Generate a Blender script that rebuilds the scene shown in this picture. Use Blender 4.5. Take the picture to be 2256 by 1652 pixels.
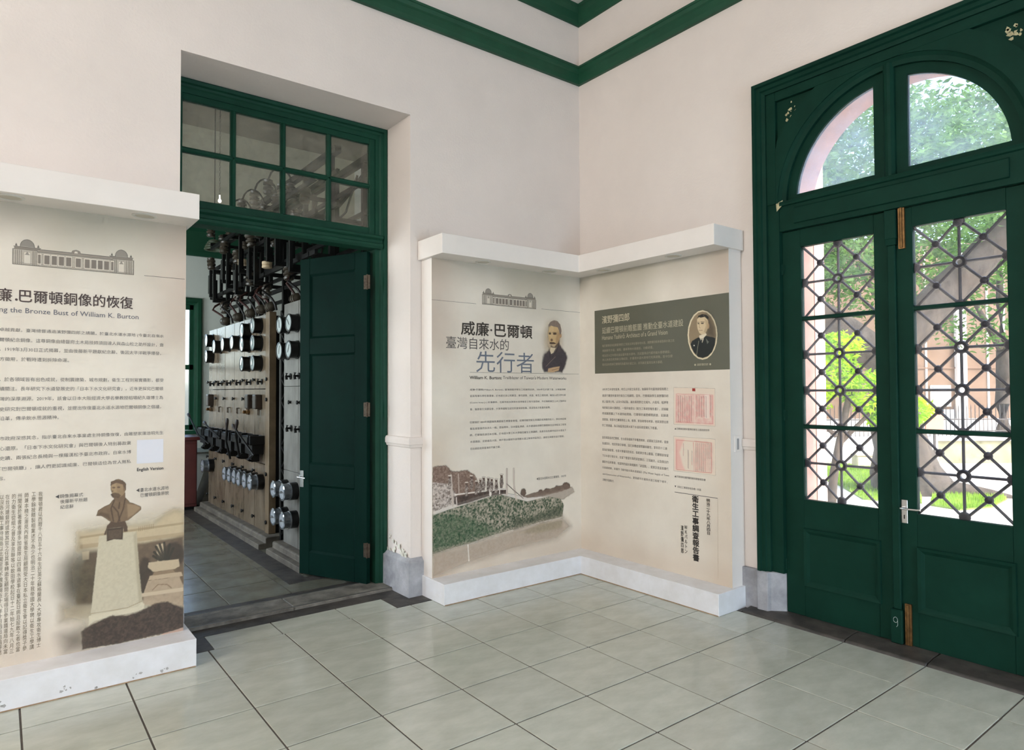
import bpy, bmesh, math, random
import numpy as np
from mathutils import Vector, Matrix

for o in list(bpy.data.objects):
    bpy.data.objects.remove(o)
SC = bpy.context.scene
COL = SC.collection
random.seed(7)

# ---------------------------------------------------------------- camera
CAM = Vector((-4.1952, -4.4045, 1.527))
FWD = Vector((0.61103422, 0.79124494, 0.02384596))
RGT = Vector((0.79152517, -0.61112155, -0.00428307))
UPV = Vector((-0.01118382, -0.02149178, 0.99970647))
cd = bpy.data.cameras.new('camera')
cam = bpy.data.objects.new('camera', cd)
COL.objects.link(cam)
m = Matrix.Identity(4)
for i in range(3):
    m[i][0], m[i][1], m[i][2], m[i][3] = RGT[i], UPV[i], -FWD[i], CAM[i]
cam.matrix_world = m
cd.sensor_fit = 'HORIZONTAL'
cd.sensor_width = 36
cd.lens = 1462.03 / 2256 * 36
cd.clip_start, cd.clip_end = 0.05, 200
SC.camera = cam

# ---------------------------------------------------------------- light
def lin(c):
    return tuple(((v / 255) / 12.92 if v / 255 <= .04045 else ((v / 255 + .055) / 1.055) ** 2.4) for v in c[:3])

SC.view_settings.view_transform = 'Standard'
SC.view_settings.look = 'None'
SC.view_settings.exposure = 0.06
SC.view_settings.gamma = 1.0
SC.view_settings.use_curve_mapping = False
SC.cycles.max_bounces = 6
SC.cycles.diffuse_bounces = 3
SC.cycles.glossy_bounces = 3
SC.cycles.use_adaptive_sampling = True
SC.cycles.adaptive_threshold = 0.09
SC.cycles.adaptive_min_samples = 12
SC.cycles.transparent_max_bounces = 12
SC.cycles.sample_clamp_indirect = 6.0

w = bpy.data.worlds.new('sky')
SC.world = w
w.use_nodes = True
nt = w.node_tree
nt.nodes.clear()
sky = nt.nodes.new('ShaderNodeTexSky')
sky.sky_type = 'NISHITA'
sky.sun_disc = False
sky.sun_elevation = math.radians(48)
sky.sun_rotation = math.radians(170)
sky.air_density, sky.dust_density = 1.0, 3.0
bg = nt.nodes.new('ShaderNodeBackground')
bg.inputs['Strength'].default_value = 0.9
wo = nt.nodes.new('ShaderNodeOutputWorld')
nt.links.new(sky.outputs[0], bg.inputs[0])
nt.links.new(bg.outputs[0], wo.inputs[0])

def sun(name, direction, power, angle, col):
    d = bpy.data.lights.new(name, 'SUN')
    d.energy, d.angle, d.color = power, math.radians(angle), col
    o = bpy.data.objects.new(name, d)
    COL.objects.link(o)
    o.rotation_euler = Vector(direction).to_track_quat('-Z', 'Y').to_euler()
    o.location = (4, -6, 9)

def area(name, loc, direction, sx, sy, power, col):
    d = bpy.data.lights.new(name, 'AREA')
    d.shape, d.size, d.size_y, d.energy, d.color = 'RECTANGLE', sx, sy, power, col
    o = bpy.data.objects.new(name, d)
    COL.objects.link(o)
    o.location = loc
    o.rotation_euler = Vector(direction).to_track_quat('-Z', 'Y').to_euler()

sun('sun', (-0.10, 0.80, -0.85), 4.2, 1.5, (1, .95, .87))
DAY = (0.57, 0.79, 1.0)
HIGH = (1.0, 0.96, 0.92)
# lamps added at unseen openings behind the camera, set by wall and floor brightness
area('window_daylight', (-1.85, -7.93, 1.35), (0, 1, 0), 1.5, 2.3, 135, DAY)
area('window_daylight', (-6.4, -7.93, 1.35), (0, 1, 0), 1.5, 2.3, 6, DAY)
area('window_daylight', (-8.93, -2.3, 3.55), (1, 0, 0), 1.5, 1.4, 205, HIGH)
area('window_daylight', (-8.93, -6.8, 3.55), (1, 0, 0), 1.5, 1.4, 30, HIGH)
# daylight in the windows of the machine room
area('window_daylight', (-5.93, 4.2, 1.95), (1, 0, 0), 1.3, 2.0, 72, (.85, .95, 1.0))
area('window_daylight', (-5.93, 1.9, 1.95), (1, 0, 0), 1.3, 2.0, 72, (.85, .95, 1.0))

# ---------------------------------------------------------------- materials
MATS = {}
def mat(name, col, rough=.5, metal=0., var=0., scale=6., bump=0., bscale=40., spec=.5, col2=None, coat=0., island=0., stretch=None):
    """procedural principled material: base colour broken up by noise, optional fine bump and a per-object shift"""
    if name in MATS:
        return MATS[name]
    mt = bpy.data.materials.new(name)
    mt.use_nodes = True
    n, l = mt.node_tree.nodes, mt.node_tree.links
    p = n['Principled BSDF']
    p.inputs['Roughness'].default_value = rough
    p.inputs['Metallic'].default_value = metal
    p.inputs['Specular IOR Level'].default_value = spec
    p.inputs['Coat Weight'].default_value = coat
    c = lin(col) + (1,)
    p.inputs['Base Color'].default_value = c
    tc = n.new('ShaderNodeTexCoord')
    vec = tc.outputs['Object']
    if stretch:
        mp = n.new('ShaderNodeMapping')
        mp.inputs['Scale'].default_value = stretch
        l.new(vec, mp.inputs[0])
        vec = mp.outputs[0]
    if var or col2:
        no = n.new('ShaderNodeTexNoise')
        no.inputs['Scale'].default_value = scale
        no.inputs['Detail'].default_value = 7
        no.inputs['Roughness'].default_value = .62
        l.new(vec, no.inputs['Vector'])
        r = n.new('ShaderNodeValToRGB')
        r.color_ramp.elements[0].position, r.color_ramp.elements[1].position = .33, .68
        lo = lin(col2) if col2 else tuple(v * (1 - var) for v in c[:3])
        hi = c[:3] if col2 else tuple(min(1, v * (1 + var * .6)) for v in c[:3])
        r.color_ramp.elements[0].color, r.color_ramp.elements[1].color = lo + (1,), hi + (1,)
        l.new(no.outputs['Fac'], r.inputs[0])
        out = r.outputs[0]
        if island:
            oi = n.new('ShaderNodeObjectInfo')
            mr = n.new('ShaderNodeMapRange')
            mr.inputs['To Min'].default_value, mr.inputs['To Max'].default_value = 1 - island, 1 + island
            l.new(oi.outputs['Random'], mr.inputs[0])
            hs = n.new('ShaderNodeHueSaturation')
            l.new(mr.outputs[0], hs.inputs['Value'])
            l.new(out, hs.inputs['Color'])
            out = hs.outputs[0]
        l.new(out, p.inputs['Base Color'])
    if bump:
        nb = n.new('ShaderNodeTexNoise')
        nb.inputs['Scale'].default_value = bscale
        nb.inputs['Detail'].default_value = 5
        l.new(vec, nb.inputs['Vector'])
        b = n.new('ShaderNodeBump')
        b.inputs['Strength'].default_value = bump
        b.inputs['Distance'].default_value = .01
        l.new(nb.outputs['Fac'], b.inputs['Height'])
        l.new(b.outputs[0], p.inputs['Normal'])
    MATS[name] = mt
    return mt

def glass(name, haze=.04, hcol=(225, 235, 240), hscale=5., tint=(1, 1, 1)):
    """thin pane: clear, mirror-like by angle, with a film of dust that scatters light"""
    if name in MATS:
        return MATS[name]
    mt = bpy.data.materials.new(name)
    mt.use_nodes = True
    n, l = mt.node_tree.nodes, mt.node_tree.links
    n.clear()
    out = n.new('ShaderNodeOutputMaterial')
    tr = n.new('ShaderNodeBsdfTransparent')
    tr.inputs[0].default_value = tint + (1,)
    gl = n.new('ShaderNodeBsdfGlossy')
    gl.inputs['Roughness'].default_value = .03
    fr = n.new('ShaderNodeFresnel')
    fr.inputs['IOR'].default_value = 1.4
    mx = n.new('ShaderNodeMixShader')
    l.new(fr.outputs[0], mx.inputs[0]); l.new(tr.outputs[0], mx.inputs[1]); l.new(gl.outputs[0], mx.inputs[2])
    df = n.new('ShaderNodeBsdfDiffuse'); df.inputs[0].default_value = lin(hcol) + (1,)
    tl = n.new('ShaderNodeBsdfTranslucent'); tl.inputs[0].default_value = lin(hcol) + (1,)
    ad = n.new('ShaderNodeMixShader'); l.new(df.outputs[0], ad.inputs[1]); l.new(tl.outputs[0], ad.inputs[2])
    tc = n.new('ShaderNodeTexCoord')
    no = n.new('ShaderNodeTexNoise'); no.inputs['Scale'].default_value = hscale; no.inputs['Detail'].default_value = 6
    l.new(tc.outputs['Object'], no.inputs['Vector'])
    mr = n.new('ShaderNodeMapRange')
    mr.inputs['From Min'].default_value, mr.inputs['From Max'].default_value = .3, .75
    mr.inputs['To Min'].default_value, mr.inputs['To Max'].default_value = haze * .4, haze * 1.7
    l.new(no.outputs['Fac'], mr.inputs[0])
    m2 = n.new('ShaderNodeMixShader')
    l.new(mr.outputs[0], m2.inputs[0]); l.new(mx.outputs[0], m2.inputs[1]); l.new(ad.outputs[0], m2.inputs[2])
    l.new(m2.outputs[0], out.inputs[0])
    MATS[name] = mt
    return mt

def leafmat(name, col, col2):
    if name in MATS:
        return MATS[name]
    mt = bpy.data.materials.new(name)
    mt.use_nodes = True
    n, l = mt.node_tree.nodes, mt.node_tree.links
    n.clear()
    out = n.new('ShaderNodeOutputMaterial')
    tc = n.new('ShaderNodeTexCoord')
    no = n.new('ShaderNodeTexNoise'); no.inputs['Scale'].default_value = 2.2; no.inputs['Detail'].default_value = 8
    l.new(tc.outputs['Object'], no.inputs['Vector'])
    r = n.new('ShaderNodeValToRGB')
    r.color_ramp.elements[0].position, r.color_ramp.elements[1].position = .35, .65
    r.color_ramp.elements[0].color, r.color_ramp.elements[1].color = lin(col) + (1,), lin(col2) + (1,)
    l.new(no.outputs['Fac'], r.inputs[0])
    df = n.new('ShaderNodeBsdfDiffuse'); tl = n.new('ShaderNodeBsdfTranslucent'); mx = n.new('ShaderNodeMixShader')
    mx.inputs[0].default_value = .42
    l.new(r.outputs[0], df.inputs[0]); l.new(r.outputs[0], tl.inputs[0])
    l.new(df.outputs[0], mx.inputs[1]); l.new(tl.outputs[0], mx.inputs[2]); l.new(mx.outputs[0], out.inputs[0])
    MATS[name] = mt
    return mt

def emis(name, col, s):
    mt = bpy.data.materials.new(name)
    mt.use_nodes = True
    p = mt.node_tree.nodes['Principled BSDF']
    p.inputs['Emission Color'].default_value = lin(col) + (1,)
    p.inputs['Emission Strength'].default_value = s
    return mt

WALL = mat('wall_paint', (230, 219, 211), .75, var=.05, scale=1.3, bump=.12, bscale=60)
CEILM = mat('ceiling_paint', (226, 220, 214), .8, var=.06, scale=2)
GREEN = mat('green_paint', (32, 78, 56), .45, var=.14, scale=5, spec=.3, bump=.1, bscale=25)
GREEND = mat('green_door_paint', (17, 52, 41), .55, var=.16, scale=4, bump=.1, bscale=22, spec=.08)  # same green darkened to carry the backlit shade of the entrance doors
GREENL = mat('dark_green_leaf_paint', (8, 38, 31), .6, var=.16, scale=4, bump=.1, bscale=22, spec=.05)  # green darkened further for the leaf turned away from the light
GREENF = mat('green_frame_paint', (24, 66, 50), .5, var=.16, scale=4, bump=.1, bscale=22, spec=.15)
WHITE = mat('white_board', (238, 230, 223), .45, var=.03, scale=3)  # warm tint puts the warmer light on boards and canopy into the colour
WHITEB = mat('white_base_board', (238, 237, 240), .45, col2=(226, 224, 224), scale=7)
STONE = mat('grey_plinth_stone', (186, 186, 190), .75, col2=(138, 138, 142), scale=5, bump=.35, bscale=22)
SLATE = mat('dark_slate', (86, 80, 74), .55, col2=(44, 41, 39), scale=7, bump=.4, bscale=18, stretch=(1, 1, 1))
SILL = mat('worn_sill_stone', (138, 132, 122), .6, col2=(84, 78, 70), scale=9, bump=.4, bscale=25)
TILE = mat('floor_tile', (198, 200, 187), .2, col2=(180, 182, 168), scale=4.5, spec=.75, bump=.06, bscale=14, island=.05, stretch=(1, 2.2, 1))
GROUT = mat('grout', (92, 84, 78), .85, var=.2, scale=20)
CHROME = mat('brushed_chrome', (205, 205, 205), .25, 1.0)
BRASS = mat('aged_brass', (132, 98, 60), .45, .8, var=.4, scale=30)
RUST = mat('rusty_hinge', (96, 84, 68), .6, .6, col2=(60, 44, 34), scale=40)
IRON = mat('painted_iron', (44, 40, 50), .45, .3, var=.2, scale=25)
BLACK = mat('black_enamel', (14, 14, 15), .3, .1)
DARKM = mat('dark_machine_iron', (17, 15, 14), .5, .1, var=.4, scale=20, spec=.3)
MARBLE = mat('old_marble', (130, 114, 96), .24, col2=(90, 76, 60), scale=5, bump=.08, bscale=30, island=.06, stretch=(1, 1, .45))
MARBLE2 = mat('grey_marble', (140, 136, 130), .35, col2=(102, 98, 92), scale=6, island=.05, stretch=(1, 1, .45))
CONC = mat('machine_plinth_concrete', (120, 112, 100), .7, col2=(82, 74, 66), scale=8, bump=.3)
PORC = mat('brown_porcelain', (74, 65, 54), .3, var=.3, scale=14)
CREAMP = mat('cream_porcelain', (222, 196, 160), .35)
CABLE = mat('red_brown_cable', (66, 34, 28), .6)
CABLED = mat('dark_cable', (28, 24, 22), .6)
PANE = glass('window_glass', .045)
PANEF = glass('dusty_fanlight_glass', .22, (196, 214, 240), 5.)
PANED = glass('dirty_inner_glass', .16, (196, 186, 166), 9.)

# ---------------------------------------------------------------- mesh helpers
class MB:
    def __init__(s):
        s.v, s.f = [], []
    def add(s, v, f):
        b = len(s.v)
        s.v += [tuple(p) for p in v]
        s.f += [tuple(i + b for i in q) for q in f]
        return s
    def box(s, x0, x1, y0, y1, z0, z1):
        x0, x1 = min(x0, x1), max(x0, x1); y0, y1 = min(y0, y1), max(y0, y1); z0, z1 = min(z0, z1), max(z0, z1)
        return s.add([(x, y, z) for z in (z0, z1) for y in (y0, y1) for x in (x0, x1)],
                     [(0, 2, 3, 1), (4, 5, 7, 6), (0, 1, 5, 4), (2, 6, 7, 3), (0, 4, 6, 2), (1, 3, 7, 5)])
    def prism(s, pts, a, b, axis='z'):
        """polygon pts extruded between a and b along axis; pts are the other two coordinates in xyz order"""
        def P(p, t):
            return {'z': (p[0], p[1], t), 'y': (p[0], t, p[1]), 'x': (t, p[0], p[1])}[axis]
        n = len(pts)
        area_ = sum(pts[i][0] * pts[(i + 1) % n][1] - pts[(i + 1) % n][0] * pts[i][1] for i in range(n))
        if (area_ < 0) != (axis == 'y'):
            pts = pts[::-1]
        v = [P(p, min(a, b)) for p in pts] + [P(p, max(a, b)) for p in pts]
        f = [tuple(range(n))[::-1], tuple(range(n, 2 * n))] + [(i, (i + 1) % n, n + (i + 1) % n, n + i) for i in range(n)]
        return s.add(v, f)
    def tube(s, pts, r, n=8, caps=True):
        pts = [Vector(p) for p in pts]
        rs = r if isinstance(r, (list, tuple)) else [r] * len(pts)
        up = Vector((0, 0, 1))
        rings = []
        for i, p in enumerate(pts):
            t = (pts[min(i + 1, len(pts) - 1)] - pts[max(i - 1, 0)]).normalized()
            a = t.cross(up)
            if a.length < .05:
                a = t.cross(Vector((1, 0, 0)))
            a.normalize()
            b = t.cross(a).normalized()
            up = b if i else up
            rings.append([p + (a * math.cos(2 * math.pi * k / n) + b * math.sin(2 * math.pi * k / n)) * rs[i] for k in range(n)])
            up = Vector((0, 0, 1))
        v = [q for g in rings for q in g]
        f = []
        for i in range(len(pts) - 1):
            for k in range(n):
                f.append((i * n + k, i * n + (k + 1) % n, (i + 1) * n + (k + 1) % n, (i + 1) * n + k))
        if caps:
            f.append(tuple(range(n))[::-1]); f.append(tuple((len(pts) - 1) * n + k for k in range(n)))
        return s.add(v, f)
    def lathe(s, prof, n=20, axis='z', o=(0, 0, 0)):
        """profile (radius, height) turned about axis through o"""
        v = []
        for r, h in prof:
            for k in range(n):
                c, d = r * math.cos(2 * math.pi * k / n), r * math.sin(2 * math.pi * k / n)
                q = {'z': (c, d, h), 'x': (h, c, d), 'y': (d, h, c)}[axis]
                v.append((q[0] + o[0], q[1] + o[1], q[2] + o[2]))
        f = [(i * n + k, i * n + (k + 1) % n, (i + 1) * n + (k + 1) % n, (i + 1) * n + k) for i in range(len(prof) - 1) for k in range(n)]
        f.append(tuple(range(n))[::-1]); f.append(tuple((len(prof) - 1) * n + k for k in range(n)))
        return s.add(v, f)
    def strip(s, A, B, closed=False):
        n = len(A)
        v = list(A) + list(B)
        f = [(i, (i + 1) % n, n + (i + 1) % n, n + i) for i in range(n if closed else n - 1)]
        return s.add(v, f)
    def mesh(s, name, bevel=0., seg=1, smooth=False, fix=True):
        me = bpy.data.meshes.new(name)
        me.from_pydata(s.v, [], s.f)
        if bevel or fix:
            bm = bmesh.new(); bm.from_mesh(me)
            if fix:
                bmesh.ops.recalc_face_normals(bm, faces=bm.faces)
            if bevel:
                bmesh.ops.bevel(bm, geom=[e for e in bm.edges if len(e.link_faces) == 2 and e.calc_face_angle(0) > .5], offset=bevel, segments=seg, profile=.6, affect='EDGES')
            bm.to_mesh(me); bm.free()
        if smooth:
            for p in me.polygons:
                p.use_smooth = True
            try:
                me.set_sharp_from_angle(angle=math.radians(40))
            except Exception:
                pass
        me.update()
        return me

def obj(name, me, mt=None, parent=None, loc=None, **kw):
    if isinstance(me, MB):
        me = me.mesh(name, kw.pop('bevel', 0.), kw.pop('seg', 1), kw.pop('smooth', False))
    if mt is not None:
        if len(me.materials):
            me.materials[0] = mt
        else:
            me.materials.append(mt)
    o = bpy.data.objects.new(name, me)
    COL.objects.link(o)
    if loc is not None:
        o.location = loc
    if parent is not None:
        o.parent = parent
    for k, v in kw.items():
        o[k] = v
    return o

def inst(src, parent=None, loc=None, rot=None):
    """a copy that shares its mesh"""
    c = src.copy()
    COL.objects.link(c)
    if parent is not None:
        c.parent = parent
    if loc is not None:
        c.location = loc
    if rot is not None:
        c.rotation_euler = rot
    return c

def thing(name, label, cat, loc=(0, 0, 0), group=None, kind=None):
    o = bpy.data.objects.new(name, None)
    o.empty_display_size = .1
    COL.objects.link(o)
    o.location = loc
    if label: o['label'] = label
    if cat: o['category'] = cat
    if group: o['group'] = group
    if kind: o['kind'] = kind
    return o

def struct(name, mb, mt, label=None, **kw):
    o = obj(name, mb, mt, **kw)
    o['kind'] = 'structure'
    if label: o['label'] = label
    return o

def arc(cy, cz, r, a0, a1, n):
    return [(cy + r * math.cos(math.radians(a0 + (a1 - a0) * i / n)), cz + r * math.sin(math.radians(a0 + (a1 - a0) * i / n))) for i in range(n + 1)]
# ---------------------------------------------------------------- the room shell
XW, YS, ZC = -9.0, -8.0, 5.03            # far side walls and ceiling height
# floor: grout bed, single tiles where they are seen, the rest joined
floor = struct('floor', MB().box(XW, 0, YS, 0.02, -.12, -.004).box(-3.36, -1.74, .0, .6, -.12, -.004), GROUT, 'grey green tiled floor of the exhibition room')
S, G_ = .45, .0042
tile_mesh = MB().box(-S / 2 + G_, S / 2 - G_, -S / 2 + G_, S / 2 - G_, -.02, 0).mesh('tile', .0015)
tile_mesh.materials.append(TILE)
xs = [-(.5007 + S * i) for i in range(-1, 19)]
ys = [-(1.0704 + S * j) for j in range(-2, 16)]
rest = MB()
def seen(x, y):
    d = Vector((x, y, 0)) - CAM
    f = d.dot(FWD)
    if f < .9:
        return False
    u, v = d.dot(RGT) / f, d.dot(UPV) / f
    return abs(u) < .95 and v > -.75
for i in range(len(xs) - 1):
    for j in range(len(ys) - 1):
        a, b, c, d = max(xs[i + 1], XW), min(xs[i], -.138), max(ys[j + 1], YS), min(ys[j], -.17)
        cx, cy = (a + b) / 2, (c + d) / 2
        if not seen(cx, cy):
            rest.box(a + G_, b - G_, c + G_, d - G_, -.02, 0)
        elif b - a > S - .01 and d - c > S - .01:
            o = bpy.data.objects.new('tile', tile_mesh); COL.objects.link(o); o.parent = floor; o.location = (cx, cy, 0)
        else:
            obj('tile', MB().box(a + G_, b - G_, c + G_, d - G_, -.02, 0), TILE, floor)
for a, b in ((-3.17, -2.76), (-2.76, -2.31), (-2.31, -1.955)):      # the row that runs into the doorway
    obj('tile', MB().box(a + G_, b - G_, -.167, .08, -.02, 0), TILE, floor)
obj('tile_field', rest, TILE, floor, kind='stuff')
# dark slate border at the foot of the walls and round the door openings
sl = [('border_stone', (-1.955, -1.0, -.17, .02)), ('border_stone', (-1.0, -.14, -.17, .02)), ('border_stone', (-3.9, -3.17, -.17, .02)), ('border_stone', (-6.0, -3.9, -.17, .02)),
      ('border_stone', (-.138, .02, -1.0, -.17)), ('border_stone', (-.138, .02, -1.72, -1.0)),
      ('border_stone', (-1.955, -1.79, .02, .08)), ('border_stone', (-3.34, -3.17, .02, .08)), ('border_stone', (-2.62, -1.79, .08, .225)), ('border_stone', (-3.34, -2.62, .08, .225))]
for nme, (a, b, c, d) in sl:
    obj(nme, MB().box(a + .001, b - .001, c + .001, d - .001, -.02, .002), SLATE, floor)
obj('sill_stone', MB().box(-3.34, -2.55, .225, .5, -.02, .022), SILL, floor, bevel=.006)
obj('sill_stone', MB().box(-2.548, -1.76, .225, .5, -.02, .022), SILL, floor, bevel=.006)
for y in (.236, .49):
    obj('sill_edging', MB().box(-3.34, -1.76, y - .004, y + .004, .018, .025), mat('dull_metal', (110, 108, 104), .4, .8), floor)
# threshold under the entrance doors: two worn dark stones
for a, b in ((-1.725, -2.42), (-2.424, -2.87), (-2.874, -3.6)):
    obj('threshold_stone', MB().prism([(-.135, 0), (-.125, .012), (-.03, .024), (.13, .024), (.13, -.1), (-.135, -.1)], a, b, 'y'), SLATE, floor, bevel=.004)

# wall with the inner doorway
DL, DR, DT = -3.34, -1.757, 3.62
wl = MB().box(XW, DL, 0, .55, 0, ZC).box(DR, .55, 0, .55, 0, ZC).box(DL, DR, 0, .55, DT, ZC)
struct('wall_left', wl, WALL, 'pinkish white plastered wall with the deep inner doorway')
# wall with the entrance doors: inner leaf, rectangular opening behind the frame
EL, ER, ET = -1.83, -3.49, 3.6
wr = MB().box(0, .12, 0, EL, 0, ZC).box(0, .12, ER, YS, 0, ZC).box(0, .12, ER, EL, ET, ZC)
struct('wall_right', wr, WALL, 'pinkish white plastered wall round the green entrance doors')
# unseen walls behind the camera; window openings placed to fit the added lamps
def pierced(name, fixed, axis, spans, lo, hi, z0, z1):
    b = MB()
    edges = [lo] + [e for sp in spans for e in sp] + [hi]
    def bx(a, c, za, zb):
        if axis == 'y': b.box(a, c, fixed - .3, fixed, za, zb)
        else: b.box(fixed - .3, fixed, a, c, za, zb)
    for k in range(0, len(edges), 2):
        bx(edges[k], edges[k + 1], 0, ZC)
    for a, c in spans:
        bx(a, c, 0, z0); bx(a, c, z1, ZC)
    return struct(name, b, WALL)
pierced('wall_back', YS, 'y', [(-7.15, -5.65), (-2.6, -1.1)], XW, .12, .2, 2.5)
pierced('wall_side', XW, 'x', [(-7.55, -6.05), (-3.05, -1.55)], YS, 0, 2.85, 4.25)
def added_window(n, axis, fixed, a, c, z0, z1):
    b = MB()
    def bx(p, q, za, zb):
        if axis == 'y': b.box(p, q, fixed - .22, fixed - .16, za, zb)
        else: b.box(fixed - .22, fixed - .16, p, q, za, zb)
    bx(a, a + .07, z0, z1); bx(c - .07, c, z0, z1); bx(a, c, z0, z0 + .08); bx(a, c, z1 - .08, z1); bx((a + c) / 2 - .03, (a + c) / 2 + .03, z0, z1)
    for k in (1, 2, 3):
        zz = z0 + (z1 - z0) * k / 4
        bx(a, c, zz - .02, zz + .02)
    struct('window_%d' % n, b, GREEN, 'green framed tall window behind the viewer')
for n, (ax, fx, a, c) in enumerate([('y', YS, -7.15, -5.65), ('y', YS, -2.6, -1.1), ('x', XW, -7.55, -6.05), ('x', XW, -3.05, -1.55)], 1):
    added_window(n, ax, fx, a, c, *((.2, 2.5) if ax == 'y' else (2.85, 4.25)))
struct('ceiling', MB().box(XW, .12, YS, .1, ZC, ZC + .1), CEILM, 'white plaster ceiling')

# cornices: two green mouldings with a plain white frieze between them
def run(prof, segs):
    """profile of (out, z) swept along the left and the right wall with a mitred inner corner"""
    b = MB()
    n = len(prof)
    A = [(XW, -o, z) for o, z in prof]; B = [(-o, -o, z) for o, z in prof]; Cc = [(-o, YS, z) for o, z in prof]
    b.strip(A, B, True); b.strip(B, Cc, True)
    return b
struct('trim_1', run([(0, 4.325), (.03, 4.325), (.036, 4.36), (.036, 4.415), (.05, 4.425), (.062, 4.45), (.07, 4.452), (.07, 4.47), (0, 4.475)], 0), GREEN, 'lower green cornice moulding round the room')
struct('trim_2', run([(0, 4.875), (.02, 4.875), (.028, 4.9), (.034, 4.905), (.05, 4.965), (.075, 4.995), (.085, 5.0), (.085, 5.03), (0, 5.03)], 0), GREEN, 'upper green cornice moulding under the ceiling')
RAILP = [(0, 1.1), (.012, 1.105), (.018, 1.125), (.024, 1.128), (.024, 1.165), (.016, 1.18), (0, 1.182)]
def wallrun(prof, path):
    """profile swept along a plan path; each corner gives its outward direction as (dx, dy)"""
    b = MB()
    rings = [[(x + dx * o, y + dy * o, z) for o, z in prof] for x, y, dx, dy in path]
    for p, q in zip(rings, rings[1:]):
        b.strip(p, q, True)
    for r in (rings[0], rings[-1]):
        b.add(r, [tuple(range(len(r)))])
    return b
RP = [(0, 0, -1, -1), (DR, 0, -1, -1), (DR, .385, -1, 0)]
struct('trim_3', wallrun(RAILP, RP), WALL, 'white chair rail wrapping into the doorway')
struct('trim_4', wallrun(RAILP, [(XW, 0, 0, -1), (DL, 0, 1, -1), (DL, .385, 1, 0)]), WALL)
struct('trim_5', wallrun(RAILP, [(0, 0, -1, -1), (0, -1.785, -1, 0)]), WALL, 'white chair rail ending at the entrance frame')
PLI = [(0, 0), (.034, 0), (.034, .255), (.026, .262), (.012, .278), (0, .285)]
struct('baseboard_left', wallrun(PLI, RP), STONE, 'grey stone skirting at the doorway corner', bevel=.003)
struct('baseboard_side', wallrun(PLI, [(XW, 0, 0, -1), (DL, 0, 1, -1), (DL, .385, 1, 0)]), STONE)
struct('baseboard_right', MB().prism([(.02, 0), (-.034, 0), (-.034, -1.782), (-.05, -1.788), (-.046, -1.864), (-.022, -1.876), (.05, -1.949), (.2, -1.949), (.2, -1.8), (.02, -1.8)], 0, .283, 'z'), STONE, 'grey stone plinth block below the entrance door frame', bevel=.004)
struct('baseboard_end', MB().prism([(-.034, -3.538), (-.05, -3.532), (-.046, -3.456), (-.022, -3.444), (.05, -3.371), (.2, -3.373), (.2, -3.6), (-.034, -3.6)], 0, .283, 'z'), STONE, bevel=.004)
# flaking paint over the plinth in the doorway
random.seed(3)
fl = MB()
for k in range(26):
    y, z, r = .05 + random.random() ** 1.5 * .33, .285 + random.random() ** 2.2 * .12, .008 + random.random() * .02
    if z > .29 + (y - .03) * .55: continue
    q = [(DR - .004 - random.random() * .01, y + r * math.cos(a) * (.6 + random.random() * .6), z + r * math.sin(a) * (.6 + random.random() * .6)) for a in np.linspace(0, 5.2, 6)]
    fl.add(q, [(0, 1, 2, 3, 4, 5)])
obj('paint_flakes', fl, mat('flaking_paint', (226, 222, 208), .8), bpy.data.objects['wall_left'], kind='stuff')

# masonry reveal outside the entrance doors: arched pink plaster, then a pier coloured paler for the sun on it
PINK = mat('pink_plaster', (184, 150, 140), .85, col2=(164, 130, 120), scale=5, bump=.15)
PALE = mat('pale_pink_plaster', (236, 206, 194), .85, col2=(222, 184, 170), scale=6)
CY, CZ = -2.66, 2.80
def arch_slab(x0, x1, r, y0, y1, z0, z1):
    """slab between x0 and x1 with a round-headed opening of radius r down to z0"""
    b = MB(); N = 32
    inn = [(CY + r, z0)] + arc(CY, CZ, r, 0, 180, N) + [(CY - r, z0)]
    out = []
    for k, (y, z) in enumerate(inn):
        if k == 0: out.append((y1, z0)); continue
        if k == len(inn) - 1: out.append((y0, z0)); continue
        dy, dz = y - CY, z - CZ
        t = min(((y1 - CY) if dy > 0 else (CY - y0)) / max(abs(dy), 1e-6), (z1 - CZ) / max(dz, 1e-6))
        out.append((CY + dy * t, CZ + dz * t))
    # keep the outer corners square
    for x in (x0, x1):
        b.strip([(x, y, z) for y, z in inn], [(x, y, z) for y, z in out])
        for sy in (y0, y1):
            ks = [k for k in range(len(out)) if abs(out[k][0] - sy) < 1e-6]
            kt = [k for k in range(len(out)) if abs(out[k][1] - z1) < 1e-6]
            ka = max(ks, key=lambda k: out[k][1]); kb = min(kt, key=lambda k: abs(out[k][0] - sy))
            if ka != kb:
                b.add([(x,) + out[ka], (x, sy, z1), (x,) + out[kb]], [(0, 1, 2)])
    b.strip([(x0, y, z) for y, z in inn], [(x1, y, z) for y, z in inn])
    b.strip([(x0, y, z) for y, z in out], [(x1, y, z) for y, z in out])
    return b
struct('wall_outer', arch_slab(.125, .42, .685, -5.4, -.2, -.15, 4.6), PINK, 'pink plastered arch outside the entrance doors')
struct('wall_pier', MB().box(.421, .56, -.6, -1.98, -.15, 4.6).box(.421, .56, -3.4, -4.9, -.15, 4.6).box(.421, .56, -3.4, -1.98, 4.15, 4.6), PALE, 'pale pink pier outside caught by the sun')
struct('trim_6', MB().box(.125, .9, -1.75, -3.6, -.15, -.005), mat('step_stone', (206, 198, 186), .8, var=.1), 'stone step outside the entrance doors')
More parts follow.
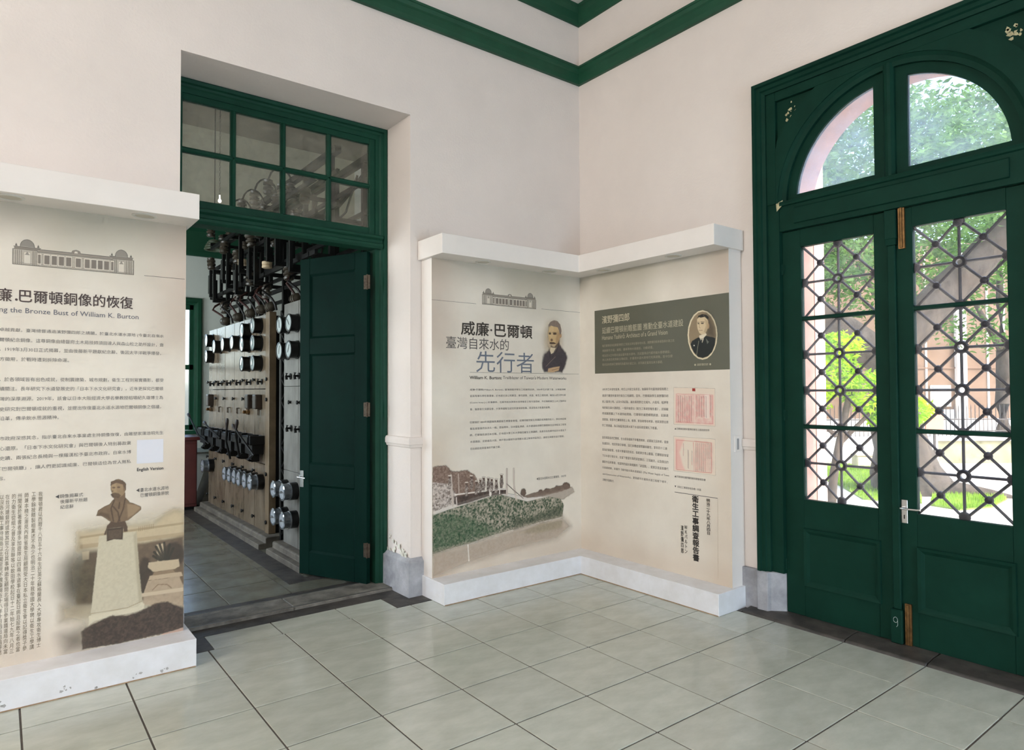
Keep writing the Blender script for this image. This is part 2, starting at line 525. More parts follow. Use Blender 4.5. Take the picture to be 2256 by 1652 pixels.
# ---------------------------------------------------------------- inner doorway: frame, transom light, open leaf
d1 = thing('door_1', 'green panelled inner door standing open below a paned transom light', None, (DR, .39, 0), kind='structure')
def part(name, mb, mt, parent, origin=(0, 0, 0), **kw):
    """mesh given in world coordinates, hung under a parent that stands at origin"""
    mb.v = [(x - origin[0], y - origin[1], z - origin[2]) for x, y, z in mb.v]
    return obj(name, mb, mt, parent, **kw)
O1 = (DR, .39, 0)
def sweep_frame(prof, y0, y1, z0, z1, xz=False):
    """moulding profile (inward, depth) round three sides of an opening; plan axis first, then height"""
    b = MB(); n = len(prof)
    sg = 1 if y1 > y0 else -1
    def P(a, d, z):
        return (a, d, z) if xz else (d, a, z)
    rings = [[P(y0 + sg * w_, d, z0) for w_, d in prof], [P(y0 + sg * w_, d, z1 - w_) for w_, d in prof],
             [P(y1 - sg * w_, d, z1 - w_) for w_, d in prof], [P(y1 - sg * w_, d, z0) for w_, d in prof]]
    for p, q in zip(rings, rings[1:]):
        b.strip(p, q, True)
    b.add(rings[0], [tuple(range(n))]); b.add(rings[3], [tuple(range(n))])
    return b
part('door_frame', sweep_frame([(0, .5), (0, .372), (.01, .362), (.03, .366), (.036, .385), (.05, .388), (.058, .398), (.09, .4), (.09, .5)], DR, DL, .02, DT, True), GREENF, d1, O1)
tw = thing('transom_window', None, None); tw.parent = d1
for nme, bx in [('stile', (-1.846, -1.895, .41, .455, 2.76, 3.542)), ('stile', (-3.25, -3.30, .41, .455, 2.76, 3.542)), ('rail', (-1.895, -3.25, .41, .455, 3.487, 3.542)), ('rail', (-1.895, -3.25, .41, .455, 2.762, 2.822))]:
    part(nme, MB().box(*bx), GREENF, tw, O1, bevel=.004)
PX = [(-1.895, -2.207), (-2.243, -2.555), (-2.591, -2.903), (-2.939, -3.25)]
for a, b in zip(PX, PX[1:]):
    part('muntin', MB().prism([(a[1], .42), (b[0], .42), (b[0] + .012, .408), (a[1] - .012, .408)][::-1], 2.822, 3.487, 'z').box(a[1], b[0], .42, .45, 2.822, 3.487), GREENF, tw, O1)
part('muntin', MB().prism([(.42, 3.136), (.42, 3.172), (.408, 3.16), (.408, 3.148)], -3.25, -1.895, 'x').box(-3.25, -1.895, .42, .45, 3.136, 3.172), GREENF, tw, O1)
for a, b in PX:
    for z0, z1 in ((2.822, 3.136), (3.172, 3.487)):
        part('pane', MB().box(a, b, .433, .437, z0, z1), PANED, tw, O1)
part('transom_bar', MB().prism([(.5, 2.655), (.372, 2.655), (.358, 2.672), (.358, 2.69), (.372, 2.7), (.372, 2.722), (.352, 2.735), (.352, 2.752), (.366, 2.762), (.5, 2.762)], DR - .045, DL + .045, 'x'), GREENF, d1, O1)
leaf1 = thing('door_leaf', None, None); leaf1.parent = d1
leaf1.location = (-1.909 - DR, .424 - .39, 0)
leaf1.rotation_euler = (0, 0, math.atan2(1.078 - .424, -2.206 + 1.909))
LW = .718
for nme, bx in [('stile', (0, .125, -.042, 0, .022, 2.635)), ('stile', (.61, LW, -.042, 0, .022, 2.635)), ('rail', (.125, .61, -.042, 0, .022, .205)), ('rail', (.125, .61, -.042, 0, .758, .93)),
                ('rail', (.125, .61, -.042, 0, 1.836, 1.97)), ('rail', (.125, .61, -.042, 0, 2.5, 2.635))]:
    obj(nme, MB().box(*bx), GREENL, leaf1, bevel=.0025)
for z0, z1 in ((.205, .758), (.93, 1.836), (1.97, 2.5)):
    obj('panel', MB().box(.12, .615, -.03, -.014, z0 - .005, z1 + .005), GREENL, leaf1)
    fm = MB()
    o_, i_ = [(.125, z0), (.61, z0), (.61, z1), (.125, z1)], [(.14, z0 + .015), (.595, z0 + .015), (.595, z1 - .015), (.14, z1 - .015)]
    fm.strip([(a, -.002, c) for a, c in o_], [(a, -.013, c) for a, c in i_], True)
    fm.strip([(a, -.02, c) for a, c in o_], [(a, -.002, c) for a, c in o_], True)
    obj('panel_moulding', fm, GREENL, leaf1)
lk = obj('lock_plate', MB().box(.672, .71, 0, .004, .735, .873), CHROME, leaf1, bevel=.0015)
obj('lever', MB().tube([(.69, .004, .822), (.69, .05, .822), (.63, .055, .82), (.60, .055, .818)], .006, 8), CHROME, leaf1, smooth=True)
obj('latch', MB().box(LW, LW + .025, -.025, -.015, .81, .83), CHROME, leaf1)
for z in (2.39, 1.385, .285):
    obj('hinge', MB().box(-.032, .03, -.002, .004, z - .055, z + .055).tube([(-.006, .004, z - .06), (-.006, .004, z + .06)], .007, 8), RUST, leaf1, bevel=.001)

# ---------------------------------------------------------------- entrance doors
d2 = thing('door_2', 'tall green double entrance doors with iron grilles under an arched fanlight', None, (0, CY, 0), kind='structure')
O2 = (0, CY, 0)
part('architrave', sweep_frame([(0, .06), (0, -.04), (.008, -.046), (.026, -.046), (.032, -.03), (.056, -.03), (.062, -.016), (.085, -.01), (.085, .06)], -1.785, -3.535, .283, 3.655), GREEND, d2, O2)
for sg in (1, -1):
    part('jamb', MB().box(.012, .13, CY + sg * .79, CY + sg * .708, .283, 2.806), GREEND, d2, O2)
    part('side_board', MB().box(.0, .06, CY + sg * .79, CY + sg * .722, 2.8, 3.57), GREEND, d2, O2, bevel=.003)
part('head_board', MB().box(.0, .06, CY - .722, CY + .722, 3.507, 3.57), GREEND, d2, O2, bevel=.003)
part('spandrel_board', arch_slab(.03, .058, .70, CY - .735, CY + .735, 2.80, 3.52), GREEND, d2, O2)
ring = MB(); N = 40
inn = arc(CY, CZ, .71, 0, 180, N); out = []
for y, z in inn:
    c_, s_ = (y - CY) / .71, (z - CZ) / .71
    r = min(.83, .7215 / max(abs(c_), 1e-6), .707 / max(s_, 1e-6))
    out.append((CY + c_ * r, CZ + s_ * r))
for A, B in ((inn, out),):
    ring.strip([(.0, *p) for p in A], [(.0, *p) for p in B]); ring.strip([(.031, *p) for p in A], [(.0, *p) for p in A]); ring.strip([(.0, *p) for p in B], [(.031, *p) for p in B])
part('arch_ring', ring, GREEND, d2, O2)
am = MB()
a1, a2, a3 = arc(CY, CZ, .712, 0, 180, N), arc(CY, CZ, .69, 0, 180, N), arc(CY, CZ, .662, 0, 180, N)
am.strip([(.006, *p) for p in a1], [(.022, *p) for p in a2]); am.strip([(.022, *p) for p in a2], [(.026, *p) for p in a3]); am.strip([(.026, *p) for p in a3], [(.08, *p) for p in a3])
part('arch_moulding', am, GREEND, d2, O2)
part('transom_bar', MB().box(.018, .13, CY - .71, CY + .71, 2.605, 2.802), GREEND, d2, O2, bevel=.003)
part('transom_moulding', MB().prism([(.02, 2.64), (.004, 2.645), (.004, 2.742), (.012, 2.75), (.02, 2.752)], CY - .6, CY + .6, 'y'), GREEND, d2, O2)
part('transom_moulding', MB().prism([(.02, 2.772), (.004, 2.778), (.0, 2.79), (.004, 2.805), (.02, 2.81)], CY - .7, CY + .7, 'y'), GREEND, d2, O2)
part('mullion', MB().prism([(.06, -2.63), (.03, -2.63), (.012, -2.645), (.008, -2.661), (.012, -2.677), (.03, -2.692), (.06, -2.692)], 2.775, 3.49, 'z'), GREEND, d2, O2)
for sg in (1, -1):
    ro, ri, N2 = .662, .605, 18
    t0, t1 = 0, math.degrees(math.acos(.031 / ro)); u0, u1 = math.degrees(math.asin(.045 / ri)), math.degrees(math.acos(.096 / ri))
    outer = [(CY + sg * ro * math.cos(math.radians(t0 + (t1 - t0) * k / N2)), CZ + ro * math.sin(math.radians(t0 + (t1 - t0) * k / N2))) for k in range(N2 + 1)] + [(CY + sg * .031, CZ)]
    inner = [(CY + sg * ri * math.cos(math.radians(u0 + (u1 - u0) * k / N2)), CZ + ri * math.sin(math.radians(u0 + (u1 - u0) * k / N2))) for k in range(N2 + 1)] + [(CY + sg * .096, CZ + .045)]
    b = MB()
    for x in (.05, .09):
        b.strip([(x, *p) for p in outer], [(x, *p) for p in inner], True)
    b.strip([(.05, *p) for p in inner], [(.09, *p) for p in inner], True)
    fs = part('fan_sash', b, GREEND, d2, O2)
    b = MB().prism(inner, .068, .072, 'x')
    part('pane', b, PANEF, fs, O2)
chip = mat('bare_wood_chip', (186, 178, 140), .8, var=.3, scale=40)
random.seed(11)
def chips(name, c, n_, sy, sz, x, par):
    b = MB()
    for k in range(n_):
        y, z, r = c[0] + random.gauss(0, sy), c[1] + random.gauss(0, sz), .004 + random.random() * .012
        b.add([(x, y + r * math.cos(a) * (.4 + random.random()), z + r * math.sin(a) * (.4 + random.random())) for a in (0, 1.3, 2.5, 3.8, 5)], [(0, 1, 2, 3, 4)])
    part(name, b, chip, par, O2, kind='stuff')
chips('paint_chips', (-2.04, 3.39), 16, .03, .05, .0295, d2)
chips('paint_chips', (-3.27, 3.42), 10, .03, .02, .0295, d2)
part('paint_chip', MB().add([(.005, -1.935, 2.80), (.005, -1.985, 2.815), (.005, -1.975, 2.775), (.005, -1.94, 2.745)], [(0, 1, 2, 3)]), chip, d2, O2)

def frame_mould(y0, y1, z0, z1, w_, x0, x1):
    """raised picture-frame moulding on a leaf face"""
    b = MB()
    def L(d):
        s = 1 if y1 > y0 else -1
        return [(y0 + s * d, z0 + d), (y1 - s * d, z0 + d), (y1 - s * d, z1 - d), (y0 + s * d, z1 - d)]
    lv = [(0, x0), (.004, x1), (w_ * .45, x1 + .003), (w_ * .8, x0 - .002), (w_, x0 + .006)]
    for (da, xa), (db, xb) in zip(lv, lv[1:]):
        b.strip([(xa, *p) for p in L(da)], [(xb, *p) for p in L(db)], True)
    return b
LX0, LX1 = .05, .096
ZK = [2.4837 - .2407 * k for k in range(8)]
ballm = MB().lathe([(.006, -.017), (.019, -.012), (.0235, 0), (.019, .012), (.006, .017)], 12, 'x').mesh('grille_ball', smooth=True); ballm.materials.append(IRON)
ringm = MB(); ringm.lathe([(.0155, -.011), (.0155, .011), (.032, .015), (.038, 0), (.032, -.015), (.0155, -.011)], 18, 'x'); ringm.f = ringm.f[:-2]
ringm = ringm.mesh('grille_ring', smooth=True); ringm.materials.append(IRON)
rosm = MB().lathe([(.002, -.014), (.026, -.011), (.031, 0), (.026, .011), (.002, .014)], 14, 'x').mesh('grille_rosette', smooth=True); rosm.materials.append(IRON)
BR = .0082
HW = .235
def gbar(p, q):
    me = MB().tube([(0, *p), (0, *q)], BR, 8).mesh('grille_bar', smooth=True)
    me.materials.append(IRON)
    return me
TR = .026 / math.hypot(HW, .2407)        # bars stop at the rim of the ring in the middle of each cell
diag = {(a, b): gbar((a * HW, b * .2407), (a * HW * TR, b * .2407 * TR)) for a in (1, -1) for b in (1, -1)}
horiz = {a: gbar((a * HW, 0), (a * .026, 0)) for a in (1, -1)}
vert = gbar((0, -.026), (0, -.2407 + .026))
def put(name, me, par, y, z, x=.083):
    o = bpy.data.objects.new(name, me); COL.objects.link(o); o.parent = par; o.location = (x, y - CY, z)
def leaf(y0, y1, g0, g1, hinge_y):
    lf = thing('door_leaf', None, None); lf.parent = d2
    part('stile', MB().box(LX0, LX1, y0, g0, .026, 2.602), GREEND, lf, O2, bevel=.003)
    part('stile', MB().box(LX0, LX1, g1, y1, .026, 2.602), GREEND, lf, O2, bevel=.003)
    part('rail', MB().box(LX0, LX1, g0, g1, 2.486, 2.602), GREEND, lf, O2)
    part('rail', MB().box(LX0, LX1, g0, g1, .026, .796), GREEND, lf, O2)
    for z in (ZK[2], ZK[5]):
        part('glazing_bar', MB().prism([(LX0 + .004, z - .009), (LX0 + .004, z + .009), (LX0 + .02, z + .014), (LX0 + .036, z + .014), (LX0 + .036, z - .014), (LX0 + .02, z - .014)], g0, g1, 'y'), GREEND, lf, O2)
    zz = [(.796, ZK[5] - .012), (ZK[5] + .012, ZK[2] - .012), (ZK[2] + .012, 2.486)]
    for a, c in zz:
        part('pane', MB().box(.068, .071, g0, g1, a, c), PANE, lf, O2)
    part('panel_moulding', frame_mould(g0 + .004, g1 - .016 if g1 < g0 else g1, .226, .61, .046, LX0, LX0 - .014), GREEND, lf, O2)
    yc = (g0 + g1) / 2
    yl, yr = yc + HW, yc - HW
    for k in range(8):
        for (a, b_), me in diag.items():
            if 0 <= k - b_ <= 7:
                put('grille_bar', me, lf, yc, ZK[k])
        if k < 7:
            put('grille_bar', vert, lf, yc, ZK[k])
    for k in (1, 3, 4, 6):
        put('grille_bar', horiz[1], lf, yc, ZK[k]); put('grille_bar', horiz[-1], lf, yc, ZK[k]); put('grille_ring', ringm, lf, yc, ZK[k])
        put('grille_rosette', rosm, lf, yl - .006, ZK[k]); put('grille_rosette', rosm, lf, yr + .006, ZK[k])
    for k in (0, 2, 5, 7):
        put('grille_rosette', rosm, lf, yc, ZK[k] + (.012 if k == 7 else -.012 if k == 0 else 0))
    for k in range(7):
        put('grille_ball', ballm, lf, yc + HW / 2, ZK[k] - .12035); put('grille_ball', ballm, lf, yc - HW / 2, ZK[k] - .12035)
    for z in (2.348, 1.352, .345):
        part('hinge', MB().box(LX0 - .006, LX0 + .004, hinge_y - .02, hinge_y + .012, z - .032, z + .032).tube([(LX0 - .006, hinge_y, z - .036), (LX0 - .006, hinge_y, z + .036)], .008, 8), GREEND, lf, O2)
    return lf
lfA = leaf(-1.951, -2.654, -2.081, -2.551, -1.949)
lfB = leaf(-2.662, -3.369, -2.769, -3.230, -3.371)
part('meeting_stile', MB().box(.024, LX0, -2.638, -2.682, .225, 2.39), GREEND, lfA, O2, bevel=.005)
part('stile_block', MB().box(.012, LX0, -2.628, -2.692, 2.425, 2.6), GREEND, lfA, O2, bevel=.004)
part('stile_block', MB().prism([(.012, 2.425), (.022, 2.39), (LX0, 2.39), (LX0, 2.425)], -2.632, -2.688, 'y'), GREEND, lfA, O2)
part('stile_block', MB().box(.012, LX0, -2.625, -2.69, .026, .225), GREEND, lfA, O2, bevel=.006)
for z0, z1 in ((2.362, 2.61), (.026, .266)):
    part('bolt', MB().box(.036, LX0, -2.698, -2.733, z0, z1).tube([(.033, -2.715, z0 + .005), (.033, -2.715, z1 - .005)], .008, 8), BRASS, lfB, O2)
part('handle_plate', MB().box(.044, LX0, -2.683, -2.719, .736, .874), CHROME, lfB, O2, bevel=.0015)
part('keyhole', MB().box(.0432, .045, -2.698, -2.704, .762, .785), BLACK, lfB, O2)
part('lever', MB().tube([(.044, -2.70, .828), (.0, -2.70, .828), (-.006, -2.72, .828), (-.006, -2.79, .829), (-.004, -2.806, .831)], .0065, 8), CHROME, lfB, O2, smooth=True)
part('chalk_mark', MB().tube([(.0115, -2.655 - .012 * math.cos(a), .165 + .016 * math.sin(a)) for a in np.linspace(0, 6.28, 12)], .0011, 5).tube([(.0115, -2.667, .163), (.0115, -2.667, .135), (.0115, -2.66, .125)], .0011, 5), mat('chalk', (190, 200, 195), .9), lfA, O2)
TEXTS = [
    ('CL', 'subtitle_text', 'William K. Burton:', -1.3262, -1.0178, 1.6311, 0.0243, 'B', ''),
    ('CL', 'subtitle_text', "Trailblazer of Taiwan's Modern Waterworks", -1.005, -0.3214, 1.6338, 0.0253, 'b', ''),
    ('CL', 'body_text', '威廉•巴爾頓(William K. Burton)，臺灣總督府衛生工程顧問技師，1856年生於愛丁堡，父親是律師', -1.3241, -0.3311, 1.536, 0.018, 'b', ''),
    ('CL', 'body_text', '從高等專科學校畢業後，於布朗兄弟公司實習，專司建築、水道、衛生工程技術，後加入叔父伊內斯', -1.3243, -0.3286, 1.4884, 0.018, 'b', ''),
    ('CL', 'body_text', '(Cosmo Innes Jr.) 的事務所，在都市給水與排水道等衛生工程方面歷練，升任倫敦衛生土木工程師協', -1.3245, -0.3261, 1.4366, 0.018, 'b', ''),
    ('CL', 'body_text', '會、倫敦衛生保護協會，大英帝國衛生研究所首席調查員，同深受各方敬重的新秀。', -1.3246, -0.5034, 1.3853, 0.018, 'b', ''),
    ('CL', 'body_text', '巴爾頓於1884年英國倫敦萬國衛生博覽會會場，結識同樣對衛生與攝影有興趣的友人，與日本結緣', -1.325, -0.3273, 1.2847, 0.018, 'b', ''),
    ('CL', 'body_text', '衛生局官員的永井久一郎。而後隔年，日本霍亂肆虐，永井建議政府聘巴爾頓來日主持衛生工程技', -1.3251, -0.326, 1.2361, 0.018, 'b', ''),
    ('CL', 'body_text', '師。巴爾頓抵達日本任職，於帝國大學工科大學擔任衛生工學講師，為東京及各都市設計水道及下', -1.3253, -0.3264, 1.1866, 0.018, 'b', ''),
    ('CL', 'body_text', '水道建設，足跡遍及大阪、神戶等25個城市並規劃水道工事與市區改正，讓衛生與都市並行發展，', -1.3231, -0.3492, 1.1354, 0.018, 'b', ''),
    ('CL', 'body_text', '從此締結他與臺灣的不解之緣。', -1.3233, -1.0331, 1.082, 0.018, 'b', ''),
    ('CL', 'title_text', '威廉·巴爾頓', -1.4038, -0.7008, 2.0115, 0.1063, 'B', ''),
    ('CL', 'title_text', '臺灣自來水的', -1.5389, -0.9451, 1.8962, 0.0914, 'b', ''),
    ('CL', 'title_text', '先行者', -1.2654, -0.6839, 1.756, 0.1661, 'g', ''),
    ('CL', 'caption_text', '◀臺北水道取水口工事實景，1907年', -0.6616, -0.3298, 0.7954, 0.0218, 'b', ''),
    ('CR', 'title_text', '濱野彌四郎', -0.4261, -0.7347, 2.124, 0.0656, 'C', ''),
    ('CR', 'title_text', '延續巴爾頓前瞻藍圖 推動全臺水道建設', -0.4264, -1.2701, 2.0321, 0.0546, 'c', ''),
    ('CR', 'subtitle_text', 'Hamano Yashirō: Architect of a Grand Vision', -0.4257, -1.1215, 1.973, 0.0418, 'c', ''),
    ('CR', 'body_text', '繼巴爾頓逝後延續臺灣衛生工程並主持全臺各地水道，濱野彌四郎承襲恩師水道之志', -0.4276, -1.1858, 1.9036, 0.0218, 'd', ''),
    ('CR', 'body_text', '規劃都市水道，基隆、臺南等地水道建設，功績卓著。', -0.4271, -0.9804, 1.8625, 0.0218, 'd', ''),
    ('CR', 'body_text', '明治至大正年間走遍全臺調查水源地，完成臺灣近代都市給水基礎建設，', -0.4266, -1.1473, 1.8202, 0.0218, 'd', ''),
    ('CR', 'body_text', '後人為感念其貢獻立像紀念，於臺南水道水源地可見其銅像，至今仍受', -0.4263, -1.1672, 1.7858, 0.0218, 'd', ''),
    ('CR', 'body_text', '敬仰並與恩師巴爾頓同為臺灣水道之父，共同奠定臺灣自來水基礎。', -0.4258, -1.0742, 1.7447, 0.0218, 'd', ''),
    ('CR', 'caption_text', '● 濱野彌四郎 ●', -1.3656, -1.5113, 1.7122, 0.0173, 'c', ''),
    ('CR', 'body_text', '1895年日本領有臺灣，時任公共衛生局長官，後藤新平向臺灣總督推薦之', -0.4228, -1.1251, 1.536, 0.0221, 'b', ''),
    ('CR', 'body_text', '邀請巴爾頓來臺灣任衛生工程顧問，翌年，巴爾頓與學生濱野彌四郎', -0.4222, -1.1244, 1.4834, 0.0221, 'b', ''),
    ('CR', 'body_text', '抵上臺灣土地，以淡水為起點，遍訪東南勢往北城內、大稻埕、艋舺等', -0.4217, -1.1238, 1.4327, 0.0221, 'b', ''),
    ('CR', 'body_text', '地的衛生與水源調查，一個月後提出《衛生工事調查報告書》，詳細載', -0.4211, -1.1232, 1.3813, 0.0221, 'b', ''),
    ('CR', 'body_text', '明城鎮規畫上下水道供給措施，巴爾頓亦遍歷鄉間調查、足跡遠', -0.4206, -1.1226, 1.3333, 0.0221, 'b', ''),
    ('CR', 'body_text', '至澎湖，就都市巴爾頓參訪上海、香港、新加坡等地考察，他與濱野出席', -0.4201, -1.122, 1.2828, 0.0221, 'b', ''),
    ('CR', 'body_text', '的工事建議，為日後臺灣自來水與下水道系統發展扎下根基。', -0.4196, -1.0167, 1.2325, 0.0221, 'b', ''),
    ('CR', 'body_text', '當長期勘查的巴爾頓，在台感染瘧疾不幸罹患痢疾、返國後又因赤痢，健康', -0.4185, -1.1201, 1.1306, 0.0221, 'b', ''),
    ('CR', 'body_text', '急遽惡化，他回到東京療養，因已身體虛弱腎臟病離世，享年四十三歲', -0.418, -1.1077, 1.0808, 0.0221, 'b', ''),
    ('CR', 'body_text', '身為好攝愛影，也享大學醫院院長出，長眠東京青山靈園。巴爾頓身後留', -0.4174, -1.1188, 1.0288, 0.0221, 'b', ''),
    ('CR', 'body_text', '下日本妻子與女兒，在留下豐富珍貴的調查筆記、工程論文，以及傑出的', -0.4169, -1.1182, 0.9778, 0.0221, 'b', ''),
    ('CR', 'body_text', '攝影作品與專書，他當時的設計與規劃的「凌雲閣」，是東京首座高樓代', -0.4164, -1.1175, 0.9268, 0.0221, 'b', ''),
    ('CR', 'body_text', '元高層建築。其著作《城市給水與水道建設》(The Water Supply of Town', -0.4158, -1.1228, 0.8766, 0.0221, 'b', ''),
    ('CR', 'body_text', 'and Construction of Waterworks)，更為都市計畫與水道工程樹下標竿，', -0.4189, -1.1045, 0.8235, 0.022, 'b', ''),
    ('CR', 'body_text', '流傳迄今延續後世。', -0.4184, -0.5514, 0.7752, 0.022, 'b', ''),
    ('CR', 'caption_text', '▲巴爾頓受聘來臺灣任衛生工程技師文件', -1.1797, -1.4913, 1.237, 0.0163, 'b', ''),
    ('CR', 'caption_text', '▲巴爾頓與濱野彌四郎的調查報告書', -1.1752, -1.4537, 0.8779, 0.0162, 'b', ''),
    ('CR', 'caption_text', '▼《衛生工事調查報告書》封面', -1.1742, -1.4129, 0.8019, 0.0162, 'b', ''),
    ('L', 'title_text', '巴爾頓銅像的恢復', -4.1206, -3.6111, 2.0247, 0.0664, 'M', '威廉．'),
    ('L', 'subtitle_text', 'ng the Bronze Bust of William K. Burton', -4.2004, -3.5828, 1.9456, 0.0344, 'g2', 'Restori'),
    ('L', 'body_text', '卓越貢獻，臺灣總督通過濱野彌四郎之請願，於臺北水道水源地 (今臺北自來水', -4.1987, -3.4541, 1.8465, 0.0215, 'b', '為表彰其對臺灣衛生工程之'),
    ('L', 'body_text', '爾頓紀念銅像。這尊銅像由總督府土木局技師須田達人與森山松之助所設計，齋', -4.1981, -3.4555, 1.7968, 0.0215, 'b', '博物館園區) 建立巴'),
    ('L', 'body_text', '，1919年3月30日正式揭幕，並由後藤新平題獻紀念辭。後因太平洋戰爭爆發，', -4.1976, -3.4682, 1.7489, 0.0215, 'b', '藤靜美製作'),
    ('L', 'body_text', '方徵用，於戰時遭到拆除命運。', -4.197, -3.9053, 1.6987, 0.0214, 'b', '銅像為日軍軍'),
    ('L', 'body_text', '，於各領域皆有出色成就，從制震建築，城市規劃，衛生工程到寫實攝影，都受', -4.1959, -3.4539, 1.5961, 0.0214, 'b', '巴爾頓多才多藝'),
    ('L', 'body_text', '續關注。長年研究下水道發展史的「日本下水文化研究會」，近年更探究巴爾頓', -4.1954, -3.4553, 1.5482, 0.0214, 'b', '到日本學界持'),
    ('L', 'body_text', '灣的深厚淵源。2019年，該會以日本大阪經濟大學名譽教授稻場紀久雄博士為', -4.1948, -3.4558, 1.4973, 0.0214, 'b', '與臺'),
    ('L', 'body_text', '史研究對巴爾頓成就的重視，並提出恢復臺北水道水源地巴爾頓銅像之倡議，', -4.1942, -3.4659, 1.4453, 0.0214, 'b', '代表訪臺，感於近'),
    ('L', 'body_text', '沿革，傳承飲水思源精神。', -4.1937, -3.9472, 1.3982, 0.0214, 'b', '期盼重現水道'),
    ('L', 'body_text', '市政府深感其念，指示臺北自來水事業處主持銅像恢復，由雕塑家蒲浩明先生', -4.1927, -3.4528, 1.2973, 0.0209, 'b', '臺北'),
    ('L', 'body_text', '心還原。「日本下水文化研究會」與巴爾頓後人特別募款襄', -4.1921, -3.6137, 1.247, 0.0209, 'b', '精'),
    ('L', 'body_text', '史蹟、兩張紀念長椅與一棵羅漢松予臺北市政府。自來水博', -4.1916, -3.6133, 1.1982, 0.0209, 'b', '助'),
    ('L', 'body_text', '「巴爾頓廳」，讓人們更認識威廉．巴爾頓這位為世人無私', -4.191, -3.6129, 1.1449, 0.0209, 'b', '物館並設'),
    ('L', 'body_text', '容。', -4.194, -4.168, 1.0971, 0.02, 'b', '奉獻的面'),
    ('L', 'caption_text', 'English Version', -3.5833, -3.4514, 1.0939, 0.0222, 'M2', ''),
    ('L', 'caption_text', '◀銅像揭幕式', -3.9579, -3.8355, 0.9834, 0.0208, 'b', ''),
    ('L', 'caption_text', '後藤新平所題', -3.9364, -3.8156, 0.9555, 0.0209, 'b', ''),
    ('L', 'caption_text', '紀念辭', -3.9361, -3.878, 0.9268, 0.0209, 'b', ''),
    ('L', 'caption_text', '◀臺北水道水源地', -3.5868, -3.4225, 0.9817, 0.0222, 'b', ''),
    ('L', 'caption_text', '巴爾頓銅像原貌', -3.5643, -3.4223, 0.9525, 0.0222, 'b', ''),
]
COLUMNS = [
    ('CR', 'calligraphy_text', '衛生工事調查報告書', -1.3621, 0.7531, 0.2787, 0.057, 'H'),
    ('CR', 'calligraphy_text', '明治二十九年八月四日', -1.4739, 0.7446, 0.4889, 0.0314, 'h'),
    ('CR', 'calligraphy_text', 'ＷＫバルトン', -1.2743, 0.524, 0.3193, 0.0251, 'h'),
    ('CR', 'calligraphy_text', '濱野彌四郎', -1.2406, 0.5187, 0.3129, 0.0254, 'h'),
    ('L', 'calligraphy_text', '我爾頓君以西曆千八百五十六年生於英之蘇格蘭長入大學專攻衛生博士', -4.0214, 1.0163, 0.2211, 0.0183, 'k'),
    ('L', 'calligraphy_text', '工學餘技精製相業述不為少也明治二十年我帝國大學聘以衛生工學講', -4.0502, 1.0163, 0.2159, 0.0182, 'k'),
    ('L', 'calligraphy_text', '師兼本務之漸見內務省衛生局顧問受大日本私立衛生會以記得獎子參', -4.0795, 1.0163, 0.2165, 0.018, 'k'),
    ('L', 'calligraphy_text', '州聞保於著書者康多加遊隊以四兩水道事在臺起日病且設敢之者也當', -4.107, 1.0162, 0.2176, 0.0178, 'k'),
    ('L', 'calligraphy_text', '的力衛生從組之普及享苦聯等以飲田學校起日十二年始七九年八月三', -4.132, 1.0159, 0.2164, 0.0176, 'k'),
    ('L', 'calligraphy_text', '在台河建督府或敘其官之任其事轉逝生顧問北場得日參業鐵道局向未當', -4.1569, 1.0156, 0.2188, 0.0175, 'k'),
    ('L', 'calligraphy_text', '以沒各水輸工事持局島以此聞至死不渡臺灣在十八年十月四日也嗚呼悲', -4.18, 1.0152, 0.219, 0.0173, 'k'),
]
RULES = [('CL', -1.6638, 2.2043, -1.2638, 2.2077, 0.0022, 'b'), ('CL', -0.5992, 2.2123, -0.1534, 2.2158, 0.0022, 'b'), ('CL', -1.3251, 1.6688, -0.1723, 1.6741, 0.0022, 'b'), ('CR', -1.1737, 0.7598, -1.5532, 0.7576, 0.004, 'b'), ('CR', -1.5532, 0.7576, -1.5493, 0.1932, 0.002, 'f'), ('L', -3.5567, 2.1871, -3.3473, 2.185, 0.0022, 'b')]
BAND = [-0.3372, -1.6649, 1.6707, 2.2099]
CARD = [-3.585, -3.4521, 1.1297, 1.2614]
DRAWINGS = [('L', -4.1493, -3.609, 2.1851, 2.3161), ('CL', -1.2056, -0.6584, 2.2089, 2.3356)]
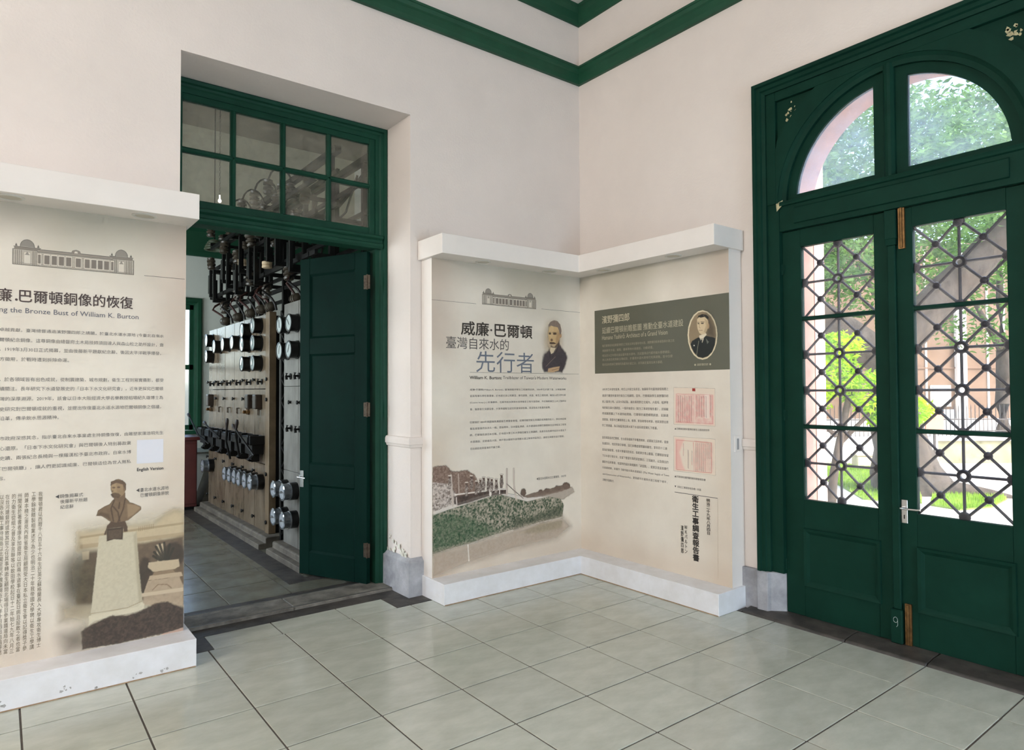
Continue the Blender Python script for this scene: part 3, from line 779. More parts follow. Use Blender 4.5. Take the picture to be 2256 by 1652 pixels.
PICTURES = [
    ('photo_print','CL',[-1.6616, -0.1655, -0.1037, 0.9983],0.0032,[
     ('p',(126,98,84),.85,.0157,.5,90,(186,162,146),[(-1.658,.9641),(-1.6036,.9718),(-1.5404,.9702),(-1.488,.9219),(-1.4289,.9173),(-1.3568,.9248),(-1.2836,.8807),(-1.2405,.8058),(-1.2532,.7255),(-1.6584,.7169)]),
     ('p',(222,208,198),.9,.0063,.85,85,(95,75,62),[(-1.6582,.8574),(-1.5233,.8309),(-1.4766,.7772),(-1.4413,.7341),(-1.471,.6676),(-1.6586,.6182)]),
     ('p',(196,182,168),.7,.022,.15,40,0,[(-.7609,.6501),(-.5327,.6601),(-.2613,.6961),(-.2307,.6477),(-.3695,.5936),(-.7611,.6232)]),
     ('p',(138,118,104),.85,.0073,.3,70,0,[(-.8367,.6578),(-.7188,.6837),(-.5906,.6932),(-.4586,.7086),(-.3227,.7243),(-.2692,.6878),(-.3991,.6639),(-.5909,.6494),(-.761,.6469)]),
     ('p',(112,92,80),.85,.0126,.3,80,0,[(-.7718,.6943),(-.7733,.6844),(-.7777,.6759),(-.7845,.6694),(-.793,.6657),(-.8024,.6651),(-.8117,.6676),(-.8201,.673),(-.8267,.6807),(-.831,.6901),(-.8324,.7001),(-.8308,.7099),(-.8265,.7184),(-.8198,.7249),(-.8113,.7286),(-.802,.7293),(-.7926,.7269),(-.7842,.7215),(-.7775,.7138),(-.7732,.7044)]),
     ('p',(112,92,80),.85,.0126,.3,80,0,[(-.5936,.6847),(-.5949,.6794),(-.5986,.6749),(-.6044,.6716),(-.6116,.6698),(-.6196,.6697),(-.6275,.6713),(-.6347,.6745),(-.6404,.6789),(-.644,.6842),(-.6452,.6897),(-.6439,.6949),(-.6402,.6995),(-.6345,.7028),(-.6273,.7046),(-.6193,.7047),(-.6114,.7031),(-.6042,.6999),(-.5984,.6955),(-.5948,.6903)]),
     ('p',(112,92,80),.85,.0126,.3,80,0,[(-.512,.6858),(-.5138,.6798),(-.5188,.6747),(-.5266,.6711),(-.5364,.6692),(-.5473,.6693),(-.558,.6713),(-.5677,.675),(-.5754,.6801),(-.5803,.6861),(-.582,.6924),(-.5802,.6983),(-.5752,.7034),(-.5675,.7071),(-.5578,.709),(-.547,.7089),(-.5362,.707),(-.5264,.7032),(-.5186,.6981),(-.5137,.6921)]),
     ('p',(112,92,80),.85,.0126,.3,80,0,[(-.3899,.6944),(-.3918,.6876),(-.3974,.6819),(-.4061,.6778),(-.417,.6756),(-.4291,.6757),(-.4411,.6779),(-.4518,.6821),(-.4603,.6878),(-.4658,.6945),(-.4676,.7016),(-.4657,.7083),(-.4601,.714),(-.4515,.7181),(-.4407,.7203),(-.4287,.7203),(-.4167,.7182),(-.4058,.714),(-.3972,.7082),(-.3917,.7015)]),
     ('p',(112,92,80),.85,.0126,.3,80,0,[(-.2845,.7039),(-.2868,.6943),(-.2935,.6861),(-.3037,.68),(-.3166,.6767),(-.3308,.6765),(-.3449,.6794),(-.3576,.685),(-.3676,.6929),(-.374,.7023),(-.3761,.7122),(-.3738,.7217),(-.3673,.7299),(-.3572,.736),(-.3444,.7394),(-.3303,.7397),(-.3161,.7369),(-.3033,.7313),(-.2931,.7234),(-.2867,.7139)]),
     ('p',(226,216,206),.95,.0063,.15,60,0,[(-1.6552,.6391),(-1.4057,.6856),(-1.2096,.7161),(-1.0822,.7294),(-.9245,.6984),(-.7609,.6501),(-.5329,.638),(-.5332,.5939),(-.7612,.6017),(-1.0305,.6618),(-1.309,.64),(-1.653,.6002)]),
     ('p',(44,72,46),1,.0063,.95,85,(196,182,164),[(-1.6575,.6123),(-1.5237,.6389),(-1.3211,.6696),(-1.1081,.7029),(-1.0303,.7036),(-.9246,.672),(-.7611,.6211),(-.5329,.638),(-.3996,.6079),(-.3578,.5474),(-.3782,.4542),(-.6498,.4374),(-.9126,.4118),(-1.1095,.3962),(-1.3221,.3645),(-1.5244,.3492),(-1.658,.3303)]),
     ('p',(24,70,38),.7,.0692,.7,95,(110,130,98),[(-1.6575,.6007),(-1.4888,.6103),(-1.3093,.5492),(-1.1601,.4697),(-1.0317,.4117),(-1.1094,.3993),(-1.3221,.3675),(-1.5244,.3511),(-1.658,.3322)]),
     ('p',(34,54,36),.75,.0461,.6,95,(120,122,96),[(-.8992,.4101),(-.9121,.5015),(-.762,.4835),(-.6207,.5102),(-.3773,.5607),(-.3812,.4546),(-.6497,.4396)]),
     ('p',(208,188,168),.62,.0876,.3,70,(168,146,126),[(-1.658,.3303),(-1.3099,.3578),(-.9126,.4065),(-.6498,.432),(-.3707,.4478),(-.2798,.3577),(-.4322,.2769),(-.9,.2569),(-1.3469,.2127),(-1.6582,.1568)]),
     ('p',(150,140,110),.5,.0283,.5,60,(190,170,140),[(-.8315,.3746),(-.6213,.423),(-.3785,.4207),(-.3865,.3601),(-.6218,.3467)]),
     ('p',(66,50,44),.9,.0052,.4,60,(120,98,84),[(-1.4708,.732),(-1.159,.7419),(-.9709,.745),(-.9711,.703),(-1.1592,.7008),(-1.3088,.6754),(-1.4355,.6588),(-1.471,.6776)]),
     ('l',(240,230,220),.9,.0016,.0047,[(-1.4649,.7443),(-1.159,.7471),(-.9709,.7419)]),
     ('l',(205,190,178),.95,.0016,.00785,[(-1.4974,.8929),(-1.4828,.664)]),
     ('l',(190,172,158),.95,.0016,.0042,[(-1.4313,.8975),(-1.4269,.7506)]),
     ('l',(215,200,190),.95,.0016,.00525,[(-1.4508,.7201),(-1.4462,.655)]),
     ('l',(205,188,175),.95,.0016,.0084,[(-.9701,.8997),(-.9711,.6977)]),
     ('l',(212,196,182),.95,.0016,.00735,[(-.9005,.8977),(-.8973,.7541),(-.8776,.6513)]),
     ('l',(90,70,60),.95,.0016,.0026,[(-.9707,.7819),(-.8974,.7223),(-.8025,.649)]),
     ('l',(235,225,215),.95,.0016,.01155,[(-1.1335,.755),(-1.1336,.7137)]),
     ('l',(235,225,215),.95,.0016,.00365,[(-1.0432,.7465),(-1.0434,.7101)]),
     ('p',(88,70,60),.9,.0042,.5,110,(225,210,198),[(-1.5208,.8701),(-1.4975,.8721),(-1.4917,.8232),(-1.5024,.7875),(-1.5233,.7895),(-1.5256,.8311)]),
     ('p',(96,76,64),1,.0031,0,60,0,[(-1.4986,.8801),(-1.4991,.8762),(-1.5007,.8728),(-1.503,.8701),(-1.5059,.8685),(-1.5092,.8682),(-1.5124,.8691),(-1.5153,.8711),(-1.5177,.8742),(-1.5191,.8779),(-1.5196,.8819),(-1.5191,.8858),(-1.5176,.8892),(-1.5153,.8919),(-1.5124,.8935),(-1.5091,.8939),(-1.5059,.893),(-1.5029,.8909),(-1.5006,.8879),(-1.4991,.8842)]),
     ('p',(225,212,198),.9,.0021,0,60,0,[(-1.4927,.8896),(-1.4936,.8881),(-1.4959,.8869),(-1.4995,.8861),(-1.5041,.8858),(-1.5091,.8859),(-1.5142,.8866),(-1.5187,.8877),(-1.5223,.8891),(-1.5246,.8906),(-1.5254,.8922),(-1.5246,.8937),(-1.5223,.8949),(-1.5187,.8957),(-1.5142,.896),(-1.5091,.8958),(-1.5041,.8952),(-1.4995,.8941),(-1.4959,.8927),(-1.4935,.8911)]),
     ('p',(88,70,60),.9,.0042,.5,110,(225,210,198),[(-1.3692,.8072),(-1.345,.809),(-1.3391,.7591),(-1.3501,.723),(-1.3719,.7251),(-1.3742,.7675)]),
     ('p',(96,76,64),1,.0031,0,60,0,[(-1.3462,.8172),(-1.3467,.8132),(-1.3483,.8097),(-1.3507,.807),(-1.3538,.8054),(-1.3571,.8051),(-1.3605,.806),(-1.3635,.8082),(-1.3659,.8113),(-1.3675,.815),(-1.368,.8191),(-1.3674,.8231),(-1.3659,.8266),(-1.3635,.8293),(-1.3604,.8309),(-1.3571,.8312),(-1.3537,.8303),(-1.3506,.8282),(-1.3482,.8251),(-1.3467,.8213)]),
     ('p',(225,212,198),.9,.0021,0,60,0,[(-1.3401,.8267),(-1.3409,.8253),(-1.3433,.8241),(-1.3471,.8233),(-1.3518,.823),(-1.3571,.8232),(-1.3623,.8239),(-1.367,.825),(-1.3708,.8265),(-1.3732,.8281),(-1.374,.8297),(-1.3732,.8312),(-1.3707,.8324),(-1.367,.8332),(-1.3623,.8335),(-1.357,.8332),(-1.3518,.8325),(-1.3471,.8314),(-1.3433,.83),(-1.3409,.8284)]),
     ('p',(88,70,60),.9,.0042,.5,110,(225,210,198),[(-1.3254,.8537),(-1.3009,.8557),(-1.2949,.8056),(-1.3061,.7691),(-1.3281,.7712),(-1.3304,.8138)]),
     ('p',(96,76,64),1,.0031,0,60,0,[(-1.3021,.8639),(-1.3026,.8599),(-1.3042,.8564),(-1.3067,.8537),(-1.3097,.852),(-1.3131,.8517),(-1.3165,.8526),(-1.3196,.8547),(-1.322,.8579),(-1.3236,.8616),(-1.3241,.8657),(-1.3236,.8698),(-1.322,.8733),(-1.3195,.876),(-1.3165,.8776),(-1.3131,.878),(-1.3097,.8771),(-1.3066,.8749),(-1.3042,.8718),(-1.3026,.868)]),
     ('p',(225,212,198),.9,.0021,0,60,0,[(-1.2959,.8736),(-1.2967,.8721),(-1.2992,.8708),(-1.303,.87),(-1.3078,.8697),(-1.3131,.8699),(-1.3184,.8706),(-1.3231,.8717),(-1.3269,.8731),(-1.3293,.8747),(-1.3302,.8763),(-1.3293,.8778),(-1.3269,.879),(-1.3231,.8799),(-1.3183,.8802),(-1.313,.88),(-1.3078,.8793),(-1.303,.8782),(-1.2992,.8768),(-1.2967,.8752)]),
     ('p',(88,70,60),.9,.0042,.5,110,(225,210,198),[(-1.2776,.8091),(-1.2529,.811),(-1.2468,.7605),(-1.2582,.7239),(-1.2804,.7261),(-1.2827,.769)]),
     ('p',(96,76,64),1,.0031,0,60,0,[(-1.2541,.8192),(-1.2546,.8152),(-1.2562,.8116),(-1.2587,.8089),(-1.2618,.8073),(-1.2653,.807),(-1.2687,.8079),(-1.2718,.8101),(-1.2743,.8132),(-1.2758,.817),(-1.2764,.8212),(-1.2758,.8252),(-1.2742,.8287),(-1.2717,.8315),(-1.2686,.8331),(-1.2652,.8334),(-1.2618,.8325),(-1.2586,.8303),(-1.2562,.8272),(-1.2546,.8234)]),
     ('p',(225,212,198),.9,.0021,0,60,0,[(-1.2478,.8289),(-1.2487,.8274),(-1.2512,.8262),(-1.255,.8254),(-1.2599,.8251),(-1.2652,.8253),(-1.2706,.826),(-1.2754,.8271),(-1.2792,.8286),(-1.2817,.8302),(-1.2825,.8319),(-1.2816,.8334),(-1.2792,.8346),(-1.2754,.8354),(-1.2705,.8357),(-1.2652,.8355),(-1.2598,.8347),(-1.255,.8336),(-1.2511,.8322),(-1.2487,.8305)]),
     ('p',(88,70,60),.9,.0042,.5,110,(225,210,198),[(-1.2404,.8211),(-1.2154,.823),(-1.2093,.7723),(-1.2208,.7356),(-1.2432,.7378),(-1.2455,.7808)]),
     ('p',(96,76,64),1,.0031,0,60,0,[(-1.2166,.8313),(-1.2172,.8272),(-1.2188,.8237),(-1.2213,.8209),(-1.2245,.8193),(-1.2279,.819),(-1.2314,.8199),(-1.2345,.8221),(-1.237,.8252),(-1.2386,.8291),(-1.2391,.8332),(-1.2385,.8373),(-1.2369,.8408),(-1.2344,.8436),(-1.2313,.8452),(-1.2278,.8455),(-1.2244,.8446),(-1.2212,.8424),(-1.2188,.8393),(-1.2172,.8355)]),
     ('p',(225,212,198),.9,.0021,0,60,0,[(-1.2103,.841),(-1.2112,.8395),(-1.2137,.8383),(-1.2176,.8375),(-1.2225,.8372),(-1.2279,.8374),(-1.2333,.8381),(-1.2381,.8392),(-1.242,.8407),(-1.2444,.8423),(-1.2453,.8439),(-1.2444,.8455),(-1.242,.8467),(-1.2381,.8475),(-1.2332,.8478),(-1.2278,.8476),(-1.2224,.8469),(-1.2175,.8457),(-1.2137,.8443),(-1.2112,.8427)]),
     ('p',(88,70,60),.9,.0042,.5,110,(225,210,198),[(-1.2091,.8337),(-1.1839,.8357),(-1.1778,.7848),(-1.1893,.7479),(-1.2119,.7501),(-1.2143,.7932)]),
     ('p',(96,76,64),1,.0031,0,60,0,[(-1.1851,.844),(-1.1857,.8399),(-1.1873,.8364),(-1.1899,.8336),(-1.193,.832),(-1.1965,.8316),(-1.2,.8326),(-1.2032,.8347),(-1.2057,.8379),(-1.2073,.8417),(-1.2078,.8459),(-1.2072,.85),(-1.2056,.8536),(-1.2031,.8563),(-1.1999,.8579),(-1.1964,.8583),(-1.1929,.8573),(-1.1898,.8552),(-1.1873,.852),(-1.1857,.8482)]),
     ('p',(225,212,198),.9,.0021,0,60,0,[(-1.1788,.8538),(-1.1797,.8522),(-1.1822,.851),(-1.1861,.8502),(-1.191,.8499),(-1.1965,.8501),(-1.2019,.8508),(-1.2068,.8519),(-1.2107,.8534),(-1.2132,.855),(-1.214,.8567),(-1.2132,.8582),(-1.2107,.8594),(-1.2068,.8602),(-1.2019,.8605),(-1.1964,.8603),(-1.191,.8596),(-1.1861,.8585),(-1.1822,.8571),(-1.1797,.8554)]),
     ('p',(88,70,60),.9,.0042,.5,110,(225,210,198),[(-1.165,.8248),(-1.1395,.8268),(-1.1334,.7756),(-1.145,.7386),(-1.1679,.7407),(-1.1702,.7841)]),
     ('p',(96,76,64),1,.0031,0,60,0,[(-1.1408,.8351),(-1.1414,.831),(-1.143,.8274),(-1.1456,.8247),(-1.1488,.8231),(-1.1523,.8227),(-1.1558,.8237),(-1.159,.8258),(-1.1615,.829),(-1.1631,.8329),(-1.1637,.8371),(-1.1631,.8412),(-1.1615,.8447),(-1.1589,.8475),(-1.1557,.8491),(-1.1522,.8495),(-1.1486,.8486),(-1.1455,.8464),(-1.1429,.8432),(-1.1413,.8393)]),
     ('p',(225,212,198),.9,.0021,0,60,0,[(-1.1344,.8449),(-1.1352,.8434),(-1.1378,.8422),(-1.1417,.8414),(-1.1467,.841),(-1.1522,.8413),(-1.1577,.842),(-1.1627,.8431),(-1.1666,.8446),(-1.1691,.8462),(-1.17,.8479),(-1.1691,.8494),(-1.1666,.8506),(-1.1626,.8514),(-1.1577,.8518),(-1.1522,.8516),(-1.1467,.8509),(-1.1417,.8497),(-1.1378,.8482),(-1.1352,.8466)]),
     ('p',(88,70,60),.9,.0042,.5,110,(225,210,198),[(-1.1332,.8169),(-1.1076,.8189),(-1.1014,.7675),(-1.1131,.7303),(-1.1361,.7325),(-1.1385,.7761)]),
     ('p',(96,76,64),1,.0031,0,60,0,[(-1.1088,.8273),(-1.1094,.8231),(-1.1111,.8195),(-1.1136,.8168),(-1.1169,.8151),(-1.1204,.8148),(-1.124,.8158),(-1.1272,.8179),(-1.1297,.8211),(-1.1313,.825),(-1.1319,.8292),(-1.1313,.8333),(-1.1296,.8369),(-1.1271,.8397),(-1.1239,.8413),(-1.1203,.8417),(-1.1167,.8407),(-1.1135,.8386),(-1.111,.8354),(-1.1094,.8315)]),
     ('p',(225,212,198),.9,.0021,0,60,0,[(-1.1023,.8371),(-1.1032,.8356),(-1.1058,.8343),(-1.1098,.8335),(-1.1148,.8332),(-1.1203,.8334),(-1.1259,.8341),(-1.1309,.8353),(-1.1348,.8368),(-1.1373,.8384),(-1.1382,.8401),(-1.1373,.8416),(-1.1348,.8428),(-1.1308,.8436),(-1.1258,.844),(-1.1203,.8438),(-1.1148,.843),(-1.1097,.8419),(-1.1058,.8404),(-1.1032,.8388)]),
     ('p',(88,70,60),.9,.0042,.5,110,(225,210,198),[(-1.0883,.8079),(-1.0624,.8098),(-1.0561,.7582),(-1.068,.7208),(-1.0913,.723),(-1.0936,.7668)]),
     ('p',(96,76,64),1,.0031,0,60,0,[(-1.0637,.8182),(-1.0643,.8141),(-1.0659,.8105),(-1.0685,.8077),(-1.0718,.8061),(-1.0754,.8057),(-1.079,.8067),(-1.0822,.8089),(-1.0848,.8121),(-1.0864,.816),(-1.087,.8202),(-1.0864,.8243),(-1.0847,.828),(-1.0821,.8307),(-1.0789,.8324),(-1.0753,.8327),(-1.0717,.8318),(-1.0684,.8296),(-1.0659,.8264),(-1.0642,.8225)]),
     ('p',(225,212,198),.9,.0021,0,60,0,[(-1.0571,.8281),(-1.058,.8265),(-1.0606,.8253),(-1.0646,.8245),(-1.0697,.8242),(-1.0753,.8244),(-1.0809,.8251),(-1.0859,.8263),(-1.0899,.8278),(-1.0925,.8295),(-1.0934,.8311),(-1.0925,.8327),(-1.0899,.8339),(-1.0859,.8347),(-1.0808,.835),(-1.0753,.8348),(-1.0696,.8341),(-1.0646,.8329),(-1.0606,.8314),(-1.058,.8298)]),
     ('p',(88,70,60),.9,.0042,.5,110,(225,210,198),[(-1.0362,.8399),(-1.01,.8419),(-1.0037,.79),(-1.0157,.7523),(-1.0392,.7545),(-1.0416,.7986)]),
     ('p',(96,76,64),1,.0031,0,60,0,[(-1.0113,.8504),(-1.0119,.8463),(-1.0136,.8426),(-1.0162,.8398),(-1.0195,.8381),(-1.0231,.8378),(-1.0268,.8387),(-1.03,.8409),(-1.0326,.8442),(-1.0343,.8481),(-1.0348,.8523),(-1.0342,.8565),(-1.0326,.8601),(-1.0299,.8629),(-1.0266,.8646),(-1.023,.865),(-1.0194,.864),(-1.0161,.8618),(-1.0135,.8586),(-1.0118,.8547)]),
     ('p',(225,212,198),.9,.0021,0,60,0,[(-1.0046,.8604),(-1.0055,.8588),(-1.0082,.8576),(-1.0122,.8567),(-1.0174,.8564),(-1.023,.8566),(-1.0287,.8573),(-1.0338,.8585),(-1.0378,.86),(-1.0404,.8616),(-1.0413,.8633),(-1.0404,.8648),(-1.0378,.8661),(-1.0338,.8669),(-1.0287,.8673),(-1.023,.8671),(-1.0173,.8664),(-1.0122,.8652),(-1.0081,.8637),(-1.0055,.8621)]),
     ('l',(235,228,218),.8,.0016,.00525,[(-1.3465,.353),(-1.3372,.2292)]),
    ]),
    ('photo_print','L',[-3.9979, -3.3371, 0.0104, 1.0963],0.003,[
     ('p',(226,214,186),.6,.1776,0,20,0,[(-3.8566,.806),(-3.6987,.825),(-3.3437,.8337),(-3.339,.1456),(-3.7772,.1855),(-3.8185,.2047),(-3.8373,.4769)]),
     ('p',(203,184,150),.95,.0564,.12,60,0,[(-3.8564,.783),(-3.7492,.7824),(-3.5852,.786),(-3.4951,.7847),(-3.4494,.8253),(-3.3934,.855),(-3.3418,.8335),(-3.3408,.6871),(-3.5755,.6812),(-3.8555,.6908)]),
     ('p',(160,138,106),.7,.0039,0,60,0,[(-3.8481,.7617),(-3.5762,.7697),(-3.3414,.776),(-3.3413,.7634),(-3.5761,.7577),(-3.848,.7501)]),
     ('p',(165,142,110),.6,.0039,0,60,0,[(-3.8477,.7184),(-3.5758,.7174),(-3.341,.7184),(-3.3408,.6975),(-3.5756,.6953),(-3.8475,.6963)]),
     ('l',(150,128,96),.8,.0015,.00195,[(-3.5718,.7772),(-3.5716,.7541)]),
     ('l',(150,128,96),.8,.0015,.00195,[(-3.5629,.7781),(-3.5627,.7549)]),
     ('l',(150,128,96),.8,.0015,.00195,[(-3.5539,.779),(-3.5537,.7557)]),
     ('l',(150,128,96),.8,.0015,.00195,[(-3.5449,.7799),(-3.5448,.7566)]),
     ('l',(150,128,96),.8,.0015,.00195,[(-3.5359,.7807),(-3.5358,.7574)]),
     ('l',(150,128,96),.8,.0015,.00195,[(-3.5269,.7816),(-3.5267,.7583)]),
     ('l',(150,128,96),.8,.0015,.00195,[(-3.5179,.7825),(-3.5177,.7591)]),
     ('l',(150,128,96),.8,.0015,.00195,[(-3.5088,.7834),(-3.5086,.76)]),
     ('l',(150,128,96),.8,.0015,.00195,[(-3.4997,.7843),(-3.4995,.7608)]),
     ('p',(92,72,54),.9,.0237,.3,30,(130,104,78),[(-3.8146,.6751),(-3.5755,.6842),(-3.3408,.6975),(-3.3383,.322),(-3.5551,.3643),(-3.8609,.4002),(-3.8463,.5744)]),
     ('p',(200,180,148),.95,.0049,.1,60,0,[(-3.4851,.6661),(-3.4389,.6698),(-3.4334,.5457),(-3.4768,.5476)]),
     ('p',(205,186,155),.9,.0059,0,60,0,[(-3.8376,.6785),(-3.8048,.6794),(-3.8061,.6351),(-3.8347,.6348)]),
     ('p',(74,66,50),.85,.1628,.5,40,(110,98,74),[(-3.7552,.5103),(-3.7589,.4689),(-3.7704,.4332),(-3.7885,.4068),(-3.8113,.3921),(-3.8365,.3906),(-3.8616,.4021),(-3.8842,.4255),(-3.9021,.4584),(-3.9138,.4975),(-3.9181,.5392),(-3.9146,.5795),(-3.9037,.6147),(-3.8863,.6413),(-3.864,.6568),(-3.839,.6595),(-3.8137,.649),(-3.7905,.6262),(-3.7718,.5931),(-3.7596,.5532)]),
     ('p',(70,58,46),.9,.0222,.5,40,0,[(-3.4974,.4849),(-3.4991,.4508),(-3.5047,.4207),(-3.5136,.3977),(-3.5248,.384),(-3.5373,.381),(-3.5498,.3888),(-3.5612,.4067),(-3.5703,.4328),(-3.5762,.4646),(-3.5784,.499),(-3.5768,.5328),(-3.5713,.5627),(-3.5626,.5857),(-3.5515,.5997),(-3.5391,.6032),(-3.5265,.5958),(-3.515,.5781),(-3.5057,.552),(-3.4997,.5198)]),
     ('p',(190,172,140),.5,.0651,.2,60,0,[(-3.9326,.4145),(-3.779,.3839),(-3.7784,.3209),(-3.9317,.3249)]),
     ('p',(60,50,40),.8,.0178,.4,60,0,[(-3.3344,.5922),(-3.337,.5716),(-3.3451,.554),(-3.3577,.5411),(-3.3736,.5341),(-3.3911,.5336),(-3.4086,.5398),(-3.4243,.5518),(-3.4368,.5686),(-3.4449,.5884),(-3.4478,.6095),(-3.4452,.6297),(-3.4374,.6471),(-3.4251,.6602),(-3.4095,.6674),(-3.3921,.6683),(-3.3745,.6625),(-3.3585,.6506),(-3.3456,.6337),(-3.3373,.6136)]),
     ('p',(186,164,138),.9,.0148,.2,60,0,[(-3.5376,.4163),(-3.3408,.4161),(-3.34,.2911),(-3.5549,.3392)]),
     ('l',(58,52,40),.95,.003,.0064,[(-3.485,.6559),(-3.4475,.5736)]),
     ('l',(58,52,40),.95,.003,.0064,[(-3.4667,.6655),(-3.4401,.5724)]),
     ('l',(58,52,40),.95,.003,.0064,[(-3.4436,.6704),(-3.4363,.5718)]),
     ('l',(58,52,40),.95,.003,.0064,[(-3.4155,.6561),(-3.4308,.5709)]),
     ('l',(58,52,40),.95,.003,.0064,[(-3.4939,.6267),(-3.4521,.5692)]),
     ('l',(58,52,40),.95,.003,.0064,[(-3.3965,.6327),(-3.4242,.5668)]),
     ('l',(58,52,40),.95,.003,.0064,[(-3.4983,.605),(-3.4567,.5679)]),
     ('p',(198,178,148),1,.0039,.1,60,0,[(-3.5226,.5723),(-3.3677,.5682),(-3.3626,.5259),(-3.3909,.5129),(-3.4976,.5154),(-3.5251,.5454)]),
     ('p',(150,126,100),1,.0039,.1,60,0,[(-3.493,.5147),(-3.3957,.5137),(-3.3813,.4803),(-3.5065,.4865)]),
     ('p',(192,170,142),1,.0039,.1,60,0,[(-3.5156,.4962),(-3.3528,.4931),(-3.345,.4668),(-3.5245,.4715)]),
     ('p',(182,160,134),1,.0039,.15,60,0,[(-3.5245,.4715),(-3.3622,.4666),(-3.3427,.406),(-3.3474,.3913),(-3.5465,.4029)]),
     ('p',(205,186,158),1,.0039,0,60,0,[(-3.5554,.4066),(-3.3426,.4008),(-3.3425,.38),(-3.5571,.3868)]),
     ('l',(130,105,82),.8,.0015,.00245,[(-3.5014,.4147),(-3.4742,.4402),(-3.4279,.4339),(-3.4043,.409)]),
     ('p',(206,196,170),1,.0039,.22,90,(176,164,138),[(-3.7607,.7527),(-3.5832,.7556),(-3.5671,.5272),(-3.5506,.3615),(-3.5414,.3315),(-3.7783,.3093),(-3.7951,.3437)]),
     ('p',(170,156,128),.6,.0118,0,60,0,[(-3.5832,.7556),(-3.5671,.5272),(-3.5506,.3615),(-3.5684,.3609),(-3.598,.7325)]),
     ('p',(216,206,180),1,.0039,.12,60,0,[(-3.8049,.3342),(-3.5727,.3377),(-3.5533,.358),(-3.5406,.3464),(-3.5422,.3186),(-3.5902,.3093),(-3.7112,.3068),(-3.7782,.3016),(-3.8044,.2822)]),
     ('l',(165,148,118),.8,.0015,.00245,[(-3.7951,.3437),(-3.6255,.3404),(-3.5551,.3623)]),
     ('p',(74,58,44),1,.003,0,60,0,[(-3.7256,.7871),(-3.6467,.7868),(-3.6496,.7177),(-3.691,.7254),(-3.725,.7184)]),
     ('p',(98,80,62),1,.003,.4,140,0,[(-3.7188,.7764),(-3.6536,.7768),(-3.6557,.7284),(-3.7183,.7292)]),
     ('p',(92,72,54),1,.0039,.2,60,0,[(-3.7389,.7536),(-3.7241,.8036),(-3.7056,.8259),(-3.6383,.8226),(-3.6275,.7884),(-3.6246,.7581),(-3.6465,.759),(-3.6467,.7868),(-3.7256,.7871),(-3.727,.754)]),
     ('p',(128,104,78),1,.0039,.2,60,(100,78,58),[(-3.775,.8617),(-3.767,.8919),(-3.7402,.9085),(-3.7124,.9202),(-3.6955,.9431),(-3.6393,.9473),(-3.6172,.92),(-3.5879,.9039),(-3.5629,.8891),(-3.5609,.8717),(-3.5989,.8409),(-3.6295,.8185),(-3.6815,.815),(-3.7116,.8266),(-3.7499,.8587)]),
     ('p',(164,138,106),.8,.0118,0,60,0,[(-3.6303,.9114),(-3.5879,.9019),(-3.5646,.8842),(-3.599,.8479),(-3.6253,.836)]),
     ('p',(96,76,56),.8,.0118,0,60,0,[(-3.7709,.868),(-3.7543,.8807),(-3.7162,.8665),(-3.7056,.8308),(-3.7457,.8601)]),
     ('l',(78,60,44),.8,.003,.00345,[(-3.6895,.9425),(-3.7062,.8949),(-3.6945,.8245)]),
     ('l',(78,60,44),.8,.003,.00345,[(-3.6393,.9423),(-3.6476,.8884),(-3.6729,.8169)]),
     ('l',(78,60,44),.8,.003,.00345,[(-3.6952,.9036),(-3.6734,.8714),(-3.6643,.8208)]),
     ('l',(78,60,44),.8,.003,.00345,[(-3.6653,.9301),(-3.6692,.8908)]),
     ('p',(120,96,72),1,.0039,0,60,0,[(-3.6983,.9711),(-3.6396,.9753),(-3.6393,.9423),(-3.6652,.9251),(-3.6912,.9407)]),
     ('p',(156,130,98),1,.0039,.12,60,0,[(-3.638,.9991),(-3.6396,.9838),(-3.6446,.9704),(-3.6524,.9601),(-3.6623,.9541),(-3.6732,.9527),(-3.6842,.9563),(-3.694,.9643),(-3.7019,.976),(-3.707,.9902),(-3.7089,1.0056),(-3.7073,1.0207),(-3.7024,1.0341),(-3.6947,1.0444),(-3.685,1.0506),(-3.6741,1.0521),(-3.6631,1.0487),(-3.6531,1.0408),(-3.6451,1.0291),(-3.6399,1.0147)]),
     ('p',(172,146,110),.7,.0059,0,60,0,[(-3.7048,1.025),(-3.6834,1.0291),(-3.6786,.981),(-3.7017,.9714)]),
     ('p',(104,82,62),1,.0039,.2,60,0,[(-3.7107,1.0186),(-3.7075,1.0411),(-3.6835,1.0499),(-3.6532,1.0443),(-3.6365,1.0219),(-3.6362,.9869),(-3.6467,.9929),(-3.6521,1.0203),(-3.6834,1.031)]),
     ('p',(100,78,58),.9,.0039,.3,60,0,[(-3.7086,.9721),(-3.6932,.9805),(-3.67,.9742),(-3.6586,.9612),(-3.6697,.9484),(-3.6998,.9515)]),
     ('p',(98,76,58),.9,.003,0,60,0,[(-3.6866,1.0066),(-3.687,1.0051),(-3.6881,1.0038),(-3.6898,1.0028),(-3.6919,1.0023),(-3.6943,1.0023),(-3.6967,1.0028),(-3.6988,1.0037),(-3.7006,1.0049),(-3.7017,1.0064),(-3.702,1.008),(-3.7017,1.0095),(-3.7006,1.0107),(-3.6989,1.0117),(-3.6968,1.0122),(-3.6944,1.0122),(-3.692,1.0118),(-3.6898,1.0109),(-3.6881,1.0096),(-3.687,1.0081)]),
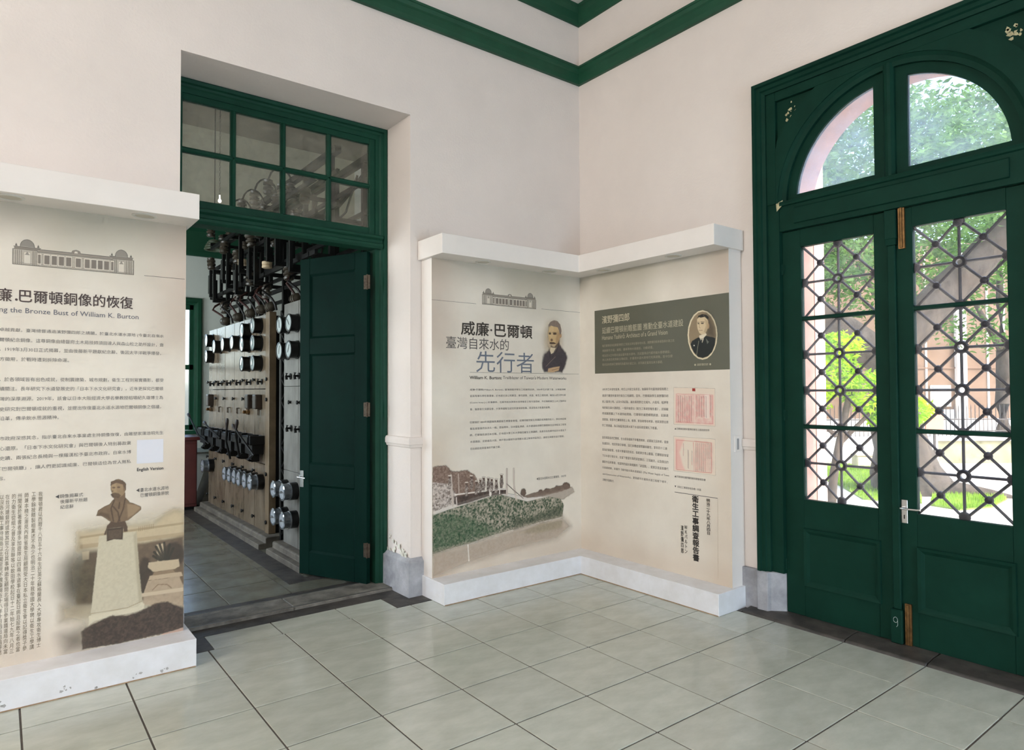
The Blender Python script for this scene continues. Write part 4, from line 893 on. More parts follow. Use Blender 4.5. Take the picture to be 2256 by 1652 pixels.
     ('p',(98,76,58),.9,.003,0,60,0,[(-3.6633,1.0064),(-3.6637,1.0049),(-3.6648,1.0036),(-3.6665,1.0027),(-3.6687,1.0022),(-3.6711,1.0021),(-3.6735,1.0026),(-3.6756,1.0035),(-3.6774,1.0048),(-3.6785,1.0063),(-3.6789,1.0078),(-3.6785,1.0093),(-3.6774,1.0106),(-3.6757,1.0115),(-3.6735,1.0121),(-3.6711,1.0121),(-3.6687,1.0116),(-3.6666,1.0107),(-3.6648,1.0095),(-3.6637,1.008)]),
     ('p',(108,86,66),.8,.003,0,60,0,[(-3.695,.9876),(-3.6953,.986),(-3.696,.9847),(-3.6971,.9838),(-3.6985,.9832),(-3.7001,.9831),(-3.7017,.9835),(-3.7031,.9843),(-3.7043,.9855),(-3.705,.987),(-3.7053,.9885),(-3.7051,.99),(-3.7043,.9913),(-3.7032,.9923),(-3.7018,.9929),(-3.7002,.993),(-3.6986,.9926),(-3.6972,.9918),(-3.696,.9906),(-3.6953,.9891)]),
     ('p',(132,106,80),.8,.003,0,60,0,[(-3.6397,.9923),(-3.6399,.9886),(-3.6407,.9853),(-3.6418,.9828),(-3.6432,.9812),(-3.6448,.9808),(-3.6465,.9815),(-3.6479,.9834),(-3.6491,.9861),(-3.6499,.9895),(-3.6502,.9932),(-3.6499,.9969),(-3.6492,1.0002),(-3.6481,1.0027),(-3.6467,1.0043),(-3.645,1.0047),(-3.6434,1.004),(-3.6419,1.0022),(-3.6408,.9994),(-3.64,.996)]),
     ('p',(64,52,44),1,.0133,.5,90,(98,82,68),[(-3.8352,.2564),(-3.8191,.2719),(-3.8028,.2799),(-3.7449,.3022),(-3.6943,.3131),(-3.6252,.3006),(-3.5725,.3077),(-3.5368,.3205),(-3.4826,.338),(-3.4272,.3373),(-3.338,.2824),(-3.3372,.168),(-3.4444,.1589),(-3.5712,.1575),(-3.6758,.154),(-3.7603,.1603),(-3.8303,.1644)]),
     ('p',(64,52,44),.5,.1184,.5,45,(120,104,86),[(-3.9232,.2572),(-3.8191,.2719),(-3.7935,.1701),(-3.9065,.1685)]),
     ('p',(196,164,146),.9,.0049,.15,60,0,[(-3.4537,.1579),(-3.3372,.1722),(-3.3371,.1452),(-3.4443,.1405)]),
    ]),
    ('portrait_print','CL',[-0.6233, -0.2638, 1.6772, 2.1706],0.0022,[
     ('p',(212,184,146),.8,.155,0,60,0,[(-.3935,1.9729),(-.3975,1.9348),(-.4085,1.9002),(-.4254,1.8725),(-.4464,1.8544),(-.4696,1.8477),(-.4925,1.8529),(-.513,1.8695),(-.5291,1.8957),(-.5393,1.929),(-.5426,1.9663),(-.5387,2.0038),(-.528,2.0381),(-.5115,2.0658),(-.4907,2.0843),(-.4677,2.0916),(-.4446,2.0869),(-.4238,2.0707),(-.4073,2.0444),(-.3969,2.0107)]),
     ('p',(68,60,66),.9,.0289,.2,70,(96,86,88),[(-.5929,1.7238),(-.5895,1.7792),(-.574,1.8305),(-.5188,1.8695),(-.4877,1.9056),(-.4695,1.8571),(-.4032,1.9347),(-.3688,1.8935),(-.3245,1.8523),(-.3089,1.8051),(-.3384,1.7284),(-.3705,1.6853),(-.569,1.6826)]),
     ('p',(226,206,172),1,.0056,0,60,0,[(-.4989,1.8935),(-.4381,1.8934),(-.4696,1.8477),(-.4944,1.8376),(-.5065,1.8652)]),
     ('p',(52,44,50),.8,.0056,0,60,0,[(-.5096,1.8698),(-.4944,1.8423),(-.5009,1.7907),(-.5191,1.8322)]),
     ('l',(150,130,118),.7,.0023,.0021,[(-.4449,1.8156),(-.5011,1.7721),(-.5504,1.7315)]),
     ('l',(40,34,40),.7,.0038,.0033,[(-.4001,1.9301),(-.432,1.8677),(-.4822,1.8099)]),
     ('p',(212,178,130),1,.007,.05,60,0,[(-.3913,2.0085),(-.3949,1.9806),(-.4047,1.9551),(-.4199,1.9347),(-.4389,1.9212),(-.4597,1.916),(-.4804,1.9196),(-.4989,1.9314),(-.5135,1.9504),(-.5227,1.9747),(-.5258,2.002),(-.5223,2.0295),(-.5127,2.0547),(-.4978,2.0752),(-.4791,2.0889),(-.4583,2.0945),(-.4375,2.0913),(-.4188,2.0796),(-.4039,2.0606),(-.3944,2.0361)]),
     ('p',(226,194,146),.6,.0207,0,60,0,[(-.5173,2.0654),(-.4678,2.0775),(-.4559,2.0077),(-.4933,1.9778),(-.5166,1.9954)]),
     ('p',(168,132,94),.7,.0227,0,60,0,[(-.4181,2.0378),(-.3919,2.0108),(-.4031,1.9489),(-.4379,1.9145),(-.4375,1.971)]),
     ('p',(186,148,108),1,.0028,0,60,0,[(-.373,1.9999),(-.3737,1.994),(-.3755,1.9886),(-.3784,1.9843),(-.3819,1.9815),(-.3858,1.9804),(-.3897,1.9811),(-.3932,1.9836),(-.396,1.9877),(-.3977,1.9929),(-.3983,1.9987),(-.3976,2.0046),(-.3958,2.0099),(-.393,2.0142),(-.3894,2.0171),(-.3855,2.0182),(-.3816,2.0175),(-.3781,2.015),(-.3753,2.0109),(-.3736,2.0057)]),
     ('p',(134,116,104),1,.0056,.3,110,(160,142,128),[(-.5247,2.0612),(-.5172,2.0887),(-.4923,2.1135),(-.4612,2.1258),(-.4206,2.1217),(-.3893,2.0961),(-.3751,2.0543),(-.3773,2.0163),(-.3945,2.0036),(-.4024,2.0386),(-.4148,2.0673),(-.4616,2.0722),(-.4926,2.0808)]),
     ('p',(66,48,38),.95,.0028,0,60,0,[(-.4919,2.0106),(-.4925,2.0083),(-.4945,2.0061),(-.4975,2.0043),(-.5013,2.003),(-.5055,2.0025),(-.5097,2.0026),(-.5134,2.0035),(-.5164,2.005),(-.5183,2.007),(-.519,2.0093),(-.5183,2.0116),(-.5164,2.0138),(-.5134,2.0156),(-.5096,2.0169),(-.5054,2.0174),(-.5012,2.0173),(-.4974,2.0164),(-.4944,2.0149),(-.4925,2.0129)]),
     ('p',(66,48,38),.95,.0028,0,60,0,[(-.4284,2.0128),(-.4295,2.0103),(-.4327,2.0079),(-.4377,2.0059),(-.444,2.0044),(-.4509,2.0037),(-.4579,2.0038),(-.4641,2.0046),(-.469,2.0061),(-.4722,2.0082),(-.4733,2.0106),(-.4722,2.0131),(-.469,2.0155),(-.464,2.0175),(-.4578,2.019),(-.4508,2.0197),(-.4439,2.0196),(-.4376,2.0188),(-.4326,2.0173),(-.4295,2.0152)]),
     ('l',(96,72,54),.8,.0023,.00235,[(-.5177,2.0196),(-.493,2.0223)]),
     ('l',(96,72,54),.8,.0023,.0028,[(-.4744,2.0232),(-.4308,2.023)]),
     ('p',(92,62,48),.85,.007,0,60,0,[(-.4724,1.9577),(-.4731,1.9539),(-.4751,1.9504),(-.4781,1.9476),(-.482,1.9457),(-.4862,1.9449),(-.4904,1.9453),(-.4941,1.9469),(-.4971,1.9495),(-.499,1.9528),(-.4997,1.9565),(-.499,1.9603),(-.497,1.9638),(-.494,1.9666),(-.4902,1.9685),(-.486,1.9693),(-.4818,1.9689),(-.478,1.9673),(-.475,1.9647),(-.4731,1.9614)]),
     ('p',(70,50,40),.95,.0028,.2,60,0,[(-.5135,1.9256),(-.4998,1.9401),(-.4626,1.9393),(-.4284,1.929),(-.4565,1.9232),(-.4938,1.9217)]),
     ('p',(80,60,50),.8,.007,0,60,0,[(-.5,1.9074),(-.4567,1.8997),(-.4095,1.9392),(-.403,1.9631),(-.3988,1.9349),(-.4381,1.891),(-.4816,1.8941)]),
     ('p',(206,170,130),.9,.0099,0,60,0,[(-.5261,1.7134),(-.4643,1.7261),(-.3954,1.7345),(-.4083,1.6989),(-.4708,1.6839),(-.5324,1.6831)]),
     ('l',(110,80,64),.7,.0023,.00235,[(-.4831,1.7001),(-.4081,1.7177)]),
    ]),
    ('portrait_print','CR',[-1.575, -1.2994, 1.7362, 2.1276],0.0022,[
     ('p',(222,208,176),1,.0009,0,60,0,[(-1.5682,1.9184),(-1.5613,1.8641),(-1.5428,1.8156),(-1.5142,1.7776),(-1.4782,1.7537),(-1.438,1.7465),(-1.3976,1.757),(-1.3608,1.7845),(-1.3316,1.8266),(-1.313,1.879),(-1.3071,1.9365),(-1.3145,1.9931),(-1.3344,2.0429),(-1.3647,2.0808),(-1.4021,2.1032),(-1.4428,2.1081),(-1.4828,2.0954),(-1.5181,2.0665),(-1.5456,2.0245),(-1.5628,1.9736)]),
     ('p',(150,130,102),1,.0014,.1,30,0,[(-1.5564,1.9192),(-1.5502,1.8681),(-1.5333,1.8226),(-1.5073,1.7869),(-1.4746,1.7645),(-1.4382,1.7577),(-1.4015,1.7676),(-1.3683,1.7934),(-1.3419,1.8327),(-1.3252,1.8818),(-1.3199,1.9356),(-1.3266,1.9886),(-1.3446,2.0353),(-1.3719,2.0709),(-1.4058,2.0921),(-1.4427,2.0969),(-1.4789,2.0851),(-1.511,2.0582),(-1.5359,2.0189),(-1.5516,1.971)]),
     ('p',(70,62,50),.8,.0703,0,60,0,[(-1.4715,2.0875),(-1.5149,2.0509),(-1.5492,1.9787),(-1.5553,1.9138),(-1.5452,1.8868),(-1.4692,1.9196)]),
     ('p',(24,30,28),1,.0056,.15,50,(40,46,44),[(-1.3328,1.8622),(-1.3504,1.8897),(-1.402,1.9124),(-1.4245,1.9039),(-1.4692,1.9196),(-1.513,1.9097),(-1.5507,1.8957),(-1.5474,1.8498),(-1.5224,1.8004),(-1.4893,1.7719),(-1.4393,1.76),(-1.4001,1.7688),(-1.3609,1.8084)]),
     ('p',(226,214,190),1,.0023,0,60,0,[(-1.4112,1.9236),(-1.4695,1.9383),(-1.4759,1.9262),(-1.4468,1.9024),(-1.4199,1.8986),(-1.4133,1.9093)]),
     ('p',(200,190,168),1,.0023,0,60,0,[(-1.4187,1.8949),(-1.4524,1.9021),(-1.438,1.8702),(-1.4253,1.8804)]),
     ('p',(44,48,48),1,.0019,0,60,0,[(-1.4232,1.8922),(-1.4383,1.8936),(-1.4352,1.8727),(-1.4196,1.8784)]),
     ('p',(118,120,110),.8,.0028,0,60,0,[(-1.469,1.901),(-1.4853,1.8813),(-1.495,1.8737),(-1.4794,1.8584)]),
     ('l',(190,184,160),.7,.0014,.0014,[(-1.4073,1.8862),(-1.3953,1.8303),(-1.3861,1.7788)]),
     ('p',(220,214,200),1,.0014,0,60,0,[(-1.3712,1.8543),(-1.3709,1.853),(-1.3701,1.8519),(-1.3688,1.851),(-1.3672,1.8505),(-1.3654,1.8504),(-1.3636,1.8507),(-1.3621,1.8514),(-1.3608,1.8524),(-1.36,1.8536),(-1.3597,1.855),(-1.36,1.8563),(-1.3609,1.8574),(-1.3622,1.8583),(-1.3638,1.8588),(-1.3655,1.8589),(-1.3673,1.8586),(-1.3689,1.8579),(-1.3701,1.8569),(-1.3709,1.8556)]),
     ('p',(214,192,156),1,.0028,.05,60,0,[(-1.3953,2.0476),(-1.4153,2.0599),(-1.471,2.0549),(-1.4899,2.0252),(-1.4921,1.9832),(-1.478,1.9563),(-1.4639,1.934),(-1.436,1.929),(-1.4137,1.9423),(-1.3972,1.9765),(-1.3931,2.0099)]),
     ('p',(168,142,108),.6,.0126,0,60,0,[(-1.4598,2.0419),(-1.4899,2.0252),(-1.4921,1.9832),(-1.4695,1.9383),(-1.453,1.9488),(-1.4702,1.9942)]),
     ('p',(176,146,112),1,.0023,0,60,0,[(-1.4988,1.9873),(-1.4983,1.9813),(-1.4971,1.976),(-1.4954,1.9718),(-1.4932,1.9692),(-1.4908,1.9684),(-1.4885,1.9695),(-1.4864,1.9725),(-1.4847,1.9769),(-1.4837,1.9825),(-1.4834,1.9885),(-1.4839,1.9945),(-1.485,1.9999),(-1.4868,2.0041),(-1.489,2.0067),(-1.4913,2.0074),(-1.4937,2.0063),(-1.4958,2.0033),(-1.4974,1.9989),(-1.4985,1.9933)]),
     ('p',(38,34,28),1,.0028,.2,60,0,[(-1.397,2.0484),(-1.4041,2.0704),(-1.438,2.079),(-1.4713,2.0726),(-1.4931,2.0552),(-1.494,2.0388),(-1.4791,2.0402),(-1.46,2.0559),(-1.4264,2.0542),(-1.4096,2.0605)]),
     ('l',(120,110,92),.7,.0019,.00185,[(-1.449,2.0686),(-1.4737,2.0476)]),
     ('p',(52,40,32),.95,.0019,0,60,0,[(-1.4152,2.0119),(-1.4147,2.0106),(-1.4135,2.0095),(-1.4114,2.0088),(-1.4089,2.0084),(-1.4061,2.0084),(-1.4033,2.0088),(-1.4008,2.0096),(-1.3988,2.0107),(-1.3976,2.012),(-1.3971,2.0134),(-1.3976,2.0147),(-1.3989,2.0157),(-1.4009,2.0165),(-1.4034,2.0169),(-1.4062,2.0169),(-1.409,2.0164),(-1.4115,2.0156),(-1.4135,2.0145),(-1.4148,2.0132)]),
     ('p',(52,40,32),.95,.0019,0,60,0,[(-1.4532,2.0106),(-1.4526,2.0092),(-1.4507,2.0081),(-1.4477,2.0073),(-1.444,2.0069),(-1.4398,2.007),(-1.4357,2.0076),(-1.4319,2.0086),(-1.429,2.0099),(-1.4271,2.0113),(-1.4265,2.0128),(-1.4271,2.0142),(-1.4291,2.0154),(-1.4321,2.0162),(-1.4358,2.0165),(-1.4399,2.0164),(-1.4441,2.0158),(-1.4478,2.0148),(-1.4507,2.0136),(-1.4526,2.0121)]),
     ('l',(60,46,36),.9,.0019,.00185,[(-1.3967,2.0229),(-1.4148,2.0213)]),
     ('l',(60,46,36),.9,.0019,.0021,[(-1.426,2.0237),(-1.4567,2.0197)]),
     ('l',(150,120,90),.8,.0019,.00165,[(-1.4157,2.0081),(-1.4115,1.9849),(-1.4226,1.9793)]),
     ('l',(120,78,64),.9,.0019,.00185,[(-1.4112,1.9623),(-1.4392,1.9611)]),
    ]),
    ('document_print','CR',[-1.5487, -1.1682, 1.2476, 1.555],0.0025,[
     ('p',(232,214,196),1,.0017,0,60,0,[(-1.1749,1.548),(-1.5408,1.5379),(-1.5397,1.2692),(-1.1729,1.2687)]),
     ('p',(226,150,148),.55,.0135,.7,40,(236,208,194),[(-1.1916,1.4991),(-1.5299,1.4928),(-1.5295,1.2754),(-1.186,1.2785)]),
     ('p',(236,214,200),.9,.0045,0,60,0,[(-1.3618,1.5332),(-1.3686,1.5331),(-1.3679,1.2737),(-1.3611,1.2735)]),
     ('p',(240,224,212),.8,.0056,0,60,0,[(-1.4515,1.4994),(-1.491,1.4994),(-1.4925,1.3226),(-1.4517,1.3213)]),
     ('p',(160,44,36),1,.0023,0,60,0,[(-1.3441,1.5401),(-1.3714,1.5399),(-1.3725,1.5173),(-1.3452,1.5185)]),
     ('l',(120,60,56),.8,.0011,.00145,[(-1.2135,1.4854),(-1.2203,1.4813)]),
     ('l',(190,60,56),.8,.0011,.00145,[(-1.2152,1.4784),(-1.2222,1.4727)]),
     ('l',(120,60,56),.8,.0011,.00145,[(-1.2136,1.4697),(-1.2204,1.465)]),
     ('l',(120,60,56),.8,.0011,.00145,[(-1.2154,1.4621),(-1.2222,1.4581)]),
     ('l',(190,60,56),.8,.0011,.00145,[(-1.2132,1.4551),(-1.2206,1.447)]),
     ('l',(120,60,56),.8,.0011,.00145,[(-1.2149,1.4441),(-1.2221,1.4371)]),
     ('l',(120,60,56),.8,.0011,.00145,[(-1.2143,1.4341),(-1.2209,1.4302)]),
     ('l',(120,60,56),.8,.0011,.00145,[(-1.2125,1.4272),(-1.222,1.4228)]),
     ('l',(120,60,56),.8,.0011,.00145,[(-1.213,1.4198),(-1.2218,1.4115)]),
     ('l',(190,60,56),.8,.0011,.00145,[(-1.2145,1.4085),(-1.2206,1.4018)]),
     ('l',(120,60,56),.8,.0011,.00145,[(-1.2131,1.3988),(-1.2194,1.393)]),
     ('l',(190,60,56),.8,.0011,.00145,[(-1.2119,1.39),(-1.219,1.3849)]),
     ('l',(120,60,56),.8,.0011,.00145,[(-1.2132,1.3819),(-1.2201,1.375)]),
     ('l',(190,60,56),.8,.0011,.00145,[(-1.2121,1.3719),(-1.2198,1.3666)]),
     ('l',(120,60,56),.8,.0011,.00145,[(-1.2123,1.3636),(-1.2196,1.3591)]),
     ('l',(120,60,56),.8,.0011,.00145,[(-1.213,1.3561),(-1.221,1.3485)]),
     ('l',(120,60,56),.8,.0011,.00145,[(-1.2119,1.3454),(-1.2205,1.3415)]),
     ('l',(120,60,56),.8,.0011,.00145,[(-1.2121,1.3384),(-1.2187,1.3316)]),
     ('l',(120,60,56),.8,.0011,.00145,[(-1.213,1.3285),(-1.2207,1.3226)]),
     ('l',(120,60,56),.8,.0011,.00145,[(-1.2137,1.3195),(-1.218,1.3107)]),
     ('l',(190,60,56),.8,.0011,.00145,[(-1.213,1.3077),(-1.219,1.3027)]),
     ('l',(120,60,56),.8,.0011,.00145,[(-1.213,1.2996),(-1.2185,1.2909)]),
     ('l',(120,60,56),.8,.0011,.00145,[(-1.2341,1.4858),(-1.2427,1.4799)]),
     ('l',(120,60,56),.8,.0011,.00145,[(-1.233,1.4769),(-1.2404,1.4716)]),
     ('l',(120,60,56),.8,.0011,.00145,[(-1.2336,1.4687),(-1.2401,1.4607)]),
     ('l',(120,60,56),.8,.0011,.00145,[(-1.2332,1.4578),(-1.2398,1.4488)]),
     ('l',(120,60,56),.8,.0011,.00145,[(-1.2344,1.4458),(-1.24,1.4421)]),
     ('l',(120,60,56),.8,.0011,.00145,[(-1.2331,1.4392),(-1.2423,1.4356)]),
     ('l',(120,60,56),.8,.0011,.00145,[(-1.2345,1.4326),(-1.2405,1.4285)]),
     ('l',(120,60,56),.8,.0011,.00145,[(-1.2329,1.4255),(-1.2404,1.4165)]),
     ('l',(120,60,56),.8,.0011,.00145,[(-1.2328,1.4135),(-1.2417,1.41)]),
     ('l',(120,60,56),.8,.0011,.00145,[(-1.2321,1.4069),(-1.2397,1.3988)]),
     ('l',(120,60,56),.8,.0011,.00145,[(-1.2325,1.3958),(-1.2414,1.3911)]),
     ('l',(120,60,56),.8,.0011,.00145,[(-1.2344,1.3881),(-1.2404,1.3839)]),
     ('l',(120,60,56),.8,.0011,.00145,[(-1.2342,1.3809),(-1.2405,1.3719)]),
     ('l',(120,60,56),.8,.0011,.00145,[(-1.2329,1.3689),(-1.2388,1.361)]),
     ('l',(190,60,56),.8,.0011,.00145,[(-1.2339,1.358),(-1.241,1.3535)]),
     ('l',(120,60,56),.8,.0011,.00145,[(-1.2335,1.3504),(-1.2401,1.3452)]),
     ('l',(120,60,56),.8,.0011,.00145,[(-1.233,1.3422),(-1.2401,1.3342)]),
     ('l',(190,60,56),.8,.0011,.00145,[(-1.2337,1.3311),(-1.2383,1.3263)]),
     ('l',(190,60,56),.8,.0011,.00145,[(-1.2328,1.3232),(-1.238,1.3143)]),
     ('l',(120,60,56),.8,.0011,.00145,[(-1.2335,1.3113),(-1.2397,1.3029)]),
     ('l',(120,60,56),.8,.0011,.00145,[(-1.2324,1.2998),(-1.2393,1.2962)]),
     ('l',(190,60,56),.8,.0011,.00145,[(-1.2312,1.2931),(-1.2376,1.2855)]),
     ('l',(190,60,56),.8,.0011,.00145,[(-1.2531,1.4792),(-1.2621,1.4757)]),
     ('l',(190,60,56),.8,.0011,.00145,[(-1.2542,1.4728),(-1.2621,1.4649)]),
     ('l',(120,60,56),.8,.0011,.00145,[(-1.2535,1.462),(-1.262,1.4574)]),
     ('l',(120,60,56),.8,.0011,.00145,[(-1.2539,1.4545),(-1.2595,1.4466)]),
     ('l',(120,60,56),.8,.0011,.00145,[(-1.2537,1.4437),(-1.2618,1.4401)]),
     ('l',(120,60,56),.8,.0011,.00145,[(-1.2532,1.4372),(-1.2614,1.4303)]),
     ('l',(120,60,56),.8,.0011,.00145,[(-1.2545,1.4274),(-1.2614,1.421)]),
     ('l',(120,60,56),.8,.0011,.00145,[(-1.2531,1.418),(-1.2612,1.4142)]),
     ('l',(120,60,56),.8,.0011,.00145,[(-1.2533,1.4112),(-1.2616,1.4061)]),
     ('l',(120,60,56),.8,.0011,.00145,[(-1.2535,1.4031),(-1.2613,1.3993)]),
     ('l',(120,60,56),.8,.0011,.00145,[(-1.2541,1.3963),(-1.2609,1.39)]),
     ('l',(190,60,56),.8,.0011,.00145,[(-1.2521,1.387),(-1.2594,1.3833)]),
     ('l',(120,60,56),.8,.0011,.00145,[(-1.2537,1.3803),(-1.2589,1.3722)]),
     ('l',(120,60,56),.8,.0011,.00145,[(-1.2518,1.3691),(-1.2597,1.3609)]),
     ('l',(120,60,56),.8,.0011,.00145,[(-1.2538,1.3578),(-1.2602,1.3526)]),
     ('l',(120,60,56),.8,.0011,.00145,[(-1.2526,1.3496),(-1.2595,1.3463)]),
     ('l',(120,60,56),.8,.0011,.00145,[(-1.2512,1.3432),(-1.2587,1.3358)]),
     ('l',(120,60,56),.8,.0011,.00145,[(-1.253,1.3328),(-1.2606,1.3247)]),
     ('l',(120,60,56),.8,.0011,.00145,[(-1.2525,1.3216),(-1.2586,1.3147)]),
     ('l',(120,60,56),.8,.0011,.00145,[(-1.2532,1.3117),(-1.2584,1.3032)]),
     ('l',(190,60,56),.8,.0011,.00145,[(-1.2522,1.3001),(-1.2587,1.2919)]),
     ('l',(120,60,56),.8,.0011,.00145,[(-1.2744,1.4864),(-1.2799,1.4786)]),
     ('l',(120,60,56),.8,.0011,.00145,[(-1.2747,1.4757),(-1.2799,1.4718)]),
     ('l',(120,60,56),.8,.0011,.00145,[(-1.274,1.4689),(-1.2802,1.4604)]),
     ('l',(120,60,56),.8,.0011,.00145,[(-1.2733,1.4575),(-1.2817,1.4505)]),
     ('l',(120,60,56),.8,.0011,.00145,[(-1.273,1.4476),(-1.2799,1.4432)]),
     ('l',(120,60,56),.8,.0011,.00145,[(-1.2746,1.4403),(-1.2813,1.4368)]),
     ('l',(190,60,56),.8,.0011,.00145,[(-1.2746,1.4338),(-1.2793,1.4259)]),
     ('l',(120,60,56),.8,.0011,.00145,[(-1.2734,1.4229),(-1.2813,1.4163)]),
     ('l',(190,60,56),.8,.0011,.00145,[(-1.272,1.4133),(-1.2804,1.4056)]),
     ('l',(120,60,56),.8,.0011,.00145,[(-1.2732,1.4026),(-1.2807,1.3955)]),
     ('l',(190,60,56),.8,.0011,.00145,[(-1.2725,1.3925),(-1.28,1.3874)]),
     ('l',(120,60,56),.8,.0011,.00145,[(-1.2721,1.3844),(-1.2788,1.376)]),
     ('l',(120,60,56),.8,.0011,.00145,[(-1.2739,1.373),(-1.2806,1.3679)]),
     ('l',(120,60,56),.8,.0011,.00145,[(-1.2733,1.3648),(-1.2787,1.3592)]),
     ('l',(120,60,56),.8,.0011,.00145,[(-1.2714,1.3562),(-1.2794,1.3506)]),
     ('l',(120,60,56),.8,.0011,.00145,[(-1.2718,1.3476),(-1.2804,1.3404)]),
     ('l',(120,60,56),.8,.0011,.00145,[(-1.2708,1.3373),(-1.2803,1.3305)]),
     ('l',(190,60,56),.8,.0011,.00145,[(-1.2722,1.3274),(-1.2783,1.3185)]),
     ('l',(120,60,56),.8,.0011,.00145,[(-1.271,1.3155),(-1.2799,1.3118)]),
     ('l',(190,60,56),.8,.0011,.00145,[(-1.2707,1.3086),(-1.2779,1.3003)]),
     ('l',(190,60,56),.8,.0011,.00145,[(-1.2706,1.2972),(-1.2793,1.2924)]),
     ('l',(190,60,56),.8,.0011,.00145,[(-1.2928,1.4816),(-1.3005,1.475)]),
     ('l',(120,60,56),.8,.0011,.00145,[(-1.2921,1.4721),(-1.2998,1.4679)]),
     ('l',(120,60,56),.8,.0011,.00145,[(-1.2947,1.465),(-1.2996,1.4609)]),
     ('l',(120,60,56),.8,.0011,.00145,[(-1.2938,1.458),(-1.3005,1.4495)]),
     ('l',(190,60,56),.8,.0011,.00145,[(-1.2937,1.4466),(-1.3001,1.4378)]),
     ('l',(120,60,56),.8,.0011,.00145,[(-1.293,1.4349),(-1.2998,1.4276)]),
     ('l',(190,60,56),.8,.0011,.00145,[(-1.2927,1.4246),(-1.2985,1.4204)]),
     ('l',(190,60,56),.8,.0011,.00145,[(-1.292,1.4175),(-1.2993,1.4132)]),
     ('l',(190,60,56),.8,.0011,.00145,[(-1.2921,1.4102),(-1.2991,1.403)]),
     ('l',(120,60,56),.8,.0011,.00145,[(-1.2935,1.4001),(-1.298,1.3943)]),
     ('l',(120,60,56),.8,.0011,.00145,[(-1.2914,1.3914),(-1.3002,1.3826)]),
     ('l',(120,60,56),.8,.0011,.00145,[(-1.2923,1.3796),(-1.299,1.3716)]),
     ('l',(120,60,56),.8,.0011,.00145,[(-1.293,1.3686),(-1.3003,1.3613)]),
     ('l',(190,60,56),.8,.0011,.00145,[(-1.2931,1.3583),(-1.2984,1.3509)]),
     ('l',(190,60,56),.8,.0011,.00145,[(-1.292,1.3479),(-1.2975,1.3398)]),
     ('l',(190,60,56),.8,.0011,.00145,[(-1.2911,1.3368),(-1.2989,1.3301)]),
     ('l',(120,60,56),.8,.0011,.00145,[(-1.2902,1.327),(-1.2987,1.3187)]),
     ('l',(190,60,56),.8,.0011,.00145,[(-1.2918,1.3156),(-1.2977,1.3109)]),
     ('l',(120,60,56),.8,.0011,.00145,[(-1.2908,1.3078),(-1.2991,1.2996)]),
     ('l',(190,60,56),.8,.0011,.00145,[(-1.2922,1.2965),(-1.2984,1.2882)]),
     ('l',(120,60,56),.8,.0011,.00145,[(-1.3143,1.4815),(-1.3194,1.4746)]),
     ('l',(120,60,56),.8,.0011,.00145,[(-1.3128,1.4718),(-1.3198,1.4679)]),
     ('l',(120,60,56),.8,.0011,.00145,[(-1.3119,1.465),(-1.3184,1.4582)]),
     ('l',(190,60,56),.8,.0011,.00145,[(-1.3132,1.4554),(-1.3184,1.4475)]),
     ('l',(190,60,56),.8,.0011,.00145,[(-1.3125,1.4446),(-1.3179,1.4357)]),
     ('l',(120,60,56),.8,.0011,.00145,[(-1.3127,1.4328),(-1.3178,1.4247)]),
     ('l',(120,60,56),.8,.0011,.00145,[(-1.3121,1.4217),(-1.318,1.4142)]),
     ('l',(190,60,56),.8,.0011,.00145,[(-1.3128,1.4113),(-1.3198,1.406)]),
     ('l',(120,60,56),.8,.0011,.00145,[(-1.3122,1.403),(-1.3175,1.398)]),
     ('l',(190,60,56),.8,.0011,.00145,[(-1.3126,1.3951),(-1.3197,1.3894)]),
     ('l',(120,60,56),.8,.0011,.00145,[(-1.3125,1.3864),(-1.3192,1.3815)]),
     ('l',(120,60,56),.8,.0011,.00145,[(-1.3103,1.3784),(-1.3196,1.3727)]),
     ('l',(120,60,56),.8,.0011,.00145,[(-1.3122,1.3697),(-1.3181,1.3612)]),
     ('l',(190,60,56),.8,.0011,.00145,[(-1.3109,1.3581),(-1.3185,1.3514)]),
     ('l',(120,60,56),.8,.0011,.00145,[(-1.3099,1.3483),(-1.3175,1.3436)]),
     ('l',(190,60,56),.8,.0011,.00145,[(-1.3101,1.3406),(-1.3187,1.3358)]),
     ('l',(190,60,56),.8,.0011,.00145,[(-1.3101,1.3327),(-1.3168,1.329)]),
     ('l',(190,60,56),.8,.0011,.00145,[(-1.3114,1.326),(-1.3189,1.3216)]),
     ('l',(120,60,56),.8,.0011,.00145,[(-1.3104,1.3185),(-1.3176,1.3125)]),
     ('l',(120,60,56),.8,.0011,.00145,[(-1.31,1.3094),(-1.3185,1.3006)]),
     ('l',(190,60,56),.8,.0011,.00145,[(-1.31,1.2975),(-1.3176,1.2937)]),
     ('l',(120,60,56),.8,.0011,.00145,[(-1.3333,1.4819),(-1.3382,1.4734)]),
     ('l',(120,60,56),.8,.0011,.00145,[(-1.3329,1.4705),(-1.3381,1.463)]),
     ('l',(120,60,56),.8,.0011,.00145,[(-1.3316,1.4602),(-1.3384,1.4556)]),
     ('l',(120,60,56),.8,.0011,.00145,[(-1.3316,1.4527),(-1.3401,1.4438)]),
     ('l',(120,60,56),.8,.0011,.00145,[(-1.333,1.4409),(-1.3399,1.4366)]),
     ('l',(190,60,56),.8,.0011,.00145,[(-1.3305,1.4337),(-1.3396,1.4265)]),
     ('l',(120,60,56),.8,.0011,.00145,[(-1.3325,1.4236),(-1.3373,1.4163)]),
     ('l',(120,60,56),.8,.0011,.00145,[(-1.3314,1.4133),(-1.3384,1.4089)]),
     ('l',(120,60,56),.8,.0011,.00145,[(-1.332,1.406),(-1.3391,1.3996)]),
     ('l',(120,60,56),.8,.0011,.00145,[(-1.3303,1.3966),(-1.3372,1.3891)]),
